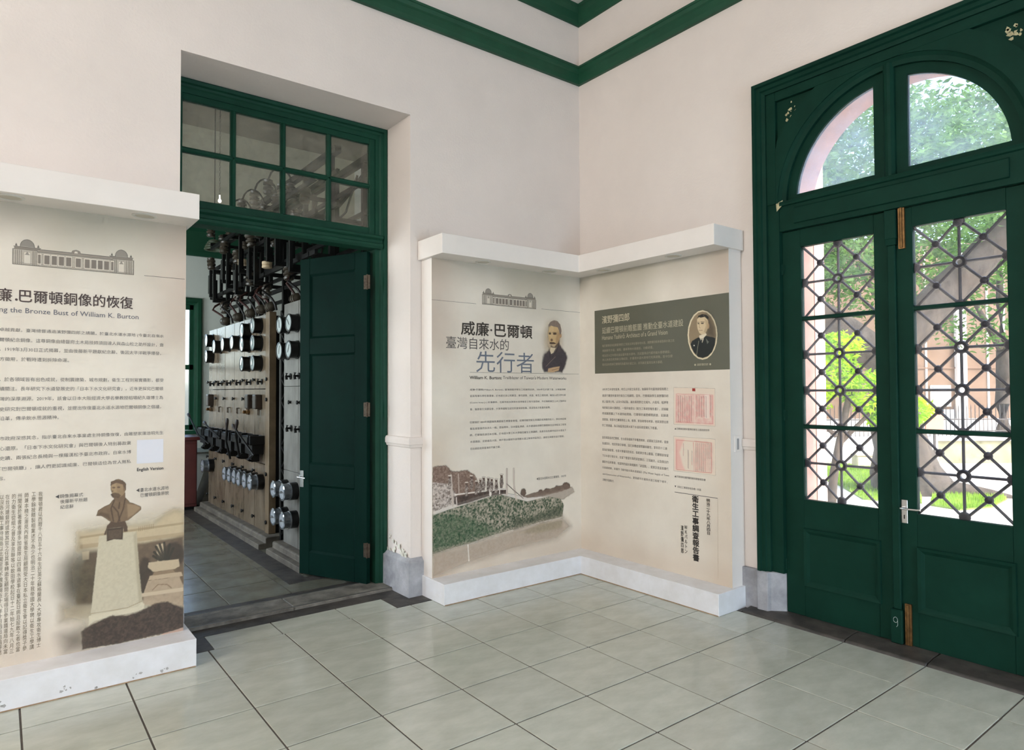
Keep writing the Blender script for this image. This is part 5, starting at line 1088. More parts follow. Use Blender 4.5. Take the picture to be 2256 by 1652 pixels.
     ('l',(120,60,56),.8,.0011,.00145,[(-1.3302,1.3861),(-1.3382,1.3815)]),
     ('l',(120,60,56),.8,.0011,.00145,[(-1.3316,1.3785),(-1.339,1.3733)]),
     ('l',(120,60,56),.8,.0011,.00145,[(-1.3322,1.3704),(-1.3369,1.366)]),
     ('l',(120,60,56),.8,.0011,.00145,[(-1.3317,1.363),(-1.3382,1.3596)]),
     ('l',(120,60,56),.8,.0011,.00145,[(-1.3294,1.3566),(-1.3369,1.348)]),
     ('l',(120,60,56),.8,.0011,.00145,[(-1.3296,1.345),(-1.337,1.3377)]),
     ('l',(120,60,56),.8,.0011,.00145,[(-1.3303,1.3347),(-1.3362,1.3289)]),
     ('l',(190,60,56),.8,.0011,.00145,[(-1.3309,1.3259),(-1.3369,1.3225)]),
     ('l',(120,60,56),.8,.0011,.00145,[(-1.3304,1.3195),(-1.3381,1.3156)]),
     ('l',(190,60,56),.8,.0011,.00145,[(-1.3302,1.3126),(-1.336,1.3066)]),
     ('l',(120,60,56),.8,.0011,.00145,[(-1.3303,1.3036),(-1.3374,1.2969)]),
     ('l',(190,60,56),.8,.0011,.00145,[(-1.3806,1.4878),(-1.3871,1.482)]),
     ('l',(120,60,56),.8,.0011,.00145,[(-1.3813,1.4792),(-1.3877,1.4748)]),
     ('l',(120,60,56),.8,.0011,.00145,[(-1.381,1.4719),(-1.3885,1.465)]),
     ('l',(190,60,56),.8,.0011,.00145,[(-1.3824,1.4622),(-1.3873,1.4558)]),
     ('l',(120,60,56),.8,.0011,.00145,[(-1.3813,1.4529),(-1.3875,1.4477)]),
     ('l',(120,60,56),.8,.0011,.00145,[(-1.381,1.4448),(-1.3867,1.4367)]),
     ('l',(120,60,56),.8,.0011,.00145,[(-1.3822,1.4338),(-1.3866,1.4255)]),
     ('l',(120,60,56),.8,.0011,.00145,[(-1.3795,1.4226),(-1.3883,1.4153)]),
     ('l',(120,60,56),.8,.0011,.00145,[(-1.3818,1.4124),(-1.388,1.4042)]),
     ('l',(120,60,56),.8,.0011,.00145,[(-1.3798,1.4013),(-1.3859,1.3946)]),
     ('l',(190,60,56),.8,.0011,.00145,[(-1.3795,1.3917),(-1.387,1.3858)]),
     ('l',(120,60,56),.8,.0011,.00145,[(-1.3815,1.3829),(-1.388,1.378)]),
     ('l',(120,60,56),.8,.0011,.00145,[(-1.3788,1.375),(-1.3869,1.3702)]),
     ('l',(190,60,56),.8,.0011,.00145,[(-1.3789,1.3672),(-1.3865,1.3592)]),
     ('l',(120,60,56),.8,.0011,.00145,[(-1.381,1.3563),(-1.386,1.3526)]),
     ('l',(190,60,56),.8,.0011,.00145,[(-1.3806,1.3496),(-1.3856,1.3416)]),
     ('l',(190,60,56),.8,.0011,.00145,[(-1.381,1.3387),(-1.385,1.3303)]),
     ('l',(120,60,56),.8,.0011,.00145,[(-1.4021,1.488),(-1.4079,1.4831)]),
     ('l',(120,60,56),.8,.0011,.00145,[(-1.4026,1.4802),(-1.4089,1.4733)]),
     ('l',(120,60,56),.8,.0011,.00145,[(-1.4009,1.4705),(-1.4086,1.4641)]),
     ('l',(120,60,56),.8,.0011,.00145,[(-1.4027,1.4612),(-1.4082,1.4571)]),
     ('l',(120,60,56),.8,.0011,.00145,[(-1.4021,1.4543),(-1.4075,1.4491)]),
     ('l',(120,60,56),.8,.0011,.00145,[(-1.403,1.4462),(-1.4075,1.4393)]),
     ('l',(120,60,56),.8,.0011,.00145,[(-1.4014,1.4364),(-1.4077,1.4288)]),
     ('l',(190,60,56),.8,.0011,.00145,[(-1.4016,1.4259),(-1.4083,1.4207)]),
     ('l',(120,60,56),.8,.0011,.00145,[(-1.4005,1.4177),(-1.408,1.4131)]),
     ('l',(120,60,56),.8,.0011,.00145,[(-1.4015,1.4102),(-1.4081,1.4033)]),
     ('l',(190,60,56),.8,.0011,.00145,[(-1.4017,1.4004),(-1.4084,1.396)]),
     ('l',(120,60,56),.8,.0011,.00145,[(-1.4006,1.3931),(-1.4072,1.3845)]),
     ('l',(120,60,56),.8,.0011,.00145,[(-1.4004,1.3816),(-1.4068,1.3766)]),
     ('l',(120,60,56),.8,.0011,.00145,[(-1.4005,1.3736),(-1.4079,1.3677)]),
     ('l',(190,60,56),.8,.0011,.00145,[(-1.4015,1.3648),(-1.4069,1.3598)]),
     ('l',(120,60,56),.8,.0011,.00145,[(-1.3995,1.3568),(-1.4085,1.349)]),
     ('l',(120,60,56),.8,.0011,.00145,[(-1.4014,1.346),(-1.4058,1.3426)]),
     ('l',(120,60,56),.8,.0011,.00145,[(-1.3996,1.3396),(-1.4063,1.3327)]),
     ('l',(120,60,56),.8,.0011,.00145,[(-1.4226,1.4795),(-1.43,1.474)]),
     ('l',(120,60,56),.8,.0011,.00145,[(-1.4235,1.4711),(-1.4282,1.4662)]),
     ('l',(120,60,56),.8,.0011,.00145,[(-1.4239,1.4634),(-1.429,1.4597)]),
     ('l',(120,60,56),.8,.0011,.00145,[(-1.4238,1.4569),(-1.4287,1.4495)]),
     ('l',(120,60,56),.8,.0011,.00145,[(-1.421,1.4466),(-1.4286,1.4414)]),
     ('l',(120,60,56),.8,.0011,.00145,[(-1.4222,1.4385),(-1.43,1.431)]),
     ('l',(120,60,56),.8,.0011,.00145,[(-1.4218,1.4281),(-1.4276,1.4224)]),
     ('l',(120,60,56),.8,.0011,.00145,[(-1.4207,1.4195),(-1.428,1.4141)]),
     ('l',(120,60,56),.8,.0011,.00145,[(-1.4225,1.4112),(-1.4292,1.4073)]),
     ('l',(120,60,56),.8,.0011,.00145,[(-1.4222,1.4044),(-1.4294,1.3962)]),
     ('l',(190,60,56),.8,.0011,.00145,[(-1.4206,1.3932),(-1.4294,1.3878)]),
     ('l',(190,60,56),.8,.0011,.00145,[(-1.4224,1.3849),(-1.4287,1.3768)]),
     ('l',(120,60,56),.8,.0011,.00145,[(-1.4224,1.3738),(-1.4282,1.3682)]),
     ('l',(190,60,56),.8,.0011,.00145,[(-1.4207,1.3652),(-1.4274,1.3586)]),
     ('l',(190,60,56),.8,.0011,.00145,[(-1.4215,1.3556),(-1.4282,1.3522)]),
     ('l',(120,60,56),.8,.0011,.00145,[(-1.421,1.3493),(-1.4287,1.3448)]),
     ('l',(120,60,56),.8,.0011,.00145,[(-1.4207,1.3418),(-1.4285,1.3367)]),
     ('l',(190,60,56),.8,.0011,.00145,[(-1.4196,1.3336),(-1.428,1.3298)]),
     ('l',(120,60,56),.8,.0011,.00145,[(-1.4427,1.4814),(-1.4489,1.4754)]),
     ('l',(120,60,56),.8,.0011,.00145,[(-1.4437,1.4726),(-1.4499,1.4673)]),
     ('l',(190,60,56),.8,.0011,.00145,[(-1.4438,1.4645),(-1.4503,1.4575)]),
     ('l',(190,60,56),.8,.0011,.00145,[(-1.4435,1.4547),(-1.449,1.446)]),
     ('l',(190,60,56),.8,.0011,.00145,[(-1.4435,1.4431),(-1.4504,1.437)]),
     ('l',(120,60,56),.8,.0011,.00145,[(-1.442,1.4342),(-1.4495,1.4268)]),
     ('l',(120,60,56),.8,.0011,.00145,[(-1.4416,1.4239),(-1.4478,1.4196)]),
     ('l',(190,60,56),.8,.0011,.00145,[(-1.4419,1.4167),(-1.4477,1.4081)]),
     ('l',(190,60,56),.8,.0011,.00145,[(-1.4413,1.4053),(-1.4496,1.3975)]),
     ('l',(120,60,56),.8,.0011,.00145,[(-1.4415,1.3946),(-1.4475,1.3867)]),
     ('l',(120,60,56),.8,.0011,.00145,[(-1.4425,1.3838),(-1.4489,1.3802)]),
     ('l',(190,60,56),.8,.0011,.00145,[(-1.4407,1.3773),(-1.4487,1.3729)]),
     ('l',(120,60,56),.8,.0011,.00145,[(-1.441,1.3699),(-1.4491,1.3658)]),
     ('l',(120,60,56),.8,.0011,.00145,[(-1.4416,1.3628),(-1.4479,1.3584)]),
     ('l',(120,60,56),.8,.0011,.00145,[(-1.4421,1.3555),(-1.4492,1.3491)]),
     ('l',(120,60,56),.8,.0011,.00145,[(-1.4404,1.3461),(-1.4474,1.3411)]),
     ('l',(190,60,56),.8,.0011,.00145,[(-1.4409,1.3381),(-1.4485,1.3344)]),
     ('l',(120,60,56),.8,.0011,.00145,[(-1.4611,1.4804),(-1.4683,1.475)]),
     ('l',(120,60,56),.8,.0011,.00145,[(-1.4626,1.4722),(-1.4686,1.4667)]),
     ('l',(190,60,56),.8,.0011,.00145,[(-1.4622,1.4639),(-1.4689,1.4558)]),
     ('l',(120,60,56),.8,.0011,.00145,[(-1.4623,1.453),(-1.469,1.4458)]),
     ('l',(120,60,56),.8,.0011,.00145,[(-1.4604,1.4429),(-1.4677,1.4391)]),
     ('l',(120,60,56),.8,.0011,.00145,[(-1.4621,1.4362),(-1.4673,1.4282)]),
     ('l',(120,60,56),.8,.0011,.00145,[(-1.4614,1.4253),(-1.467,1.4189)]),
     ('l',(120,60,56),.8,.0011,.00145,[(-1.4611,1.4161),(-1.4685,1.4128)]),
     ('l',(190,60,56),.8,.0011,.00145,[(-1.4617,1.4099),(-1.4665,1.4051)]),
     ('l',(190,60,56),.8,.0011,.00145,[(-1.462,1.4022),(-1.4677,1.3947)]),
     ('l',(120,60,56),.8,.0011,.00145,[(-1.461,1.3918),(-1.4674,1.3864)]),
     ('l',(190,60,56),.8,.0011,.00145,[(-1.4606,1.3835),(-1.4659,1.3792)]),
     ('l',(120,60,56),.8,.0011,.00145,[(-1.4603,1.3763),(-1.4659,1.3714)]),
     ('l',(120,60,56),.8,.0011,.00145,[(-1.4612,1.3685),(-1.4675,1.3624)]),
     ('l',(190,60,56),.8,.0011,.00145,[(-1.4604,1.3595),(-1.4661,1.3552)]),
     ('l',(120,60,56),.8,.0011,.00145,[(-1.4598,1.3523),(-1.4668,1.3441)]),
     ('l',(120,60,56),.8,.0011,.00145,[(-1.4609,1.3412),(-1.4661,1.3371)]),
     ('l',(120,60,56),.8,.0011,.00145,[(-1.4611,1.3342),(-1.4676,1.3271)]),
     ('l',(120,60,56),.8,.0011,.00145,[(-1.5,1.4869),(-1.5069,1.4794)]),
     ('l',(120,60,56),.8,.0011,.00145,[(-1.5012,1.4766),(-1.5065,1.4693)]),
     ('l',(120,60,56),.8,.0011,.00145,[(-1.501,1.4665),(-1.5082,1.4623)]),
     ('l',(120,60,56),.8,.0011,.00145,[(-1.5019,1.4595),(-1.5078,1.4537)]),
     ('l',(190,60,56),.8,.0011,.00145,[(-1.5007,1.4509),(-1.5065,1.4435)]),
     ('l',(120,60,56),.8,.0011,.00145,[(-1.5013,1.4407),(-1.5081,1.4368)]),
     ('l',(120,60,56),.8,.0011,.00145,[(-1.5005,1.434),(-1.5081,1.4257)]),
     ('l',(120,60,56),.8,.0011,.00145,[(-1.5005,1.4228),(-1.5071,1.4191)]),
     ('l',(120,60,56),.8,.0011,.00145,[(-1.5003,1.4163),(-1.5059,1.4097)]),
     ('l',(120,60,56),.8,.0011,.00145,[(-1.4997,1.4068),(-1.5069,1.4015)]),
     ('l',(120,60,56),.8,.0011,.00145,[(-1.5,1.3987),(-1.5069,1.3933)]),
     ('l',(120,60,56),.8,.0011,.00145,[(-1.4998,1.3904),(-1.5069,1.3855)]),
     ('l',(120,60,56),.8,.0011,.00145,[(-1.4987,1.3826),(-1.5073,1.3793)]),
     ('l',(190,60,56),.8,.0011,.00145,[(-1.4985,1.3763),(-1.5062,1.3722)]),
     ('l',(190,60,56),.8,.0011,.00145,[(-1.5004,1.3693),(-1.5051,1.3646)]),
     ('l',(120,60,56),.8,.0011,.00145,[(-1.4993,1.3618),(-1.5057,1.3583)]),
     ('l',(120,60,56),.8,.0011,.00145,[(-1.4997,1.3554),(-1.5056,1.3503)]),
     ('l',(120,60,56),.8,.0011,.00145,[(-1.5006,1.3474),(-1.5065,1.3436)]),
     ('l',(190,60,56),.8,.0011,.00145,[(-1.4991,1.3406),(-1.5053,1.3335)]),
     ('l',(206,84,80),.7,.0011,.00115,[(-1.2003,1.4991),(-1.5195,1.4928),(-1.5193,1.286),(-1.1947,1.2881),(-1.2003,1.4991)]),
    ]),
    ('document_print','CR',[-1.5465, -1.1636, 0.8757, 1.2061],0.0025,[
     ('p',(234,218,200),1,.0017,0,60,0,[(-1.1703,1.1791),(-1.5384,1.1761),(-1.5388,.9193),(-1.1685,.9179)]),
     ('p',(236,176,166),.7,.027,0,60,0,[(-1.1845,1.1625),(-1.267,1.1601),(-1.2233,1.0609),(-1.2505,.9712),(-1.2711,.9319),(-1.1816,.9307)]),
     ('p',(232,190,176),.5,.0203,.4,24,0,[(-1.3637,1.1552),(-1.5201,1.1521),(-1.5197,.9339),(-1.3607,.93)]),
     ('l',(206,92,86),.9,.0011,.00145,[(-1.1959,1.1515),(-1.5071,1.1491),(-1.5042,.9324),(-1.196,.9297),(-1.1959,1.1515)]),
     ('l',(214,100,96),.8,.0017,.0017,[(-1.3499,1.1432),(-1.354,.935)]),
     ('l',(110,66,60),.8,.0011,.00135,[(-1.2575,1.1298),(-1.2613,1.122)]),
     ('l',(190,70,66),.8,.0011,.00135,[(-1.2574,1.1188),(-1.2609,1.112)]),
     ('l',(190,70,66),.8,.0011,.00135,[(-1.2552,1.1087),(-1.2625,1.1019)]),
     ('l',(190,70,66),.8,.0011,.00135,[(-1.2577,1.0986),(-1.2605,1.0937)]),
     ('l',(110,66,60),.8,.0011,.00135,[(-1.2576,1.0906),(-1.263,1.0852)]),
     ('l',(110,66,60),.8,.0011,.00135,[(-1.2559,1.0817),(-1.2626,1.0786)]),
     ('l',(190,70,66),.8,.0011,.00135,[(-1.2572,1.0752),(-1.2625,1.0676)]),
     ('l',(190,70,66),.8,.0011,.00135,[(-1.2552,1.0641),(-1.2621,1.0562)]),
     ('l',(190,70,66),.8,.0011,.00135,[(-1.2548,1.0527),(-1.26,1.0455)]),
     ('l',(110,66,60),.8,.0011,.00135,[(-1.2553,1.0422),(-1.26,1.0372)]),
     ('l',(110,66,60),.8,.0011,.0019,[(-1.2993,1.0833),(-1.3043,1.0768)]),
     ('l',(110,66,60),.8,.0011,.0019,[(-1.2996,1.0735),(-1.3038,1.0698)]),
     ('l',(110,66,60),.8,.0011,.0019,[(-1.2987,1.0665),(-1.3058,1.0587)]),
     ('l',(110,66,60),.8,.0011,.0019,[(-1.2988,1.0553),(-1.3054,1.0516)]),
     ('l',(110,66,60),.8,.0011,.0019,[(-1.2989,1.0482),(-1.3056,1.0423)]),
     ('l',(110,66,60),.8,.0011,.0019,[(-1.2999,1.039),(-1.3045,1.035)]),
     ('l',(110,66,60),.8,.0011,.0019,[(-1.2984,1.0315),(-1.3037,1.0269)]),
     ('l',(110,66,60),.8,.0011,.0019,[(-1.2986,1.0236),(-1.3042,1.017)]),
     ('l',(110,66,60),.8,.0011,.0019,[(-1.2996,1.0137),(-1.3046,1.007)]),
     ('l',(110,66,60),.8,.0011,.0019,[(-1.2989,1.0036),(-1.3045,.999)]),
     ('l',(110,66,60),.8,.0011,.0019,[(-1.298,.9955),(-1.3039,.9874)]),
     ('l',(110,66,60),.8,.0011,.0019,[(-1.2978,.9839),(-1.3032,.9767)]),
     ('l',(110,66,60),.8,.0011,.0019,[(-1.2977,.9733),(-1.3045,.9669)]),
     ('l',(110,66,60),.8,.0011,.0019,[(-1.2972,.9633),(-1.3037,.9585)]),
     ('l',(110,66,60),.8,.0011,.0019,[(-1.2992,.9552),(-1.3045,.9488)]),
     ('l',(110,66,60),.8,.0011,.00135,[(-1.3344,1.0801),(-1.3394,1.0746)]),
     ('l',(110,66,60),.8,.0011,.00135,[(-1.3348,1.0714),(-1.3403,1.0651)]),
     ('l',(190,70,66),.8,.0011,.00135,[(-1.3348,1.0617),(-1.3385,1.0541)]),
     ('l',(110,66,60),.8,.0011,.00135,[(-1.3325,1.0508),(-1.339,1.0425)]),
     ('l',(110,66,60),.8,.0011,.00135,[(-1.3337,1.0392),(-1.3379,1.0352)]),
     ('l',(110,66,60),.8,.0011,.00135,[(-1.3346,1.0321),(-1.3376,1.0267)]),
     ('l',(110,66,60),.8,.0011,.00135,[(-1.3323,1.0233),(-1.3382,1.0175)]),
     ('l',(110,66,60),.8,.0011,.00135,[(-1.3333,1.0142),(-1.3387,1.0092)]),
     ('l',(110,66,60),.8,.0011,.00135,[(-1.3333,1.0058),(-1.3384,1.0002)]),
     ('l',(190,70,66),.8,.0011,.00135,[(-1.3326,.9968),(-1.3393,.9932)]),
     ('l',(190,70,66),.8,.0011,.00135,[(-1.3322,.9897),(-1.3386,.9861)]),
     ('l',(190,70,66),.8,.0011,.00135,[(-1.3329,.9827),(-1.3393,.9752)]),
     ('l',(190,70,66),.8,.0011,.00135,[(-1.37,1.1365),(-1.3759,1.1322)]),
     ('l',(110,66,60),.8,.0011,.00135,[(-1.3692,1.1289),(-1.3756,1.1252)]),
     ('l',(190,70,66),.8,.0011,.00135,[(-1.3691,1.1218),(-1.3758,1.1175)]),
     ('l',(190,70,66),.8,.0011,.00135,[(-1.3711,1.1143),(-1.3761,1.1062)]),
     ('l',(110,66,60),.8,.0011,.00135,[(-1.3698,1.1029),(-1.3745,1.095)]),
     ('l',(190,70,66),.8,.0011,.00135,[(-1.3702,1.0918),(-1.3742,1.0862)]),
     ('l',(110,66,60),.8,.0011,.00135,[(-1.3702,1.083),(-1.3758,1.0791)]),
     ('l',(110,66,60),.8,.0011,.00135,[(-1.3684,1.0756),(-1.3761,1.0723)]),
     ('l',(190,70,66),.8,.0011,.00135,[(-1.3703,1.069),(-1.3738,1.0654)]),
     ('l',(110,66,60),.8,.0011,.00135,[(-1.3696,1.0622),(-1.3745,1.0554)]),
     ('l',(190,70,66),.8,.0011,.00135,[(-1.3691,1.0521),(-1.3758,1.0483)]),
     ('l',(190,70,66),.8,.0011,.00135,[(-1.3694,1.0449),(-1.3731,1.0385)]),
     ('l',(190,70,66),.8,.0011,.00135,[(-1.3693,1.0353),(-1.3751,1.0323)]),
     ('l',(110,66,60),.8,.0011,.00135,[(-1.3694,1.029),(-1.3745,1.0213)]),
     ('l',(190,70,66),.8,.0011,.00135,[(-1.3698,1.018),(-1.3742,1.0147)]),
     ('l',(110,66,60),.8,.0011,.00135,[(-1.3683,1.0113),(-1.3739,1.0039)]),
     ('l',(190,70,66),.8,.0011,.00135,[(-1.3684,1.0006),(-1.3739,.9945)]),
     ('l',(190,70,66),.8,.0011,.00135,[(-1.3685,.9912),(-1.3734,.9853)]),
     ('l',(190,70,66),.8,.0011,.00135,[(-1.3678,.9819),(-1.3741,.9775)]),
     ('l',(190,70,66),.8,.0011,.00135,[(-1.3673,.974),(-1.3732,.9696)]),
     ('l',(190,70,66),.8,.0011,.00135,[(-1.3686,.9663),(-1.3727,.9612)]),
     ('l',(190,70,66),.8,.0011,.00135,[(-1.3677,.9578),(-1.3724,.9535)]),
     ('l',(190,70,66),.8,.0011,.00135,[(-1.3682,.9502),(-1.374,.9467)]),
     ('l',(110,66,60),.8,.0011,.00135,[(-1.3667,.9431),(-1.3732,.9399)]),
     ('l',(110,66,60),.8,.0011,.00135,[(-1.3677,.9365),(-1.372,.9323)]),
     ('l',(110,66,60),.8,.0011,.00135,[(-1.3858,1.1374),(-1.3925,1.13)]),
     ('l',(110,66,60),.8,.0011,.00135,[(-1.3871,1.1268),(-1.3918,1.1222)]),
     ('l',(190,70,66),.8,.0011,.00135,[(-1.3875,1.119),(-1.3904,1.1113)]),
     ('l',(110,66,60),.8,.0011,.00135,[(-1.3855,1.1081),(-1.3924,1.103)]),
     ('l',(190,70,66),.8,.0011,.00135,[(-1.3848,1.0996),(-1.3911,1.0944)]),
     ('l',(190,70,66),.8,.0011,.00135,[(-1.3858,1.0911),(-1.3922,1.0847)]),
     ('l',(110,66,60),.8,.0011,.00135,[(-1.3849,1.0813),(-1.3902,1.0766)]),
     ('l',(190,70,66),.8,.0011,.00135,[(-1.3848,1.0733),(-1.3909,1.0677)]),
     ('l',(190,70,66),.8,.0011,.00135,[(-1.3855,1.0644),(-1.3917,1.059)]),
     ('l',(190,70,66),.8,.0011,.00135,[(-1.3841,1.0556),(-1.3898,1.0513)]),
     ('l',(190,70,66),.8,.0011,.00135,[(-1.3854,1.0481),(-1.3909,1.0416)]),
     ('l',(190,70,66),.8,.0011,.00135,[(-1.3849,1.0382),(-1.3907,1.0333)]),
     ('l',(110,66,60),.8,.0011,.00135,[(-1.3858,1.03),(-1.3912,1.0231)]),
     ('l',(110,66,60),.8,.0011,.00135,[(-1.3847,1.0197),(-1.3893,1.0111)]),
     ('l',(110,66,60),.8,.0011,.00135,[(-1.3855,1.0079),(-1.3891,1.0039)]),
     ('l',(190,70,66),.8,.0011,.00135,[(-1.3859,1.0007),(-1.3907,.9933)]),
     ('l',(190,70,66),.8,.0011,.00135,[(-1.3847,.9899),(-1.3893,.9858)]),
     ('l',(110,66,60),.8,.0011,.00135,[(-1.3853,.9825),(-1.3908,.9752)]),
     ('l',(110,66,60),.8,.0011,.00135,[(-1.3851,.9718),(-1.3887,.9665)]),
     ('l',(190,70,66),.8,.0011,.00135,[(-1.3835,.9632),(-1.3889,.9596)]),
     ('l',(190,70,66),.8,.0011,.00135,[(-1.3833,.9562),(-1.3889,.9512)]),
     ('l',(110,66,60),.8,.0011,.00135,[(-1.3846,.9479),(-1.3897,.9446)]),
     ('l',(190,70,66),.8,.0011,.00135,[(-1.3826,.941),(-1.3886,.9349)]),
     ('l',(110,66,60),.8,.0011,.00135,[(-1.4039,1.1385),(-1.4072,1.1318)]),
     ('l',(190,70,66),.8,.0011,.00135,[(-1.403,1.1286),(-1.409,1.1203)]),
     ('l',(110,66,60),.8,.0011,.00135,[(-1.4022,1.117),(-1.4083,1.1116)]),
     ('l',(190,70,66),.8,.0011,.00135,[(-1.403,1.1083),(-1.408,1.1007)]),
     ('l',(110,66,60),.8,.0011,.00135,[(-1.403,1.0975),(-1.4075,1.0901)]),
     ('l',(110,66,60),.8,.0011,.00135,[(-1.4022,1.0868),(-1.4065,1.0819)]),
     ('l',(190,70,66),.8,.0011,.00135,[(-1.4011,1.0786),(-1.4064,1.0736)]),
     ('l',(110,66,60),.8,.0011,.00135,[(-1.4026,1.0705),(-1.4064,1.067)]),
     ('l',(110,66,60),.8,.0011,.00135,[(-1.4019,1.0637),(-1.4076,1.0593)]),
     ('l',(190,70,66),.8,.0011,.00135,[(-1.4002,1.0559),(-1.4058,1.0519)]),
     ('l',(190,70,66),.8,.0011,.00135,[(-1.4003,1.0486),(-1.4074,1.0452)]),
     ('l',(110,66,60),.8,.0011,.00135,[(-1.4003,1.0418),(-1.4075,1.0378)]),
     ('l',(190,70,66),.8,.0011,.00135,[(-1.4018,1.0344),(-1.4067,1.0294)]),
     ('l',(190,70,66),.8,.0011,.00135,[(-1.4014,1.0261),(-1.4077,1.0207)]),
     ('l',(110,66,60),.8,.0011,.00135,[(-1.4024,1.0173),(-1.4069,1.0131)]),
     ('l',(110,66,60),.8,.0011,.00135,[(-1.3996,1.0096),(-1.4055,1.0032)]),
     ('l',(110,66,60),.8,.0011,.00135,[(-1.4011,1.0),(-1.406,.9925)]),
     ('l',(110,66,60),.8,.0011,.00135,[(-1.3995,.9891),(-1.4066,.9854)]),
     ('l',(190,70,66),.8,.0011,.00135,[(-1.4008,.982),(-1.4066,.9778)]),
     ('l',(110,66,60),.8,.0011,.00135,[(-1.4012,.9744),(-1.4062,.9706)]),
     ('l',(190,70,66),.8,.0011,.00135,[(-1.4012,.9673),(-1.4067,.9618)]),
     ('l',(110,66,60),.8,.0011,.00135,[(-1.3993,.9582),(-1.406,.9525)]),
     ('l',(110,66,60),.8,.0011,.00135,[(-1.4007,.9491),(-1.4047,.9423)]),
     ('l',(110,66,60),.8,.0011,.00135,[(-1.4194,1.1394),(-1.4252,1.1343)]),
     ('l',(110,66,60),.8,.0011,.00135,[(-1.4183,1.1309),(-1.4249,1.1265)]),
     ('l',(110,66,60),.8,.0011,.00135,[(-1.4181,1.1231),(-1.4237,1.1146)]),
     ('l',(190,70,66),.8,.0011,.00135,[(-1.4182,1.1113),(-1.4249,1.1035)]),
     ('l',(190,70,66),.8,.0011,.00135,[(-1.419,1.1002),(-1.4247,1.0931)]),
     ('l',(190,70,66),.8,.0011,.00135,[(-1.4181,1.0898),(-1.4238,1.083)]),
     ('l',(190,70,66),.8,.0011,.00135,[(-1.419,1.0798),(-1.4236,1.0715)]),
     ('l',(110,66,60),.8,.0011,.00135,[(-1.4175,1.0682),(-1.4243,1.0626)]),
     ('l',(190,70,66),.8,.0011,.00135,[(-1.4181,1.0593),(-1.4219,1.0525)]),
     ('l',(110,66,60),.8,.0011,.00135,[(-1.4188,1.0493),(-1.4233,1.0438)]),
     ('l',(190,70,66),.8,.0011,.00135,[(-1.4185,1.0406),(-1.4228,1.0355)]),
     ('l',(110,66,60),.8,.0011,.00135,[(-1.4171,1.0322),(-1.4233,1.0254)]),
     ('l',(190,70,66),.8,.0011,.00135,[(-1.4181,1.0221),(-1.4238,1.0181)]),
     ('l',(190,70,66),.8,.0011,.00135,[(-1.4184,1.0148),(-1.4231,1.0089)]),
     ('l',(190,70,66),.8,.0011,.00135,[(-1.416,1.0054),(-1.4231,.9978)]),
     ('l',(190,70,66),.8,.0011,.00135,[(-1.4163,.9943),(-1.4229,.991)]),
     ('l',(190,70,66),.8,.0011,.00135,[(-1.4167,.9876),(-1.4214,.9811)]),
     ('l',(190,70,66),.8,.0011,.00135,[(-1.4178,.9779),(-1.4208,.9692)]),
     ('l',(110,66,60),.8,.0011,.00135,[(-1.4159,.9659),(-1.423,.963)]),
     ('l',(190,70,66),.8,.0011,.00135,[(-1.4173,.9596),(-1.4211,.9559)]),
     ('l',(110,66,60),.8,.0011,.00135,[(-1.4151,.9525),(-1.4218,.9481)]),
     ('l',(110,66,60),.8,.0011,.00135,[(-1.4163,.9447),(-1.4214,.9387)]),
     ('l',(110,66,60),.8,.0011,.00135,[(-1.434,1.1403),(-1.441,1.1335)]),
     ('l',(190,70,66),.8,.0011,.00135,[(-1.4342,1.1302),(-1.44,1.1234)]),
     ('l',(190,70,66),.8,.0011,.00135,[(-1.4357,1.1203),(-1.4397,1.1151)]),
     ('l',(190,70,66),.8,.0011,.00135,[(-1.4343,1.1118),(-1.4392,1.1063)]),
     ('l',(190,70,66),.8,.0011,.00135,[(-1.4343,1.1031),(-1.4404,1.1)]),
     ('l',(190,70,66),.8,.0011,.00135,[(-1.435,1.0968),(-1.4387,1.0918)]),
     ('l',(110,66,60),.8,.0011,.00135,[(-1.4344,1.0886),(-1.44,1.0813)]),
     ('l',(110,66,60),.8,.0011,.00135,[(-1.4335,1.078),(-1.4383,1.071)]),
     ('l',(190,70,66),.8,.0011,.00135,[(-1.4345,1.0678),(-1.4389,1.0598)]),
     ('l',(190,70,66),.8,.0011,.00135,[(-1.4348,1.0566),(-1.4395,1.0512)]),
     ('l',(190,70,66),.8,.0011,.00135,[(-1.433,1.0478),(-1.4382,1.0413)]),
     ('l',(190,70,66),.8,.0011,.00135,[(-1.4341,1.0381),(-1.4392,1.0308)]),
     ('l',(110,66,60),.8,.0011,.00135,[(-1.434,1.0275),(-1.4395,1.0223)]),
     ('l',(110,66,60),.8,.0011,.00135,[(-1.434,1.019),(-1.4375,1.013)]),
     ('l',(190,70,66),.8,.0011,.00135,[(-1.4329,1.0098),(-1.4389,1.0058)]),
     ('l',(190,70,66),.8,.0011,.00135,[(-1.4323,1.0024),(-1.4382,.9995)]),
     ('l',(110,66,60),.8,.0011,.00135,[(-1.4328,.9961),(-1.4393,.9932)]),
     ('l',(110,66,60),.8,.0011,.00135,[(-1.4337,.9898),(-1.4391,.9859)]),
     ('l',(190,70,66),.8,.0011,.00135,[(-1.4336,.9825),(-1.4378,.9768)]),
     ('l',(110,66,60),.8,.0011,.00135,[(-1.4318,.9734),(-1.4372,.968)]),
     ('l',(110,66,60),.8,.0011,.00135,[(-1.4323,.9647),(-1.4384,.9599)]),
     ('l',(110,66,60),.8,.0011,.00135,[(-1.4319,.9564),(-1.4385,.9488)]),
     ('l',(110,66,60),.8,.0011,.00135,[(-1.4313,.9453),(-1.4382,.9373)]),
     ('l',(190,70,66),.8,.0011,.00135,[(-1.4518,1.1414),(-1.4552,1.1366)]),
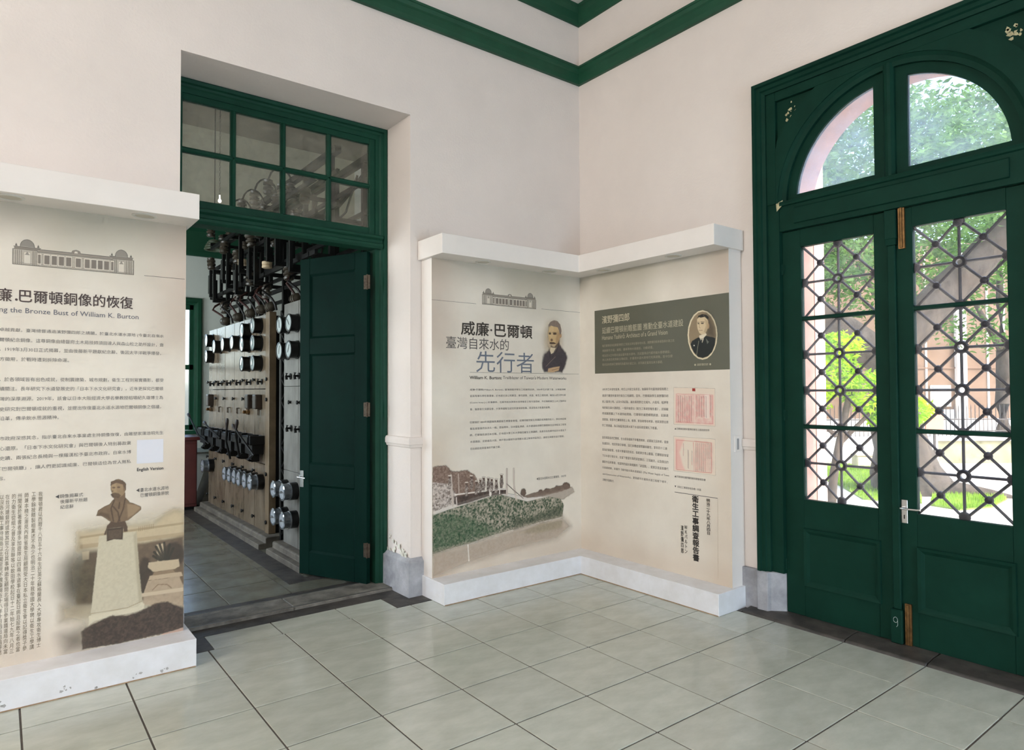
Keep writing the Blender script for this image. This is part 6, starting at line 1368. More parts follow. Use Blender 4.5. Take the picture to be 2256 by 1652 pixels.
     ('l',(190,70,66),.8,.0011,.00135,[(-1.4495,1.1334),(-1.4558,1.1288)]),
     ('l',(110,66,60),.8,.0011,.00135,[(-1.4511,1.1256),(-1.4561,1.1194)]),
     ('l',(190,70,66),.8,.0011,.00135,[(-1.4494,1.1161),(-1.4547,1.1099)]),
     ('l',(110,66,60),.8,.0011,.00135,[(-1.4512,1.1068),(-1.4563,1.1022)]),
     ('l',(110,66,60),.8,.0011,.00135,[(-1.451,1.099),(-1.4564,1.0911)]),
     ('l',(190,70,66),.8,.0011,.00135,[(-1.4504,1.0878),(-1.4538,1.0804)]),
     ('l',(110,66,60),.8,.0011,.00135,[(-1.4499,1.0773),(-1.4552,1.0725)]),
     ('l',(110,66,60),.8,.0011,.00135,[(-1.451,1.0693),(-1.454,1.0611)]),
     ('l',(110,66,60),.8,.0011,.00135,[(-1.4497,1.0579),(-1.455,1.0506)]),
     ('l',(190,70,66),.8,.0011,.00135,[(-1.4498,1.0474),(-1.454,1.0441)]),
     ('l',(190,70,66),.8,.0011,.00135,[(-1.4487,1.0408),(-1.4537,1.0373)]),
     ('l',(190,70,66),.8,.0011,.00135,[(-1.4491,1.0341),(-1.4541,1.0298)]),
     ('l',(110,66,60),.8,.0011,.00135,[(-1.4494,1.0266),(-1.4541,1.023)]),
     ('l',(190,70,66),.8,.0011,.00135,[(-1.4492,1.0197),(-1.4539,1.0157)]),
     ('l',(190,70,66),.8,.0011,.00135,[(-1.448,1.0124),(-1.4541,1.0042)]),
     ('l',(190,70,66),.8,.0011,.00135,[(-1.4495,1.0009),(-1.4529,.9964)]),
     ('l',(190,70,66),.8,.0011,.00135,[(-1.4487,.9932),(-1.4534,.9895)]),
     ('l',(110,66,60),.8,.0011,.00135,[(-1.4485,.9862),(-1.454,.9806)]),
     ('l',(190,70,66),.8,.0011,.00135,[(-1.4487,.9773),(-1.4524,.9691)]),
     ('l',(190,70,66),.8,.0011,.00135,[(-1.4487,.9659),(-1.453,.9602)]),
     ('l',(190,70,66),.8,.0011,.00135,[(-1.4488,.9569),(-1.4546,.9489)]),
     ('l',(110,66,60),.8,.0011,.00135,[(-1.4491,.9455),(-1.4533,.9373)]),
     ('l',(110,66,60),.8,.0011,.00135,[(-1.4654,1.1422),(-1.4724,1.136)]),
     ('l',(190,70,66),.8,.0011,.00135,[(-1.4675,1.1328),(-1.4717,1.1277)]),
     ('l',(190,70,66),.8,.0011,.00135,[(-1.4664,1.1245),(-1.4722,1.1183)]),
     ('l',(110,66,60),.8,.0011,.00135,[(-1.4659,1.115),(-1.471,1.1066)]),
     ('l',(110,66,60),.8,.0011,.00135,[(-1.4651,1.1033),(-1.4718,1.1)]),
     ('l',(190,70,66),.8,.0011,.00135,[(-1.4671,1.0968),(-1.4708,1.0927)]),
     ('l',(110,66,60),.8,.0011,.00135,[(-1.4654,1.0895),(-1.47,1.081)]),
     ('l',(110,66,60),.8,.0011,.00135,[(-1.4664,1.0778),(-1.4712,1.074)]),
     ('l',(110,66,60),.8,.0011,.00135,[(-1.4644,1.0706),(-1.4703,1.0665)]),
     ('l',(110,66,60),.8,.0011,.00135,[(-1.4644,1.0632),(-1.471,1.0573)]),
     ('l',(110,66,60),.8,.0011,.00135,[(-1.4661,1.0541),(-1.4694,1.0497)]),
     ('l',(110,66,60),.8,.0011,.00135,[(-1.4662,1.0466),(-1.4703,1.0395)]),
     ('l',(110,66,60),.8,.0011,.00135,[(-1.4659,1.0363),(-1.47,1.0314)]),
     ('l',(110,66,60),.8,.0011,.00135,[(-1.4814,1.1432),(-1.4869,1.1371)]),
     ('l',(190,70,66),.8,.0011,.00135,[(-1.483,1.134),(-1.488,1.1296)]),
     ('l',(110,66,60),.8,.0011,.00135,[(-1.4832,1.1264),(-1.4871,1.1217)]),
     ('l',(110,66,60),.8,.0011,.00135,[(-1.4826,1.1186),(-1.4869,1.1123)]),
     ('l',(110,66,60),.8,.0011,.00135,[(-1.481,1.1091),(-1.4866,1.1049)]),
     ('l',(110,66,60),.8,.0011,.00135,[(-1.4813,1.1017),(-1.486,1.0967)]),
     ('l',(190,70,66),.8,.0011,.00135,[(-1.4813,1.0935),(-1.487,1.086)]),
     ('l',(110,66,60),.8,.0011,.00135,[(-1.4811,1.0828),(-1.4866,1.0793)]),
     ('l',(110,66,60),.8,.0011,.00135,[(-1.4811,1.076),(-1.4867,1.0684)]),
     ('l',(110,66,60),.8,.0011,.00135,[(-1.4817,1.0651),(-1.486,1.0579)]),
     ('l',(110,66,60),.8,.0011,.00135,[(-1.4799,1.0545),(-1.486,1.0516)]),
     ('l',(190,70,66),.8,.0011,.00135,[(-1.4816,1.0484),(-1.486,1.0442)]),
     ('l',(110,66,60),.8,.0011,.00135,[(-1.4801,1.0409),(-1.4869,1.0341)]),
     ('l',(110,66,60),.8,.0011,.00135,[(-1.4976,1.1441),(-1.504,1.1382)]),
     ('l',(190,70,66),.8,.0011,.00135,[(-1.4968,1.1349),(-1.5039,1.1317)]),
     ('l',(110,66,60),.8,.0011,.00135,[(-1.4971,1.1284),(-1.5026,1.1225)]),
     ('l',(190,70,66),.8,.0011,.00135,[(-1.4985,1.1193),(-1.502,1.113)]),
     ('l',(190,70,66),.8,.0011,.00135,[(-1.4967,1.1097),(-1.5034,1.1037)]),
     ('l',(190,70,66),.8,.0011,.00135,[(-1.4973,1.1004),(-1.5026,1.0962)]),
     ('l',(110,66,60),.8,.0011,.00135,[(-1.4966,1.0929),(-1.5035,1.0854)]),
     ('l',(190,70,66),.8,.0011,.00135,[(-1.4964,1.082),(-1.5017,1.0756)]),
     ('l',(190,70,66),.8,.0011,.00135,[(-1.497,1.0724),(-1.501,1.0662)]),
     ('l',(190,70,66),.8,.0011,.00135,[(-1.4978,1.0631),(-1.5009,1.0576)]),
     ('l',(190,70,66),.8,.0011,.00135,[(-1.4973,1.0545),(-1.5022,1.0494)]),
     ('l',(110,66,60),.8,.0011,.00135,[(-1.4964,1.0461),(-1.5018,1.0423)]),
     ('l',(110,66,60),.8,.0011,.00135,[(-1.4973,1.0391),(-1.5015,1.0334)]),
    ]),
]
# ---------------------------------------------------------------- display boards
PAPER = mat('printed_paper', (236, 227, 213), .55, col2=(222, 211, 196), scale=1.6)
PAPERP = mat('plain_print_card', (224, 224, 232), .5)
BANDM = mat('olive_print', (98, 97, 82), .5, var=.05, scale=3)
LAMP = mat('lamp_glass', (196, 188, 172), .35)
LAMPR = mat('lamp_ring', (214, 210, 202), .35)
PF, PB, PC, PK = .1539, .347, .3526, .004
ZT, ZB, BT = 2.664, 2.52, .1506
XFL, XCL, XBL, YFR, YCR, YBR = -1.6628, -1.6937, -1.677, -1.6649, -1.6871, -1.6875
disc = MB().lathe([(.062, .004), (.062, 0), (.05, -.003), (.046, .002), (.0, .002)], 24, 'z').mesh('downlight', smooth=True)
disc.materials.append(LAMPR)
lens = MB().lathe([(.046, .001), (.046, -.0005), (.0, -.0005)], 24, 'z').mesh('lamp_lens'); lens.materials.append(LAMP)
def downlight(par, org, x, y, z):
    o = bpy.data.objects.new('downlight', disc); COL.objects.link(o); o.parent = par; o.location = (x - org[0], y - org[1], z - .003)
    q = bpy.data.objects.new('lamp_lens', lens); COL.objects.link(q); q.parent = o

cdp = thing('corner_display', 'L-shaped white display board filling the room corner, two printed panels under a canopy', 'display board', (-.2, -.2, 0))
OC = (-.2, -.2, 0)
part('board', MB().box(XFL, -PK, -PF, -PK, BT - .002, ZB + .002), WHITE, cdp, OC)
part('board', MB().box(-PF, -PK, YFR, -PF - .001, BT - .002, ZB + .002), WHITE, cdp, OC)
part('base', MB().prism([(XBL, -PK), (XBL, -PB), (-PB, -PB), (-PB, YBR), (-PK, YBR), (-PK, -PK)], 0.001, BT, 'z'), WHITEB, cdp, OC, bevel=.002)
part('base_edging', MB().prism([(XBL + .004, -PK), (XBL + .004, -PB - .002), (-PB - .002, -PB - .002), (-PB - .002, YBR + .004), (-PK, YBR + .004), (-PK, -PK)], 0.0005, .006, 'z'), mat('worn_board_edge', (170, 140, 110), .8, var=.3, scale=30), cdp, OC)
part('canopy', MB().prism([(XCL, -PK), (XCL, -PC), (-PC, -PC), (-PC, YCR), (-PK, YCR), (-PK, -PK)], ZB, ZT, 'z'), WHITE, cdp, OC, bevel=.002)
shCL = part('print_sheet', MB().add([(XFL, -PF - .0006, BT), (-PF - .0006, -PF - .0006, BT), (-PF - .0006, -PF - .0006, ZB), (XFL, -PF - .0006, ZB)], [(0, 1, 2, 3)]), PAPER, cdp, OC, label='printed panel with a portrait, a riverside construction photograph and a blue grey heading')
shCR = part('print_sheet', MB().add([(-PF - .0006, -PF - .0006, BT), (-PF - .0006, YFR, BT), (-PF - .0006, YFR, ZB), (-PF - .0006, -PF - .0006, ZB)], [(0, 1, 2, 3)]), PAPER, cdp, OC, label='printed panel with an olive heading band, oval portrait and red documents')
for x, y in ((-1.262, -.248), (-.587, -.248), (-.262, -.55), (-.262, -1.267)):
    downlight(cdp, OC, x, y, ZB)
swp = part('switch_plate', MB().box(-.118, -.046, YFR - .008, YFR, 1.089, 1.204), WHITE, cdp, OC, bevel=.003)
part('rocker', MB().box(-.092, -.072, YFR - .0105, YFR - .007, 1.108, 1.185), mat('switch_grey', (150, 150, 152), .4), swp, (0, 0, 0))
bpy.data.objects[swp.name]['label'] = 'white switch plate on the side of the board'
swp_child = [c for c in COL.objects if c.parent == swp][0]
swp_child.location = (.2, .2, 0)

PF2, PB2, PC2 = .1855, .3706, .3992
ZT2, ZB2, BT2 = 2.6385, 2.497, .1535
XF2, XC2, XB2, XE = -3.3406, -3.3165, -3.3099, -5.75
ldp = thing('wall_display', 'straight white display board beside the doorway, printed panel with a bronze bust photograph', 'display board', (-4.5, -.2, 0))
OL = (-4.5, -.2, 0)
part('board', MB().box(XE, XF2, -PF2, -PK, BT2 - .002, ZB2 + .002), WHITE, ldp, OL)
part('base', MB().box(XE - .02, XB2, -PB2, -PK, .001, BT2), WHITEB, ldp, OL, bevel=.002)
part('base_edging', MB().box(XE - .02, XB2 - .004, -PB2 - .002, -PK, .0005, .006), MATS['worn_board_edge'], ldp, OL)
part('canopy', MB().box(XE - .02, XC2, -PC2, -PK, ZB2, ZT2), WHITE, ldp, OL, bevel=.002)
shL = part('print_sheet', MB().add([(XE, -PF2 - .0006, BT2), (XF2, -PF2 - .0006, BT2), (XF2, -PF2 - .0006, ZB2), (XE, -PF2 - .0006, ZB2)], [(0, 1, 2, 3)]), PAPER, ldp, OL, label='printed panel with brown headings, calligraphy columns and a bust on a pedestal')
for x in (-5.35, -4.76, -4.165, -3.576):
    downlight(ldp, OL, x, -.305, ZB2)
random.seed(5)
sc = MB()
for cx_, cz_, n_ in ((-3.92, .045, 6), (-3.6, .028, 3), (-4.17, .035, 4), (-3.47, .03, 3), (-3.78, .012, 3)):
    for k in range(n_):
        x, z, r = cx_ + random.gauss(0, .012), cz_ + random.gauss(0, .008), .003 + random.random() * .006
        sc.add([(x + r * math.cos(a) * (.5 + random.random()), -PB2 - .0006, z + r * math.sin(a) * (.5 + random.random())) for a in (0, 1.2, 2.5, 3.7, 5)], [(0, 1, 2, 3, 4)])
part('scuff_marks', sc, mat('grey_scuff', (176, 172, 170), .8), ldp, OL, kind='stuff')
SHEET = {'L': (shL, OL), 'CL': (shCL, OC), 'CR': (shCR, OC)}
LIM = {'L': (-4.6, XF2, BT2, ZB2), 'CL': (XFL, -PF, BT, ZB), 'CR': (YFR, -PF, BT, ZB)}
def P3(pl, u, v, off):
    q = (u, -PF2 - off, v) if pl == 'L' else (u, -PF - off, v) if pl == 'CL' else (-PF - off, u, v)
    o = SHEET[pl][1]
    return (q[0] - o[0], q[1] - o[1], q[2] - o[2])

# ---- lettering
INK = {'t': (112, 106, 102), 'b': (84, 79, 76), 'B': (62, 54, 46), 'g': (112, 118, 130), 'g2': (96, 96, 106), 'C': (206, 196, 168), 'c': (190, 182, 156), 'd': (160, 153, 132), 'M': (76, 60, 56), 'M2': (60, 56, 54), 'H': (48, 42, 38), 'h': (62, 56, 50), 'k': (116, 104, 84), 'f': (182, 168, 148)}
BOLD = {'B': .02, 'C': .008, 'M': .012, 'M2': .02, 'H': .03, 'h': .02}
INKM = {k: mat('print_ink_' + k, c, .6) for k, c in INK.items()}
jobs = []
def text_obj(s, style, lines=False):
    c = bpy.data.curves.new('t', 'FONT')
    c.body, c.size, c.resolution_u, c.fill_mode = s, 1, 2, 'FRONT'
    if lines:
        c.align_x, c.space_line = 'CENTER', 1.0
    o = bpy.data.objects.new('t', c)
    COL.objects.link(o)
    return o
for t in TEXTS:
    jobs.append((t, text_obj(t[2], t[7]), text_obj(t[8], t[7]) if t[8] else None, 0))
for t in COLUMNS:
    jobs.append((t, text_obj('\n'.join(t[2]), t[7], True), None, 1))
bpy.context.view_layer.update()
dg = bpy.context.evaluated_depsgraph_get()
def text_verts(o):
    me = bpy.data.meshes.new_from_object(o.evaluated_get(dg))
    v = np.empty(len(me.vertices) * 3, np.float32); me.vertices.foreach_get('co', v)
    return me, v.reshape(-1, 3)[:, :2].astype(float)
def put_text(me, uv, pl, name, style, off=.0016, size=None):
    bw = BOLD.get(style, 0) * (uv[:, 1].max() - uv[:, 1].min() if size is None else size)
    if bw > 0:        # heavier strokes: the glyphs struck again a hair to the side
        F = [tuple(p.vertices) for p in me.polygons]; n_ = len(uv)
        sh = [(-bw, 0), (bw, 0), (0, bw), (0, -bw)]
        co = [P3(pl, a + du, b + dv, off + .0002 * k) for k, (du, dv) in enumerate(sh) for a, b in uv]
        me = bpy.data.meshes.new(name)
        me.from_pydata(co, [], [tuple(i + n_ * k for i in f) for k in range(4) for f in F])
    else:
        co = np.array([P3(pl, a, b, off) for a, b in uv], np.float32)
        me.vertices.foreach_set('co', co.ravel()); me.update()
    me.name = name
    me.materials.clear()
    if name == 'body_text' and style == 'b': style = 't'
    o = obj(name, me, INKM[style], SHEET[pl][0])
    if name != 'title_text': o['kind'] = 'stuff'
for t, o, o2, vert_ in jobs:
    me, v = text_verts(o)
    if not len(v):
        continue
    lo, hi = v.min(0), v.max(0)
    if vert_:
        pl, name, s, u, v1, v0, wd, style = t
        sgn = -1 if pl == 'CR' else 1
        sy = (v1 - v0) / (hi[1] - lo[1]); sx = wd / (hi[0] - lo[0])
        uv = np.stack([u + sgn * (v[:, 0] - (lo[0] + hi[0]) / 2) * sx, v0 + (v[:, 1] - lo[1]) * sy], 1)
        put_text(me, uv, pl, name, style, size=wd)
    else:
        pl, name, s, u0, u1, vm, h, style, pre = t
        sx = (u1 - u0) / (hi[0] - lo[0])
        sy = min(max(h / (hi[1] - lo[1]), abs(sx) * .7), abs(sx) * 1.4)
        mid = (lo[1] + hi[1]) / 2
        put_text(me, np.stack([u0 + (v[:, 0] - lo[0]) * sx, vm + (v[:, 1] - mid) * sy], 1), pl, name, style)
        if o2:
            me2, v2 = text_verts(o2)
            put_text(me2, np.stack([u0 + (v2[:, 0] - v2[:, 0].max() - .1) * sx, vm + (v2[:, 1] - mid) * sy], 1), pl, name, style)
            bpy.data.objects.remove(o2)
    bpy.data.objects.remove(o)
for pl, u0, v0, u1, v1, w_, style in RULES:
    d = Vector((u1 - u0, v1 - v0)); n_ = Vector((-d.y, d.x)).normalized() * w_ / 2
    if abs(d.x) > abs(d.y):
        v0 = v1 = (v0 + v1) / 2; n_ = Vector((0, w_ / 2))
    obj('printed_rule', MB().add([P3(pl, u0 + n_.x, v0 + n_.y, .0014), P3(pl, u1 + n_.x, v1 + n_.y, .0014), P3(pl, u1 - n_.x, v1 - n_.y, .0014), P3(pl, u0 - n_.x, v0 - n_.y, .0014)], [(0, 1, 2, 3)]), INKM[style], SHEET[pl][0])
def rect(pl, a, off):
    return MB().add([P3(pl, a[0], a[2], off), P3(pl, a[1], a[2], off), P3(pl, a[1], a[3], off), P3(pl, a[0], a[3], off)], [(0, 1, 2, 3)])
obj('heading_band', rect('CR', BAND, .001), BANDM, shCR)
obj('blank_card', rect('L', CARD, .0012), PAPERP, shL)

# ---- printed pictures: a fine grid whose points carry the ink
def picmat():
    mt = bpy.data.materials.new('picture_ink'); mt.use_nodes = True
    n, l = mt.node_tree.nodes, mt.node_tree.links
    p = n['Principled BSDF']; p.inputs['Roughness'].default_value = .55
    at = n.new('ShaderNodeAttribute'); at.attribute_name = 'ink'
    tr = n.new('ShaderNodeBsdfTransparent'); mx = n.new('ShaderNodeMixShader')
    l.new(at.outputs['Color'], p.inputs['Base Color']); l.new(at.outputs['Alpha'], mx.inputs[0])
    l.new(tr.outputs[0], mx.inputs[1]); l.new(p.outputs[0], mx.inputs[2]); l.new(mx.outputs[0], n['Material Output'].inputs[0])
    return mt
PICM = picmat()
rng = np.random.default_rng(2)
NG = rng.random((257, 257))
def noise(u, v, f):
    r = 0; amp = .5
    for k in range(4):
        x, y = (u * f + 17.3 * k) % 256, (v * f + 9.1 * k) % 256
        i, j = x.astype(int), y.astype(int); a, b = x - i, y - j
        a, b = a * a * (3 - 2 * a), b * b * (3 - 2 * b)
        r = r + amp * ((NG[i, j] * (1 - a) + NG[i + 1, j] * a) * (1 - b) + (NG[i, j + 1] * (1 - a) + NG[i + 1, j + 1] * a) * b)
        f *= 2.1; amp *= .62
    return np.clip((r - .62) * 2.2 + .5, 0, 1)
def seg_d2(u, v, a, b):
    ax, ay = a; dx, dy = b[0] - ax, b[1] - ay
    t = np.clip(((u - ax) * dx + (v - ay) * dy) / max(dx * dx + dy * dy, 1e-12), 0, 1)
    return (u - ax - t * dx) ** 2 + (v - ay - t * dy) ** 2
def paint(ops, U, V):
    rgb = np.zeros(U.shape + (3,)); al = np.zeros(U.shape)
    for o in ops:
        kind, col, a, soft = o[:4]
        pts = o[-1]
        pad = soft * 1.5 + (o[4] if kind == 'l' else 0) + .002
        ux = [p[0] for p in pts]; vx = [p[1] for p in pts]
        M = (U > min(ux) - pad) & (U < max(ux) + pad) & (V > min(vx) - pad) & (V < max(vx) + pad)
        if not M.any(): continue
        u, v = U[M], V[M]
        n_ = len(pts)
        d2 = np.full(u.shape, 1e9); ins = np.zeros(u.shape, bool)
        for k in range(n_ if kind == 'p' else n_ - 1):
            p, q = pts[k], pts[(k + 1) % n_]
            d2 = np.minimum(d2, seg_d2(u, v, p, q))
            if kind == 'p' and p[1] != q[1]:
                ins ^= ((p[1] > v) != (q[1] > v)) & (u < (q[0] - p[0]) * (v - p[1]) / (q[1] - p[1]) + p[0])
        d = np.sqrt(d2)
        c = np.array(lin(col))[None, :].repeat(len(u), 0)
        if kind == 'p':
            sd = np.where(ins, d, -d); nz, fr, c2 = o[4], o[5], o[6]
            if nz:
                N_ = noise(u + 7, v + 3, fr)
                tgt = np.array(lin(c2)) if c2 else np.array(lin(col)) * .55
                k_ = (N_ * min(1, nz * 1.3))[:, None]
                c = c * (1 - k_) + tgt * k_
                sd = sd + (N_ - .5) * min(soft * .6, .006)
        else:
            sd = o[4] - d
        cov = np.clip(sd / max(soft, 1e-5) + .5, 0, 1)
        cov = cov * cov * (3 - 2 * cov) * a
        A0 = al[M]; A1 = cov + A0 * (1 - cov)
        rgb[M] = np.where(A1[:, None] > 1e-6, (c * cov[:, None] + rgb[M] * (A0 * (1 - cov))[:, None]) / np.maximum(A1, 1e-6)[:, None], 0)
        al[M] = A1
    return rgb, al
def picture(name, pl, box, step, ops, off=.0011, label=None):
    L_ = LIM[pl]
    u0, u1, v0, v1 = max(box[0], L_[0]), min(box[1], L_[1]), max(box[2], L_[2]), min(box[3], L_[3])
    nu, nv = int((u1 - u0) / step) + 1, int((v1 - v0) / step) + 1
    U, V = np.meshgrid(np.linspace(u0, u1, nu), np.linspace(v0, v1, nv), indexing='ij')
    rgb, al = paint(ops, U, V)
    co = np.zeros((nu, nv, 3), np.float32)
    O_ = P3(pl, 0, 0, off)
    if pl == 'CR': co[..., 0], co[..., 1], co[..., 2] = O_[0], U + O_[1], V + O_[2]
    else: co[..., 0], co[..., 1], co[..., 2] = U + O_[0], O_[1], V + O_[2]
    idx = np.arange(nu * nv).reshape(nu, nv)
    q = np.stack([idx[:-1, :-1], idx[1:, :-1], idx[1:, 1:], idx[:-1, 1:]], -1)
    keep = np.maximum.reduce([al[:-1, :-1], al[1:, :-1], al[1:, 1:], al[:-1, 1:]]) > .006
    q = q[keep]
    used = np.unique(q); remap = np.zeros(nu * nv, int); remap[used] = np.arange(len(used))
    me = bpy.data.meshes.new(name)
    me.from_pydata(co.reshape(-1, 3)[used].tolist(), [], remap[q].tolist())
    at = me.color_attributes.new('ink', 'FLOAT_COLOR', 'POINT')
    at.data.foreach_set('color', np.concatenate([rgb.reshape(-1, 3)[used], al.reshape(-1, 1)[used]], 1).astype(np.float32).ravel())
    o = obj(name, me, PICM, SHEET[pl][0])
    if label: o['label'] = label
def stain_shade(pl):
    # aged-paper tints, with the canopy shade painted into the olive top band
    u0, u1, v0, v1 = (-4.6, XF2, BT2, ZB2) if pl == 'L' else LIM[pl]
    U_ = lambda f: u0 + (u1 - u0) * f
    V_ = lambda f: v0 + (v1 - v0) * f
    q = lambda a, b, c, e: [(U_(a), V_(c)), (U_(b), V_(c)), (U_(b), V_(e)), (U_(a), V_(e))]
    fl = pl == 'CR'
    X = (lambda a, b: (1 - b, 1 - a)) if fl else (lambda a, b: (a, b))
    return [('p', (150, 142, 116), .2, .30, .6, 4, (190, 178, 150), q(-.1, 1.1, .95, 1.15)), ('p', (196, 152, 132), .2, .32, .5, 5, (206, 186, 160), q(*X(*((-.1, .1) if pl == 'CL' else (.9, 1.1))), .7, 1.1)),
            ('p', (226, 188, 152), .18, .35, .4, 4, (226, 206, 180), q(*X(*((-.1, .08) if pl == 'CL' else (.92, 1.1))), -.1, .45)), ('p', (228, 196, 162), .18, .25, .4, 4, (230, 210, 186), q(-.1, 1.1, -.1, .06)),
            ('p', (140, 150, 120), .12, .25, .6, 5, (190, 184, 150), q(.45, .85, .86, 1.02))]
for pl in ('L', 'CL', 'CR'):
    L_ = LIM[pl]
    picture('paper_stain', pl, L_, .02, stain_shade(pl), .0008)
PL_LAB = ['sepia photograph of labourers on a river bank', 'sepia photograph of a bust on a stone pedestal', 'faded portrait of a bearded man in a dark coat', 'oval portrait of a man in a dark suit', 'red lined handwritten document', 'red bordered handwritten document']
for (name, pl, box, step, ops), lb in zip(PICTURES, PL_LAB):
    picture(name, pl, box, step, ops, .0011, lb)
def drawing(u0, u1, vb, vt):
    """line drawing of a long low hall with a domed pavilion at either end"""
    W_, H_ = u1 - u0, vt - vb
    X = lambda f: u0 + W_ * f
    Y = lambda f: vb + H_ * f
    ops = []
    c, cl, cw = (104, 96, 88), (150, 140, 130), (226, 216, 200)
    P_ = lambda col, pts, a=1, s=.0012: ops.append(('p', col, a, s, 0, 60, 0, [(X(x), Y(y)) for x, y in pts]))
    L_ = lambda col, pts, w=.0022, a=.9: ops.append(('l', col, a, .0012, w / 2, [(X(x), Y(y)) for x, y in pts]))
    R_ = lambda col, x0, x1, y0, y1, a=1: P_(col, [(x0, y0), (x1, y0), (x1, y1), (x0, y1)], a)
    R_((176, 166, 152), 0, 1, 0, .62, .35)
    for x in (.11, .89):
        dome = [(x - .055, .72)] + [(x + .055 * math.cos(t), .72 + .28 * math.sin(t)) for t in np.linspace(math.pi, 0, 12)] + [(x + .055, .72)]
        P_((158, 150, 140), dome, .8); L_(c, dome)
        R_((150, 140, 128), x - .1, x + .1, .6, .7, .8); L_(c, [(x - .105, .7), (x + .105, .7)]); L_(c, [(x - .1, .6), (x + .1, .6)])
        R_(cw, x - .025, x + .025, .06, .5, .9); P_(c, [(x - .02, .4), (x + .02, .4), (x, .52)], .7)
        for k in (-.09, -.075, -.06, -.045, .045, .06, .075, .09): L_(c, [(x + k, 0), (x + k, .56)], .0018, .8)
        for k in (-.085, .085): P_(c, [(x + k - .01, .72), (x + k, .84), (x + k + .01, .72)], .7)
    R_((160, 150, 138), .19, .81, .56, .66, .9); L_(c, [(.19, .66), (.81, .66)], .003); L_(c, [(.19, .56), (.81, .56)], .003)
    for k in range(34): L_(cl, [(.2 + k * .018, .57), (.2 + k * .018, .65)], .0014, .7)
    P_(cl, [(.46, .66), (.47, .76), (.5, .8), (.53, .76), (.54, .66)], .9); P_(cw, [(.485, .66), (.49, .73), (.51, .73), (.515, .66)], .9)
    xs_ = [.205, .265, .323, .381, .439, .52, .595, .65, .705, .76, .81]
    for k, x in enumerate(xs_):
        hw = .011 if k in (0, 10) else .021
        R_(cw, x - hw - .006, x + hw + .006, .05, .5, .9); R_((122, 112, 102), x - hw, x + hw, .1, .46, .95)
    L_(c, [(0, 0), (1, 0)], .003); L_(c, [(0, 0), (0, .6)]); L_(c, [(1, 0), (1, .6)]); L_(cl, [(0, .06), (1, .06)])
    return ops
for pl, u0, u1, vb, vt in DRAWINGS:
    picture('building_drawing', pl, (u0 - .004, u1 + .004, vb - .004, vt + .004), .0017, drawing(u0, u1, vb, vt), .0011, 'line drawing of a domed hall')
# ---------------------------------------------------------------- machine room behind the doorway
BX0, BX1, BY0, BY1, BZ = -6.0, .5, .55, 6.0, 5.4
WALL2 = mat('machine_room_paint', (226, 228, 219), .8, var=.05, scale=1.5)
CREAM = mat('machine_room_ceiling_paint', (206, 200, 176), .8, var=.06, scale=2)
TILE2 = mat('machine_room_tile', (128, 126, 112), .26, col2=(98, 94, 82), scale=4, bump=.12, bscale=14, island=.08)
WX0, WX1, WZ0, WZ1 = -3.1, -1.96, .98, 2.80
fl2 = struct('floor_machine', MB().box(BX0, BX1, .5, BY1, -.12, -.004), GROUT, 'dim tiled floor of the machine room')
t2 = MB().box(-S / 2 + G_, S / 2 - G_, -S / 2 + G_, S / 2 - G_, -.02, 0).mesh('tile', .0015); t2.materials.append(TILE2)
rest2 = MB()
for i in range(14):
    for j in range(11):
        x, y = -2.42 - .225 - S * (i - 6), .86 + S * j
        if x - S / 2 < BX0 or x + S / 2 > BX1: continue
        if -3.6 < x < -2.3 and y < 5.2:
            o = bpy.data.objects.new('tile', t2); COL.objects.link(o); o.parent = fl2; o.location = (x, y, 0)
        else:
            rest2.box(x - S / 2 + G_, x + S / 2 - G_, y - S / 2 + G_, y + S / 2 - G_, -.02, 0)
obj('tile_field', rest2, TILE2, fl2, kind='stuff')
obj('border_stone', MB().box(-3.34, -1.76, .502, .632, -.02, .001), SLATE, fl2)
for a, b in ((1.0, 2.2), (2.203, 3.5), (3.503, 5.0)):
    obj('border_stone', MB().box(-2.36, -2.19, a, b, -.02, .0015), SLATE, fl2)
obj('border_stone', MB().box(-2.36, -1.9, .87, .998, -.02, .0015), SLATE, fl2)
wb = MB().box(BX0, WX0, BY1, BY1 + .3, 0, BZ).box(WX1, BX1, BY1, BY1 + .3, 0, BZ).box(WX0, WX1, BY1, BY1 + .3, 0, WZ0).box(WX0, WX1, BY1, BY1 + .3, WZ1, BZ)
struct('wall_far', wb, WALL2, 'pale grey far wall of the machine room')
struct('wall_east', MB().box(BX1, BX1 + .2, .55, BY1, 0, BZ), WALL2)
ww = MB()
for a, c in ((.55, 1.25), (2.55, 3.55), (4.85, 6.3)):
    ww.box(BX0 - .3, BX0, a, c, 0, BZ)
for a, c in ((1.25, 2.55), (3.55, 4.85)):
    ww.box(BX0 - .3, BX0, a, c, 0, .95); ww.box(BX0 - .3, BX0, a, c, 2.95, BZ)
struct('wall_west', ww, WALL2)
struct('wall_partition', MB().box(XW, BX1, .5505, .56, DT + .02, BZ).box(XW, -3.4, .5505, .56, 0, DT + .02).box(-1.7, BX1, .5505, .56, 0, DT + .02), WALL2)
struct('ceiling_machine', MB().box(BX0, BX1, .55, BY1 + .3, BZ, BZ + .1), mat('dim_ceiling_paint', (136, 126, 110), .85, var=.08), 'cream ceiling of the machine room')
struct('trim_7', MB().prism([(BY1, 3.5), (BY1 - .05, 3.5), (BY1 - .06, 3.56), (BY1 - .06, 3.86), (BY1 - .14, 3.9), (BY1 - .16, 3.98), (BY1, 3.98)], BX0, BX1, 'x'), GREEN, 'broad green cornice band on the far wall')
struct('trim_8', MB().prism([(BX1, 3.5), (BX1 - .06, 3.5), (BX1 - .06, 3.86), (BX1 - .16, 3.9), (BX1 - .16, 3.98), (BX1, 3.98)], .55, BY1, 'y'), GREEN)
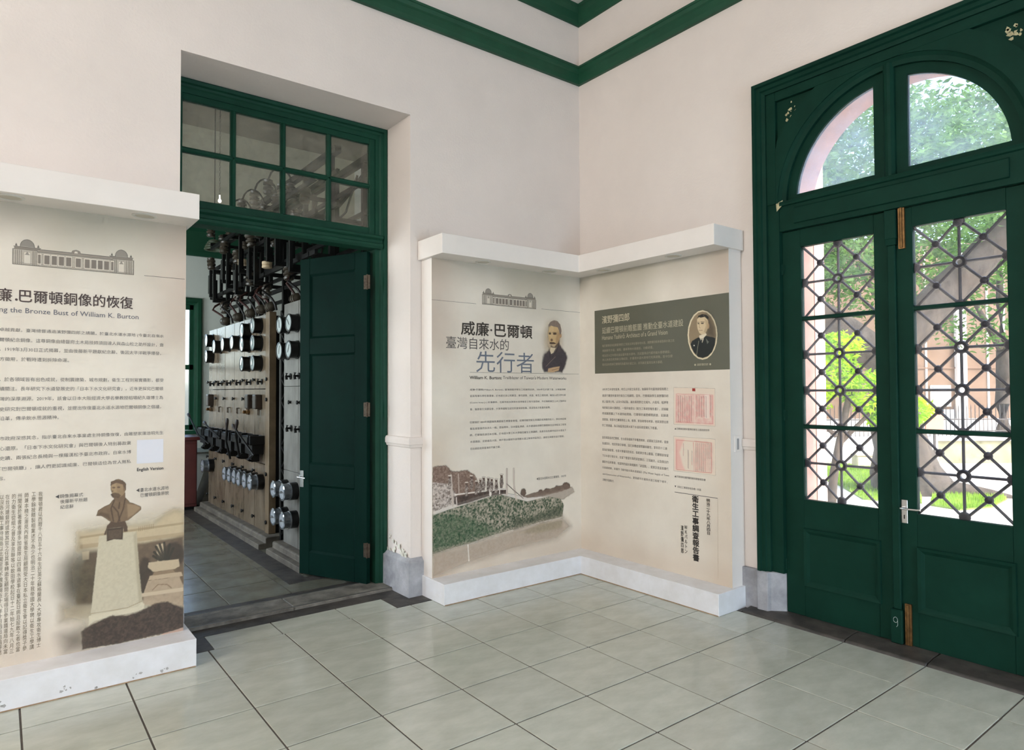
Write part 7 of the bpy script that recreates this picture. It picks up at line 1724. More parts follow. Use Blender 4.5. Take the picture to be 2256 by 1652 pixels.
struct('trim_9', MB().box(BX0, BX1, BY1 - .01, BY1, 3.98, 5.4), CREAM, 'cream upper part of the far wall')
# far window
w5 = thing('window_5', 'green framed sash window on the far wall of the machine room', None, (WX1, BY1, 0), kind='structure')
OW = (WX1, BY1, 0)
part('casing', sweep_frame([(0, BY1 + .1), (0, BY1 - .03), (.02, BY1 - .045), (.06, BY1 - .045), (.07, BY1 - .02), (.1, BY1 - .01), (.1, BY1 + .1)], WX1 + .09, WX0 - .09, WZ0 - .02, WZ1 + .09, True), GREEN, w5, OW)
part('sash', MB().box(WX1, WX1 - .06, BY1 + .06, BY1 + .11, WZ0, WZ1), GREEN, w5, OW)
part('sash', MB().box(WX0, WX0 + .06, BY1 + .06, BY1 + .11, WZ0, WZ1), GREEN, w5, OW)
for z in (WZ0 + .04, (WZ0 + WZ1) / 2, WZ1 - .04):
    part('rail', MB().box(WX0, WX1, BY1 + .06, BY1 + .11, z - .035, z + .035), GREEN, w5, OW)
for z0, z1 in ((WZ0 + .08, 1.85), (1.93, WZ1 - .08)):
    part('pane', MB().box(WX0 + .06, WX1 - .06, BY1 + .083, BY1 + .086, z0, z1), PANE, w5, OW)
part('sill', MB().box(WX0 - .1, WX1 + .14, BY1 - .12, BY1 + .12, .93, .978), GREEN, w5, OW, bevel=.004)
part('apron', MB().box(WX0 - .1, -1.7, BY1 - .05, BY1, .66, .72), mat('pale_ledge', (196, 208, 206), .5), w5, OW)

# ---- marble switchboards
XB = -2.05
gz = lambda *p: p
gauge_case = MB().lathe([(.086, .0), (.086, -.012), (.078, -.014), (.078, -.07), (.082, -.072), (.082, -.085), (.07, -.087), (.07, -.079)], 24, 'x').mesh('gauge', smooth=True); gauge_case.materials.append(BLACK)
gauge_dial = MB().lathe([(.069, -.08), (.069, -.083), (.0, -.084)], 24, 'x').mesh('dial', smooth=True)
gauge_dial.materials.append(mat('gauge_glass', (196, 206, 206), .06, 0, spec=1.0, coat=1.0))
gauge_hand = MB().box(-.0875, -.0855, -.002, .002, -.03, .05).mesh('pointer'); gauge_hand.materials.append(BLACK)
lamp_case = MB().lathe([(.08, 0), (.08, -.06), (.074, -.062)], 24, 'x').mesh('gauge', smooth=True); lamp_case.materials.append(BLACK)
lamp_rim = MB().lathe([(.076, -.06), (.08, -.062), (.08, -.07), (.074, -.072), (.072, -.118), (.079, -.12), (.08, -.13), (.066, -.136), (.066, -.128), (.062, -.13), (.0, -.131)], 24, 'x').mesh('glass_bezel', smooth=True)
lamp_rim.materials.append(mat('meter_glass', (126, 132, 140), .1, .35, var=.5, scale=18, spec=1, coat=1))
lamp_dial = MB().lathe([(.064, -.1312), (.0, -.1315)], 20, 'x').mesh('dial'); lamp_dial.materials.append(mat('meter_dial', (176, 180, 188), .2, var=.25, scale=30, coat=1))
lamp_stud = MB().tube([(-.13, -.075, 0), (-.13, .075, 0)], .004, 6).lathe([(.002, -.15), (.01, -.148), (.012, -.131)], 10, 'x').mesh('stud', smooth=True); lamp_stud.materials.append(CHROME)
knob_m = MB().lathe([(.014, 0), (.012, -.006), (.007, -.012), (.018, -.016), (.02, -.022), (.016, -.028), (.004, -.03)], 12, 'x').mesh('knob', smooth=True); knob_m.materials.append(BLACK)
tee_m = MB().tube([(0, 0, 0), (-.04, 0, 0)], .009, 8).lathe([(.03, -.003), (.03, -.008), (.01, -.01)], 14, 'x').tube([(-.04, 0, -.03), (-.045, 0, 0), (-.04, 0, .03)], .013, 8).mesh('turn_handle', smooth=True); tee_m.materials.append(DARKM)
relay_m = MB().box(-.07, 0, -.055, .055, -.075, .075).mesh('relay', .012, 2); relay_m.materials.append(mat('relay_case', (52, 40, 32), .35, var=.3, scale=20))
clip_m = MB().tube([(0, -.02, .03), (-.02, -.02, .03), (-.02, -.02, -.03), (-.02, .02, -.03), (-.02, .02, .03), (0, .02, .03)], .006, 6).mesh('clip'); clip_m.materials.append(RUST)
brass_m = MB().lathe([(.03, 0), (.03, -.02), (.018, -.03), (.018, -.06), (.005, -.065)], 12, 'x').box(-.03, 0, -.05, .05, -.012, .012).mesh('terminal', smooth=True); brass_m.materials.append(BRASS)
def hang(name, me, par, y, z, x=XB, org=(0, 0, 0), rot=None):
    o = bpy.data.objects.new(name, me); COL.objects.link(o); o.parent = par; o.location = (x - org[0], y - org[1], z - org[2])
    if rot: o.rotation_euler = rot
    return o
def gauge(par, y, z, org):
    g = hang('gauge', gauge_case, par, y, z, org=org)
    hang('dial', gauge_dial, g, 0, 0, 0); hang('pointer', gauge_hand, g, 0, 0, 0, rot=(random.uniform(-.9, .9), 0, 0))
def meter(par, y, z, org):
    g = hang('gauge', lamp_case, par, y, z, org=org)
    hang('glass_bezel', lamp_rim, g, 0, 0, 0); hang('dial', lamp_dial, g, 0, 0, 0); hang('stud', lamp_stud, g, 0, 0, 0)
random.seed(21)
OB = (-2.0, 3.6, 0)
sb = thing('marble_switchboard', 'long marble slab switchboard with rows of black gauges and breaker levers', 'switchboard', OB)
part('plinth', MB().prism([(-2.2, 0), (-2.2, .05), (-2.17, .055), (-2.13, .055), (-2.13, .1), (-2.118, .11), (-1.885, .11), (-1.885, 0)], 2.2, 4.88, 'y'), CONC, sb, OB, bevel=.004)
YE = [2.455, 2.84, 3.235, 3.62, 4.02, 4.4, 4.79]
for a, b in zip(YE, YE[1:]):
    for z0, z1 in ((.11, .79), (.793, 1.558), (1.561, 2.325)):
        part('slab', MB().box(XB, XB + .04, a + .006, b - .006, z0, z1 - .004), MARBLE, sb, OB, bevel=.002)
part('end_slab', MB().box(XB - .012, XB + .06, 2.335, 2.45, .11, 2.335), mat('end_slab_marble', (130, 110, 86), .4, col2=(98, 80, 60), scale=5), sb, OB, bevel=.004)
part('backing_frame', MB().box(XB + .045, XB + .1, 2.36, 4.79, .1, 2.3), DARKM, sb, OB)
yc = [(a + b) / 2 for a, b in zip(YE, YE[1:])]
for y, z in [(yc[0], 2.213), (yc[0], 2.032), (yc[0], 1.824), (yc[1], 2.19), (yc[1], 2.038), (yc[1], 1.83), (yc[2], 2.085), (yc[3], 2.085), (yc[4], 2.08), (yc[5], 2.178), (yc[5], 1.976)]:
    gauge(sb, y, z, OB)
for y in YE:
    for z in (1.655, 1.45, .70, .22):
        hang('knob', knob_m, sb, y if y > 2.5 else 2.40, z, org=OB)
for y in yc:
    hang('turn_handle', tee_m, sb, y - .05, 1.632, org=OB)
for y in (yc[5], yc[1] - .12, yc[0]):
    hang('relay', relay_m, sb, y, 1.425, org=OB)
for y in yc:
    hang('clip', clip_m, sb, y, 1.315, org=OB)
for y in (yc[5] + .06, yc[1] + .02):
    hang('terminal', brass_m, sb, y, 1.31, org=OB)
for y in (2.57, 2.76, 2.97, 3.145, 3.34, 3.53, 4.55):
    meter(sb, y, .607, OB)
brk = MB().box(-.15, 0, -.15, .15, -.03, .06).box(-.12, 0, -.12, .12, -.13, -.03).tube([(-.155, -.12, -.03), (-.155, -.12, .066), (-.05, -.12, .066)], .006, 6).tube([(-.155, .12, -.03), (-.155, .12, .066), (-.05, .12, .066)], .006, 6).mesh('breaker', .004)
brk.materials.append(DARKM)
brk2 = MB().box(-.16, -.15, -.1, .1, -.02, .045).mesh('breaker_plate'); brk2.materials.append(BLACK)
brk3 = MB().tube([(-.1, -.1, -.13), (-.14, -.06, -.18), (-.1, .0, -.2), (-.06, .08, -.13)], .012, 6).box(-.1, -.02, -.04, .04, -.21, -.13).mesh('linkage'); brk3.materials.append(DARKM)
for y in yc:
    b_ = hang('breaker', brk, sb, y, 1.02, org=OB); hang('breaker_plate', brk2, b_, 0, 0, 0); hang('linkage', brk3, b_, 0, 0, 0)
hand = mat('lever_grip', (46, 36, 34), .4)
for pts in ([(-2.2, 3.2, .8), (-2.25, 3.181, 1.0), (-2.25, 3.14, 1.235)], [(-2.2, 2.85, .85), (-2.25, 2.81, 1.08), (-2.25, 2.767, 1.233)], [(-2.2, 2.35, .90), (-2.25, 2.6, 1.06), (-2.25, 2.915, 1.18)],
            [(-2.2, 3.62, 1.0), (-2.25, 3.9, 1.1), (-2.25, 4.157, 1.167)], [(-2.18, 4.2, .9), (-2.25, 4.45, 1.0), (-2.25, 5.0, 1.245)]):
    lv = part('lever', MB().tube(pts, [.012, .011, .010], 8), DARKM, sb, OB, smooth=True)
    a, b = Vector(pts[1]), Vector(pts[2]); d = (b - a).normalized()
    part('grip', MB().tube([b - d * .09, b - d * .05, b - d * .01, b + d * .01], [.012, .018, .019, .01], 10), hand, lv, OB, smooth=True)

OB2 = (-2.0, 1.6, 0)
sb2 = thing('grey_switchboard', 'narrow grey marble switchboard half hidden behind the open green door', 'switchboard', OB2)
part('plinth', MB().prism([(-2.19, 0), (-2.19, .05), (-2.16, .055), (-2.13, .055), (-2.13, .1), (-2.118, .11), (-1.885, .11), (-1.885, 0)], 1.12, 2.0, 'y'), CONC, sb2, OB2, bevel=.004)
for a, b in ((1.93, 1.545), (1.54, 1.16)):
    for z0, z1 in ((.11, .79), (.793, 1.576), (1.579, 2.36)):
        part('slab', MB().box(XB, XB + .04, a - .002, b + .002, z0, z1), MARBLE2, sb2, OB2, bevel=.002)
for y in (1.82, 1.57):
    for z in (2.153, 1.91):
        gauge(sb2, y, z, OB2)
    for z in (.627, .372):
        meter(sb2, y + .02, z, OB2)
for y in (1.74, 1.52):
    hang('turn_handle', tee_m, sb2, y, 1.67, org=OB2); hang('knob', knob_m, sb2, y, 1.43, org=OB2); hang('turn_handle', tee_m, sb2, y - .02, 1.19, org=OB2)
# iron lattice post in the gap between the boards
lp = thing('lattice_post', 'dark iron lattice post between the two switchboards', 'post', (-1.9, 2.15, 0))
for x, y in ((-1.98, 2.17), (-1.98, 2.03), (-1.89, 2.17), (-1.89, 2.03)):
    part('angle_bar', MB().box(x - .02, x + .02, y - .02, y + .02, 0, 2.33), DARKM, lp, (-1.9, 2.15, 0))
for k in range(20):
    z = .12 + k * .11
    s = 1 if k % 2 else -1
    part('lacing_bar', MB().tube([(-1.99, 2.10 - s * .07, z), (-1.99, 2.10 + s * .07, z + .11)], .011, 5), DARKM, lp, (-1.9, 2.15, 0))

# ---- iron rack behind the boards and the switchgear that hangs on it
OR = (-1.66, 3.1, 0)
rk = thing('iron_rack', 'tall dark iron rack of uprights and bus bars behind the switchboards', 'rack', OR)
RY = (1.35, 2.0, 2.6, 3.4, 4.2, 4.8)
for x in (-1.5, -1.82):
    for y in RY:
        part('upright', MB().box(x - .022, x + .022, y - .022, y + .022, 0, 3.7), DARKM, rk, OR)
    for z in (2.62, 2.9, 3.2, 3.5):
        part('bus_bar', MB().box(x - .014, x + .014, 1.2, 4.85, z - .02, z + .02), DARKM, rk, OR)
    part('top_rail', MB().box(x - .03, x + .03, 1.2, 4.85, 3.67, 3.73), DARKM, rk, OR)
for y in RY:
    for z in (2.75, 3.1, 3.45):
        part('cross_bar', MB().box(-1.84, -1.48, y - .012, y + .012, z - .02, z + .02), DARKM, rk, OR)
for k in range(7):
    y = 1.5 + k * .5
    part('cable', MB().tube([(-1.5, y, 3.6), (-1.58, y + .08, 3.25), (-1.74, y + .2, 3.05), (-1.8, y + .18, 2.75)], .011, 7), CABLED, rk, OR, smooth=True)
for y in (2.0, 4.2):
    part('stay', MB().tube([(-1.5, y, 3.4), (-.9, y - .1, 4.2)], .03, 6), DARKM, rk, OR)
OF = (-2.0, 3.0, 2.36)
bf = thing('overhead_switchgear', 'tangle of black switch frames, porcelain insulators and cables above the marble switchboard', 'switchgear', OF)
for z in (2.75, 3.1, 3.4):
    part('bus_bar', MB().box(-2.034, -2.006, 1.2, 4.83, z - .02, z + .02), DARKM, bf, OF)
for y in RY:
    for z in (2.75, 3.1, 3.45):
        part('cross_bar', MB().box(-2.04, -1.845, y - .012, y + .012, z - .02, z + .02), DARKM, bf, OF)
ins_m = MB().lathe([(.02, -.08), (.045, -.075), (.05, -.055), (.032, -.05), (.032, -.035), (.05, -.03), (.05, -.01), (.032, -.005), (.032, .01), (.05, .015), (.05, .035), (.035, .04), (.045, .06), (.02, .075)], 16, 'z').mesh('insulator', smooth=True); ins_m.materials.append(PORC)
ins_c = MB().lathe([(.035, -.04), (.05, -.035), (.05, -.012), (.04, -.008), (.05, -.004), (.05, .025), (.04, .03)], 16, 'z').mesh('fuse_cap', smooth=True); ins_c.materials.append(CREAMP)
def loop(y, x, z0, z1, w_):
    """open rectangular switch frame"""
    o_, i_ = [(x + .016, z0), (x + .016, z1), (x - w_, z1), (x - w_, z0)], [(x - .016, z0 + .04), (x - .016, z1 - .04), (x - w_ + .03, z1 - .04), (x - w_ + .03, z0 + .04)]
    b = MB()
    for yy in (y - .02, y + .02):
        b.strip([(p, yy, q) for p, q in o_], [(p, yy, q) for p, q in i_], True)
    for L_ in (o_, i_):
        b.strip([(p, y - .02, q) for p, q in L_], [(p, y + .02, q) for p, q in L_], True)
    return b
random.seed(9)
for k, y in enumerate((1.6, 1.9, 2.25, 2.55, 2.85, 3.1, 3.35, 3.6, 3.9, 4.2, 4.5)):
    zz = 2.62 + .1 * (k % 3)
    part('switch_frame', loop(y, -1.98, zz, zz + .34 + .06 * (k % 2), .14 + .03 * (k % 2)), DARKM, bf, OF)
    part('switch_blade', MB().box(-2.12, -2.09, y + .03, y + .07, zz + .05, zz + .28), BLACK, bf, OF)
    for j, (dx, dz) in enumerate(((-.02, -.05), (.06, .5)) if k % 2 else ((-.1, .43), (.04, .74))):
        hang('insulator', ins_m, bf, y + .03 * j, zz + dz, -2.0 + dx, OF, (random.uniform(-.2, .2), random.uniform(-.2, .2), 0))
for y, z, x in ((3.28, 2.98, -2.06), (2.42, 2.82, -2.06)):
    hang('fuse_cap', ins_c, bf, y, z, x, OF)
for k, y in enumerate((1.65, 1.8, 2.4, 2.55, 2.7, 2.85, 3.05, 3.25, 3.5, 3.75, 4.0, 4.3)):
    s = random.uniform(.04, .14)
    part('cable', MB().tube([(-1.98, y + s, 2.66), (-2.02 - s * .4, y + s * .75, 2.6), (-2.03 - s * .6, y + s * .6, 2.55), (-2.01, y + s * .3, 2.48), (-1.98, y + s * .1, 2.42), (-1.97, y, 2.36)], .013, 7), CABLE if k % 2 else CABLED, bf, OF, smooth=True)
    if k % 2: hang('insulator', ins_m, bf, y, 2.41, -1.98, OF, (math.pi / 2, 0, 0))
for k in range(6):      # hoops of wire standing on top
    y = 2.2 + k * .45
    part('wire_hoop', MB().tube([(-2.0 + .12 * math.cos(a), y, 3.58 + .18 * math.sin(a)) for a in np.linspace(math.pi, 0, 10)], .01, 6), DARKM, bf, OF, smooth=True)
    hang('insulator', ins_m, bf, y, 3.55, -2.12, OF); hang('insulator', ins_m, bf, y, 3.55, -1.9, OF)
# ribbed shade and hanging lamp
rs = thing('ribbed_shade', 'small ribbed lamp shade hanging in front of the green cornice', 'lamp', (-1.92, 5.1, 3.44))
obj('shade', MB().lathe([(.04, .14), (.075, .125), (.07, .115), (.095, .1), (.09, .088), (.11, .072), (.105, .06), (.122, .045), (.118, .032), (.13, .015), (.128, .0), (.1, .0), (.03, .12)], 20, 'z'), mat('shade_enamel', (74, 84, 62), .5), rs, smooth=True)
obj('stem', MB().tube([(0, 0, .13), (0, 0, 1.96)], .008, 6), DARKM, rs)
pl_ = thing('pendant_lamp', 'small glowing bulb hanging by a chain seen through the transom light', 'lamp', (-2.128, 4, 3.82))
obj('bulb', MB().lathe([(.004, -.02), (.015, -.014), (.02, 0), (.016, .013), (.008, .026), (.008, .07)], 14, 'z'), emis('lit_bulb', (255, 240, 225), 9), pl_, smooth=True)
ch = MB()
for k in range(48):
    z = .07 + k * .0315
    ax = (1, 0) if k % 2 else (0, 1)
    ch.tube([(ax[0] * .008 * math.cos(a), ax[1] * .008 * math.cos(a), z + .018 * math.sin(a)) for a in np.linspace(0, 2 * math.pi, 8)], .0022, 4, False)
obj('chain', ch, DARKM, pl_, kind='stuff')
obj('ceiling_rose', MB().lathe([(.012, 1.5), (.06, 1.53), (.075, 1.58), (.075, 1.575)], 16, 'z'), mat('rose_plaster', (170, 160, 130), .7), pl_, smooth=True)
# maroon cabinet and the box behind it
cb = thing('maroon_cabinet', 'dark maroon cabinet at the far end of the machine room', 'cabinet', (-2.5, 5.2, 0))
MAR = mat('maroon_paint', (92, 40, 36), .45, var=.15, scale=6)
obj('body', MB().box(-.4, .36, -.2, .3, .04, .9), MAR, cb, bevel=.004)
obj('top', MB().box(-.43, .39, -.23, .33, .9, .945), MAR, cb, bevel=.006)
obj('foot_board', MB().box(-.38, .34, -.17, .28, 0, .04), DARKM, cb)
for a, b in ((-.39, -.02), (0.0, .35)):
    dr = obj('cabinet_door', MB().box(a, b, -.215, -.2, .08, .86), MAR, cb, bevel=.004)
    obj('knob', MB().lathe([(.008, -.21), (.008, -.23), (.016, -.235), (.016, -.245)], 10, 'y', (b - .05 if a < -.1 else a + .05, 0, .5)), BRASS, dr)
bx = thing('slanted_case', 'pale slanted metal case standing on the floor behind the maroon cabinet', 'case', (-1.88, 5.4, 0))
obj('case_body', MB().prism([(-.18, 0), (.2, 0), (.2, .72), (.06, .72)], -.2, .2, 'y'), mat('case_paint', (128, 122, 112), .55, var=.2), bx, bevel=.004)
obj('lid_rail', MB().box(.05, .21, -.21, .21, .72, .74), DARKM, bx)
# ---------------------------------------------------------------- garden outside the entrance
def W(s, d, z=0):
    """garden position: s metres across, d metres out along the direction the room looks"""
    f, r = Vector((.6112, .7915)), Vector((.7915, -.6112))
    p = Vector((CAM.x, CAM.y)) + f * d + r * s
    return (p.x, p.y, z)
GZ = -.15
PATHM = mat('pale_paving', (232, 226, 216), .85, col2=(212, 204, 192), scale=2.5)
LAWN = mat('lawn_soil', (126, 150, 66), .9, col2=(96, 128, 52), scale=6)
struct('ground_outside', MB().box(.56, 34, -18, 26, GZ - .1, GZ), PATHM, 'pale paved ground outside the entrance doors')
def slab_poly(pts, z0, z1):
    return MB().prism(pts, z0, z1, 'z')
GRASS = leafmat('grass_blade', (120, 160, 50), (168, 200, 84))
def lawn(pts, label, n):
    o = obj('lawn', slab_poly(pts, GZ, GZ + .02), LAWN)
    o['label'] = label; o['category'] = 'lawn'; o['kind'] = 'stuff'
    xs_, ys_ = [p[0] for p in pts], [p[1] for p in pts]
    b = MB(); k = 0
    while k < n:
        x, y = random.uniform(min(xs_), max(xs_)), random.uniform(min(ys_), max(ys_))
        ins = False
        for i in range(len(pts)):
            p, q = pts[i], pts[(i + 1) % len(pts)]
            if (p[1] > y) != (q[1] > y) and x < (q[0] - p[0]) * (y - p[1]) / (q[1] - p[1]) + p[0]: ins = not ins
        if not ins: continue
        k += 1
        a, h, l = random.uniform(0, 6.28), random.uniform(.03, .08), random.uniform(-.03, .03)
        c_, s_ = math.cos(a) * .008, math.sin(a) * .008
        b.add([(x - c_, y - s_, GZ + .015), (x + c_, y + s_, GZ + .015), (x + l, y + l * .5, GZ + .02 + h)], [(0, 1, 2)])
    obj('grass_blades', b.mesh('grass_blades', fix=False), GRASS, o, kind='stuff')
lawn([(6.2, .35), (7.4, 1.3), (8.6, 2.6), (10.2, 3.3), (11.8, 1.9), (9.2, .8), (7.4, .0), (6.5, -.35)], 'bright lawn beside the slender tree outside', 7000)
lawn([(7.3, -.2), (8.3, .35), (8.9, .1), (7.9, -1.0), (6.9, -1.1), (6.3, -.9), (6.4, -.5)], 'small lawn strip behind the paving outside', 4000)

def leaves(blobs, n, size, b=None):
    b = b or MB()
    tot = sum(r[1] ** 2 for r in blobs)
    for c, r in blobs:
        for k in range(int(n * r * r / tot)):
            d = Vector((random.gauss(0, 1), random.gauss(0, 1), random.gauss(0, 1))).normalized() * r * random.uniform(.45, 1.0) ** .6
            p = Vector(c) + Vector((d.x, d.y, d.z * .75))
            a = Vector((random.gauss(0, 1), random.gauss(0, 1), random.gauss(0, .5) - .2)).normalized()
            s_ = a.cross(Vector((random.gauss(0, 1), random.gauss(0, 1), random.gauss(0, 1)))).normalized()
            L_, w_ = size * random.uniform(.7, 1.3), size * random.uniform(.16, .26)
            n_ = a.cross(s_) * L_ * .1
            b.add([p, p + a * L_ * .5 + s_ * w_ + n_, p + a * L_, p + a * L_ * .5 - s_ * w_ + n_], [(0, 1, 2, 3)])
    return b
BARK = mat('tree_bark', (86, 77, 68), .9, col2=(54, 47, 41), scale=9, bump=.8, bscale=14, stretch=(1, 1, .4))
def tree(label, limbs, blobs, n, size, lm, group=None):
    base = Vector(limbs[0][0][0])
    t = thing('tree', label, 'tree', base, group)
    for k, (pts, rs_) in enumerate(limbs):
        # smooth the path a little
        P = [Vector(p) for p in pts]; Q, R = [], []
        for i in range(len(P) - 1):
            for f in (0, .5):
                Q.append(P[i].lerp(P[i + 1], f) + Vector((random.uniform(-1, 1), random.uniform(-1, 1), 0)) * rs_[i] * .15 * (f > 0)); R.append(rs_[i] + (rs_[i + 1] - rs_[i]) * f)
        Q.append(P[-1]); R.append(rs_[-1])
        b = MB().tube([q - base for q in Q], R, 12)
        obj('trunk' if k == 0 else 'branch', b, BARK, t, smooth=True)
    b = leaves([(Vector(c) - base, r) for c, r in blobs], n, size)
    obj('foliage', b.mesh('foliage', fix=False), lm, t, kind='stuff')
    return t
L_BRIGHT = leafmat('bright_leaves', (96, 158, 20), (196, 232, 64))
L_MID = leafmat('mid_leaves', (50, 92, 34), (116, 158, 78))
L_SOFT = leafmat('soft_leaves', (58, 100, 48), (130, 170, 104))
random.seed(31)
# great forked tree behind the meeting stile
tree('great forked tree with a thick leaning trunk outside the doors',
     [([(7.7, .25, GZ), (7.45, .3, .6), (7.2, .32, 1.5), (7.0, .3, 2.1)], [.62, .4, .34, .33]),
      ([(7.0, .3, 2.0), (6.55, .75, 2.45), (6.1, 1.2, 2.9), (5.6, 1.7, 3.5), (5.2, 2.2, 4.3)], [.3, .26, .22, .18, .1]),
      ([(7.0, .3, 2.1), (7.4, -.15, 2.75), (7.85, -.6, 3.4), (8.3, -1.05, 4.1), (8.9, -1.6, 5.0)], [.3, .29, .26, .22, .12]),
      ([(7.3, -.0, 2.3), (8.0, .4, 3.2), (8.7, .6, 4.4)], [.16, .12, .06]),
      ([(7.72, .1, GZ - .02), (7.9, -.5, GZ + .02), (8.1, -1.0, GZ)], [.3, .16, .05]),
      ([(7.6, .4, GZ - .02), (7.0, .3, GZ + .04), (6.6, .1, GZ)], [.3, .14, .05])],
     [((5.6, 1.4, 4.6), 1.3), ((7.0, .2, 5.2), 1.5), ((8.4, -1.0, 5.0), 1.4), ((6.6, -1.0, 4.6), 1.1), ((9.2, -2.0, 5.4), 1.5), ((7.8, 1.4, 5.8), 1.6), ((6.6, .9, 3.6), .6), ((8.3, -.5, 3.9), .6)], 11000, .13, L_SOFT)
tree('slender young tree with bright yellow green leaves outside the doors',
     [([(4.6, .05, GZ), (4.62, .0, .4), (4.72, -.03, .8), (4.85, -.1, 1.4), (4.95, -.15, 2.0)], [.07, .055, .05, .04, .02]),
      ([(4.72, -.03, .8), (5.0, -.3, 1.2), (5.2, -.5, 1.5)], [.035, .025, .012]), ([(4.7, 0, .9), (4.4, .3, 1.3), (4.2, .5, 1.7)], [.03, .02, .01])],
     [((4.7, .1, 1.75), .42), ((5.1, -.25, 1.5), .36), ((4.6, .35, 1.45), .34), ((5.25, -.45, 1.2), .3), ((4.8, 0, 2.1), .3), ((5.6, -.6, 1.25), .25)], 5200, .085, L_BRIGHT)
for lb, p, h, bl, n in (('broad tree with hazy green crown left of the beige building', W(3.4, 15), 3.2, [((0, 0, 4.2), 2.0), ((1.0, -.6, 5.8), 2.0), ((-1.3, .8, 5.6), 1.8), ((.4, 0, 7.4), 1.8), ((-.8, .2, 3.2), 1.2)], 4200),
                        ('tall tree with pale green crown towering over the iron fence', W(9.0, 15.5), 3.0, [((0, 0, 4.6), 1.9), ((1.4, -.9, 5.6), 2.0), ((-1.4, .9, 5.4), 1.9), ((.2, .2, 7.2), 2.0), ((1.8, -1.3, 7.6), 1.8)], 4600),
                        ('dense leafy tree rising behind the great forked tree', W(6.4, 16.5), 3.4, [((0, 0, 5.0), 2.2), ((1.3, -.8, 6.6), 2.1), ((-1.2, .7, 7.0), 2.1), ((.4, 0, 8.8), 1.9)], 4600),
                        ('thick dark leafed tree at the far garden corner', W(12.2, 16.5), 2.6, [((0, 0, 4.0), 2.0), ((1.2, -.8, 5.6), 2.2), ((-1.2, .7, 6.2), 2.0), ((.2, 0, 8.0), 2.0)], 3600)):
    b_ = Vector(p); b_.z = GZ
    tree(lb, [([b_, b_ + Vector((.1, .05, h * .5)), b_ + Vector((.05, 0, h)), b_ + Vector((.3, .1, h + 2.4))], [.2, .16, .14, .05]),
              ([b_ + Vector((.05, 0, h)), b_ + Vector((-.8, .5, h + 1.6))], [.1, .03]), ([b_ + Vector((.05, 0, h * .9)), b_ + Vector((.9, -.6, h + 1.4))], [.1, .03])],
         [(b_ + Vector(c), r) for c, r in bl], int(n * 2.2), .17, L_MID, 'trees at the back of the garden')

# low white wall, iron fence, gate block
lw = thing('garden_wall', 'low white wall with a dark coping below the iron fence', 'wall', W(8, 15.2, GZ))
LO = W(8, 15.2, GZ)
def wbox(s0, s1, d0, d1, z0, z1):
    return MB().prism([W(s0, d0)[:2], W(s1, d0)[:2], W(s1, d1)[:2], W(s0, d1)[:2]], z0, z1, 'z')
part('wall_body', wbox(4.5, 9.6, 15.0, 15.25, GZ, .36), mat('white_wash', (238, 234, 228), .8, var=.06, scale=2), lw, LO)
part('wall_body', wbox(9.6, 14, 15.0, 15.25, GZ, .36), mat('mossy_wall', (158, 156, 126), .85, col2=(118, 116, 92), scale=3), lw, LO)
part('coping', wbox(4.4, 14.1, 14.95, 15.3, .36, .46), mat('grey_coping', (178, 180, 186), .8, var=.15), lw, LO)
fe = thing('iron_fence', 'dark iron railing of thin spiked pickets along the low wall', 'fence', W(8, 15.1, .46))
FO = W(8, 15.1, .46)
FM = mat('fence_iron', (70, 66, 64), .6)
for z in (.56, .82):
    part('fence_rail', wbox(4.5, 14, 15.09, 15.12, z, z + .03), FM, fe, FO)
pk = MB()
for k in range(100):
    s = 4.6 + k * .094
    p = W(s, 15.1)
    pk.tube([(p[0], p[1], .46), (p[0], p[1], 1.1), (p[0], p[1], 1.18)], [.009, .009, .002], 5)
part('pickets', pk, FM, fe, FO, kind='stuff')
bd = thing('beige_building', 'long beige building with white pilaster strips and a louvred window', 'building', W(11, 22, GZ))
BO = W(11, 22, GZ)
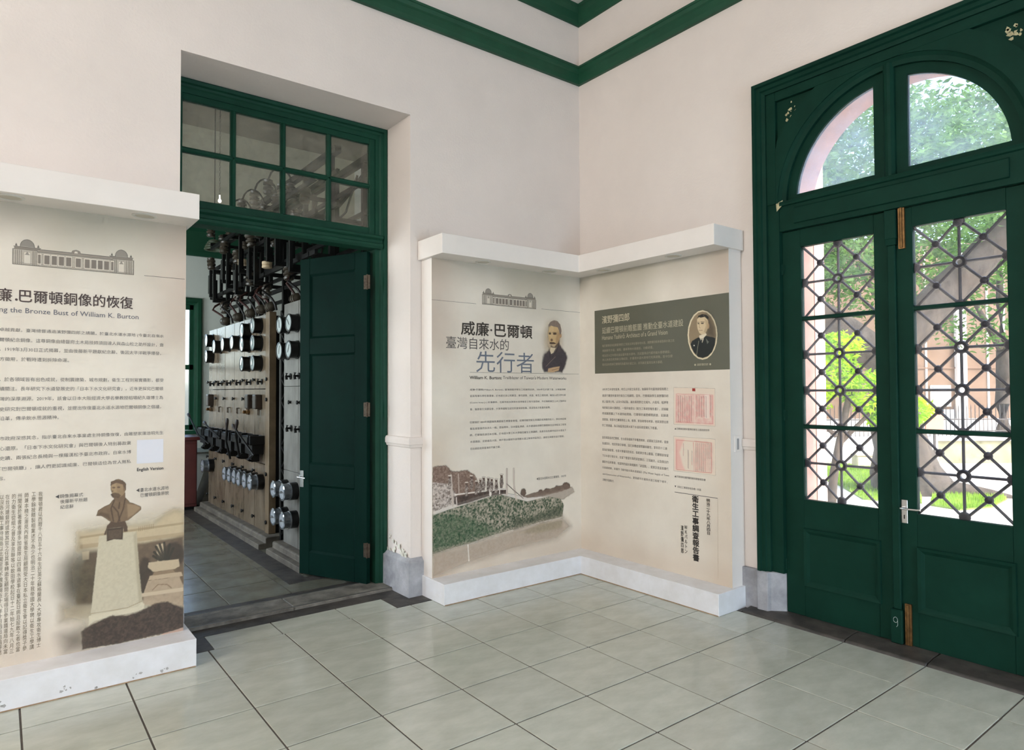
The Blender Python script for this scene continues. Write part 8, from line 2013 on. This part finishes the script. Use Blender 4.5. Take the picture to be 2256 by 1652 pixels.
part('facade', wbox(4.0, 22, 22, 26, GZ, 6.4), mat('beige_render', (124, 102, 84), .85, col2=(108, 87, 70), scale=1.2), bd, BO)
WS = mat('white_strip', (236, 232, 226), .8)
part('pilaster', wbox(14.68, 15.0, 21.85, 22.0, GZ, 6.4), WS, bd, BO)
for s in (13.1, 13.7, 15.75, 16.3, 12.4, 17.0):
    part('strip', wbox(s, s + .06, 21.97, 22.0, GZ, 6.4), WS, bd, BO)
for z in (2.2, 5.2):
    part('ledge', wbox(4, 22, 21.96, 22.0, z, z + .05), mat('shadow_joint', (120, 98, 82), .9), bd, BO)
wn = part('window', wbox(13.85, 14.5, 21.93, 22.0, .95, 1.65), WS, bd, BO)
for k in range(8):
    part('louvre', wbox(13.9, 14.45, 21.9, 21.95, 1.0 + k * .08, 1.04 + k * .08), mat('louvre_grey', (150, 160, 166), .6), wn, BO)
wn2 = part('window', wbox(14.25, 14.62, 21.93, 22.0, .1, .85), mat('grey_glass', (150, 158, 164), .3), bd, BO)
part('lower_band', wbox(4, 22, 21.94, 22.0, GZ, .55), WS, bd, BO)
og = thing('orange_sign', 'orange board leaning on the railing near the great tree', 'sign', W(9.45, 14.85, GZ))
so = W(9.45, 14.85, GZ)
part('board', MB().prism([W(9.25, 14.86)[:2], W(9.65, 14.86)[:2], W(9.65, 14.9)[:2], W(9.25, 14.9)[:2]], .62, 1.04, 'z'), mat('orange_paint', (240, 140, 110), .6), og, so)
part('post', MB().prism([W(9.43, 14.86)[:2], W(9.47, 14.86)[:2], W(9.47, 14.9)[:2], W(9.43, 14.9)[:2]], GZ, .62, 'z'), FM, og, so)
sb_ = thing('stone_block', 'small beige stone block standing on the bright lawn', 'stone', W(7.55, 14.3, GZ))
so = W(7.55, 14.3, GZ)
part('block', wbox(7.36, 7.72, 14.2, 14.45, GZ + .021, .1), mat('block_stone', (206, 190, 168), .85, var=.1), sb_, so, bevel=.02)
part('cap', wbox(7.34, 7.74, 14.18, 14.47, .1, .14), MATS['block_stone'], sb_, so, bevel=.01)
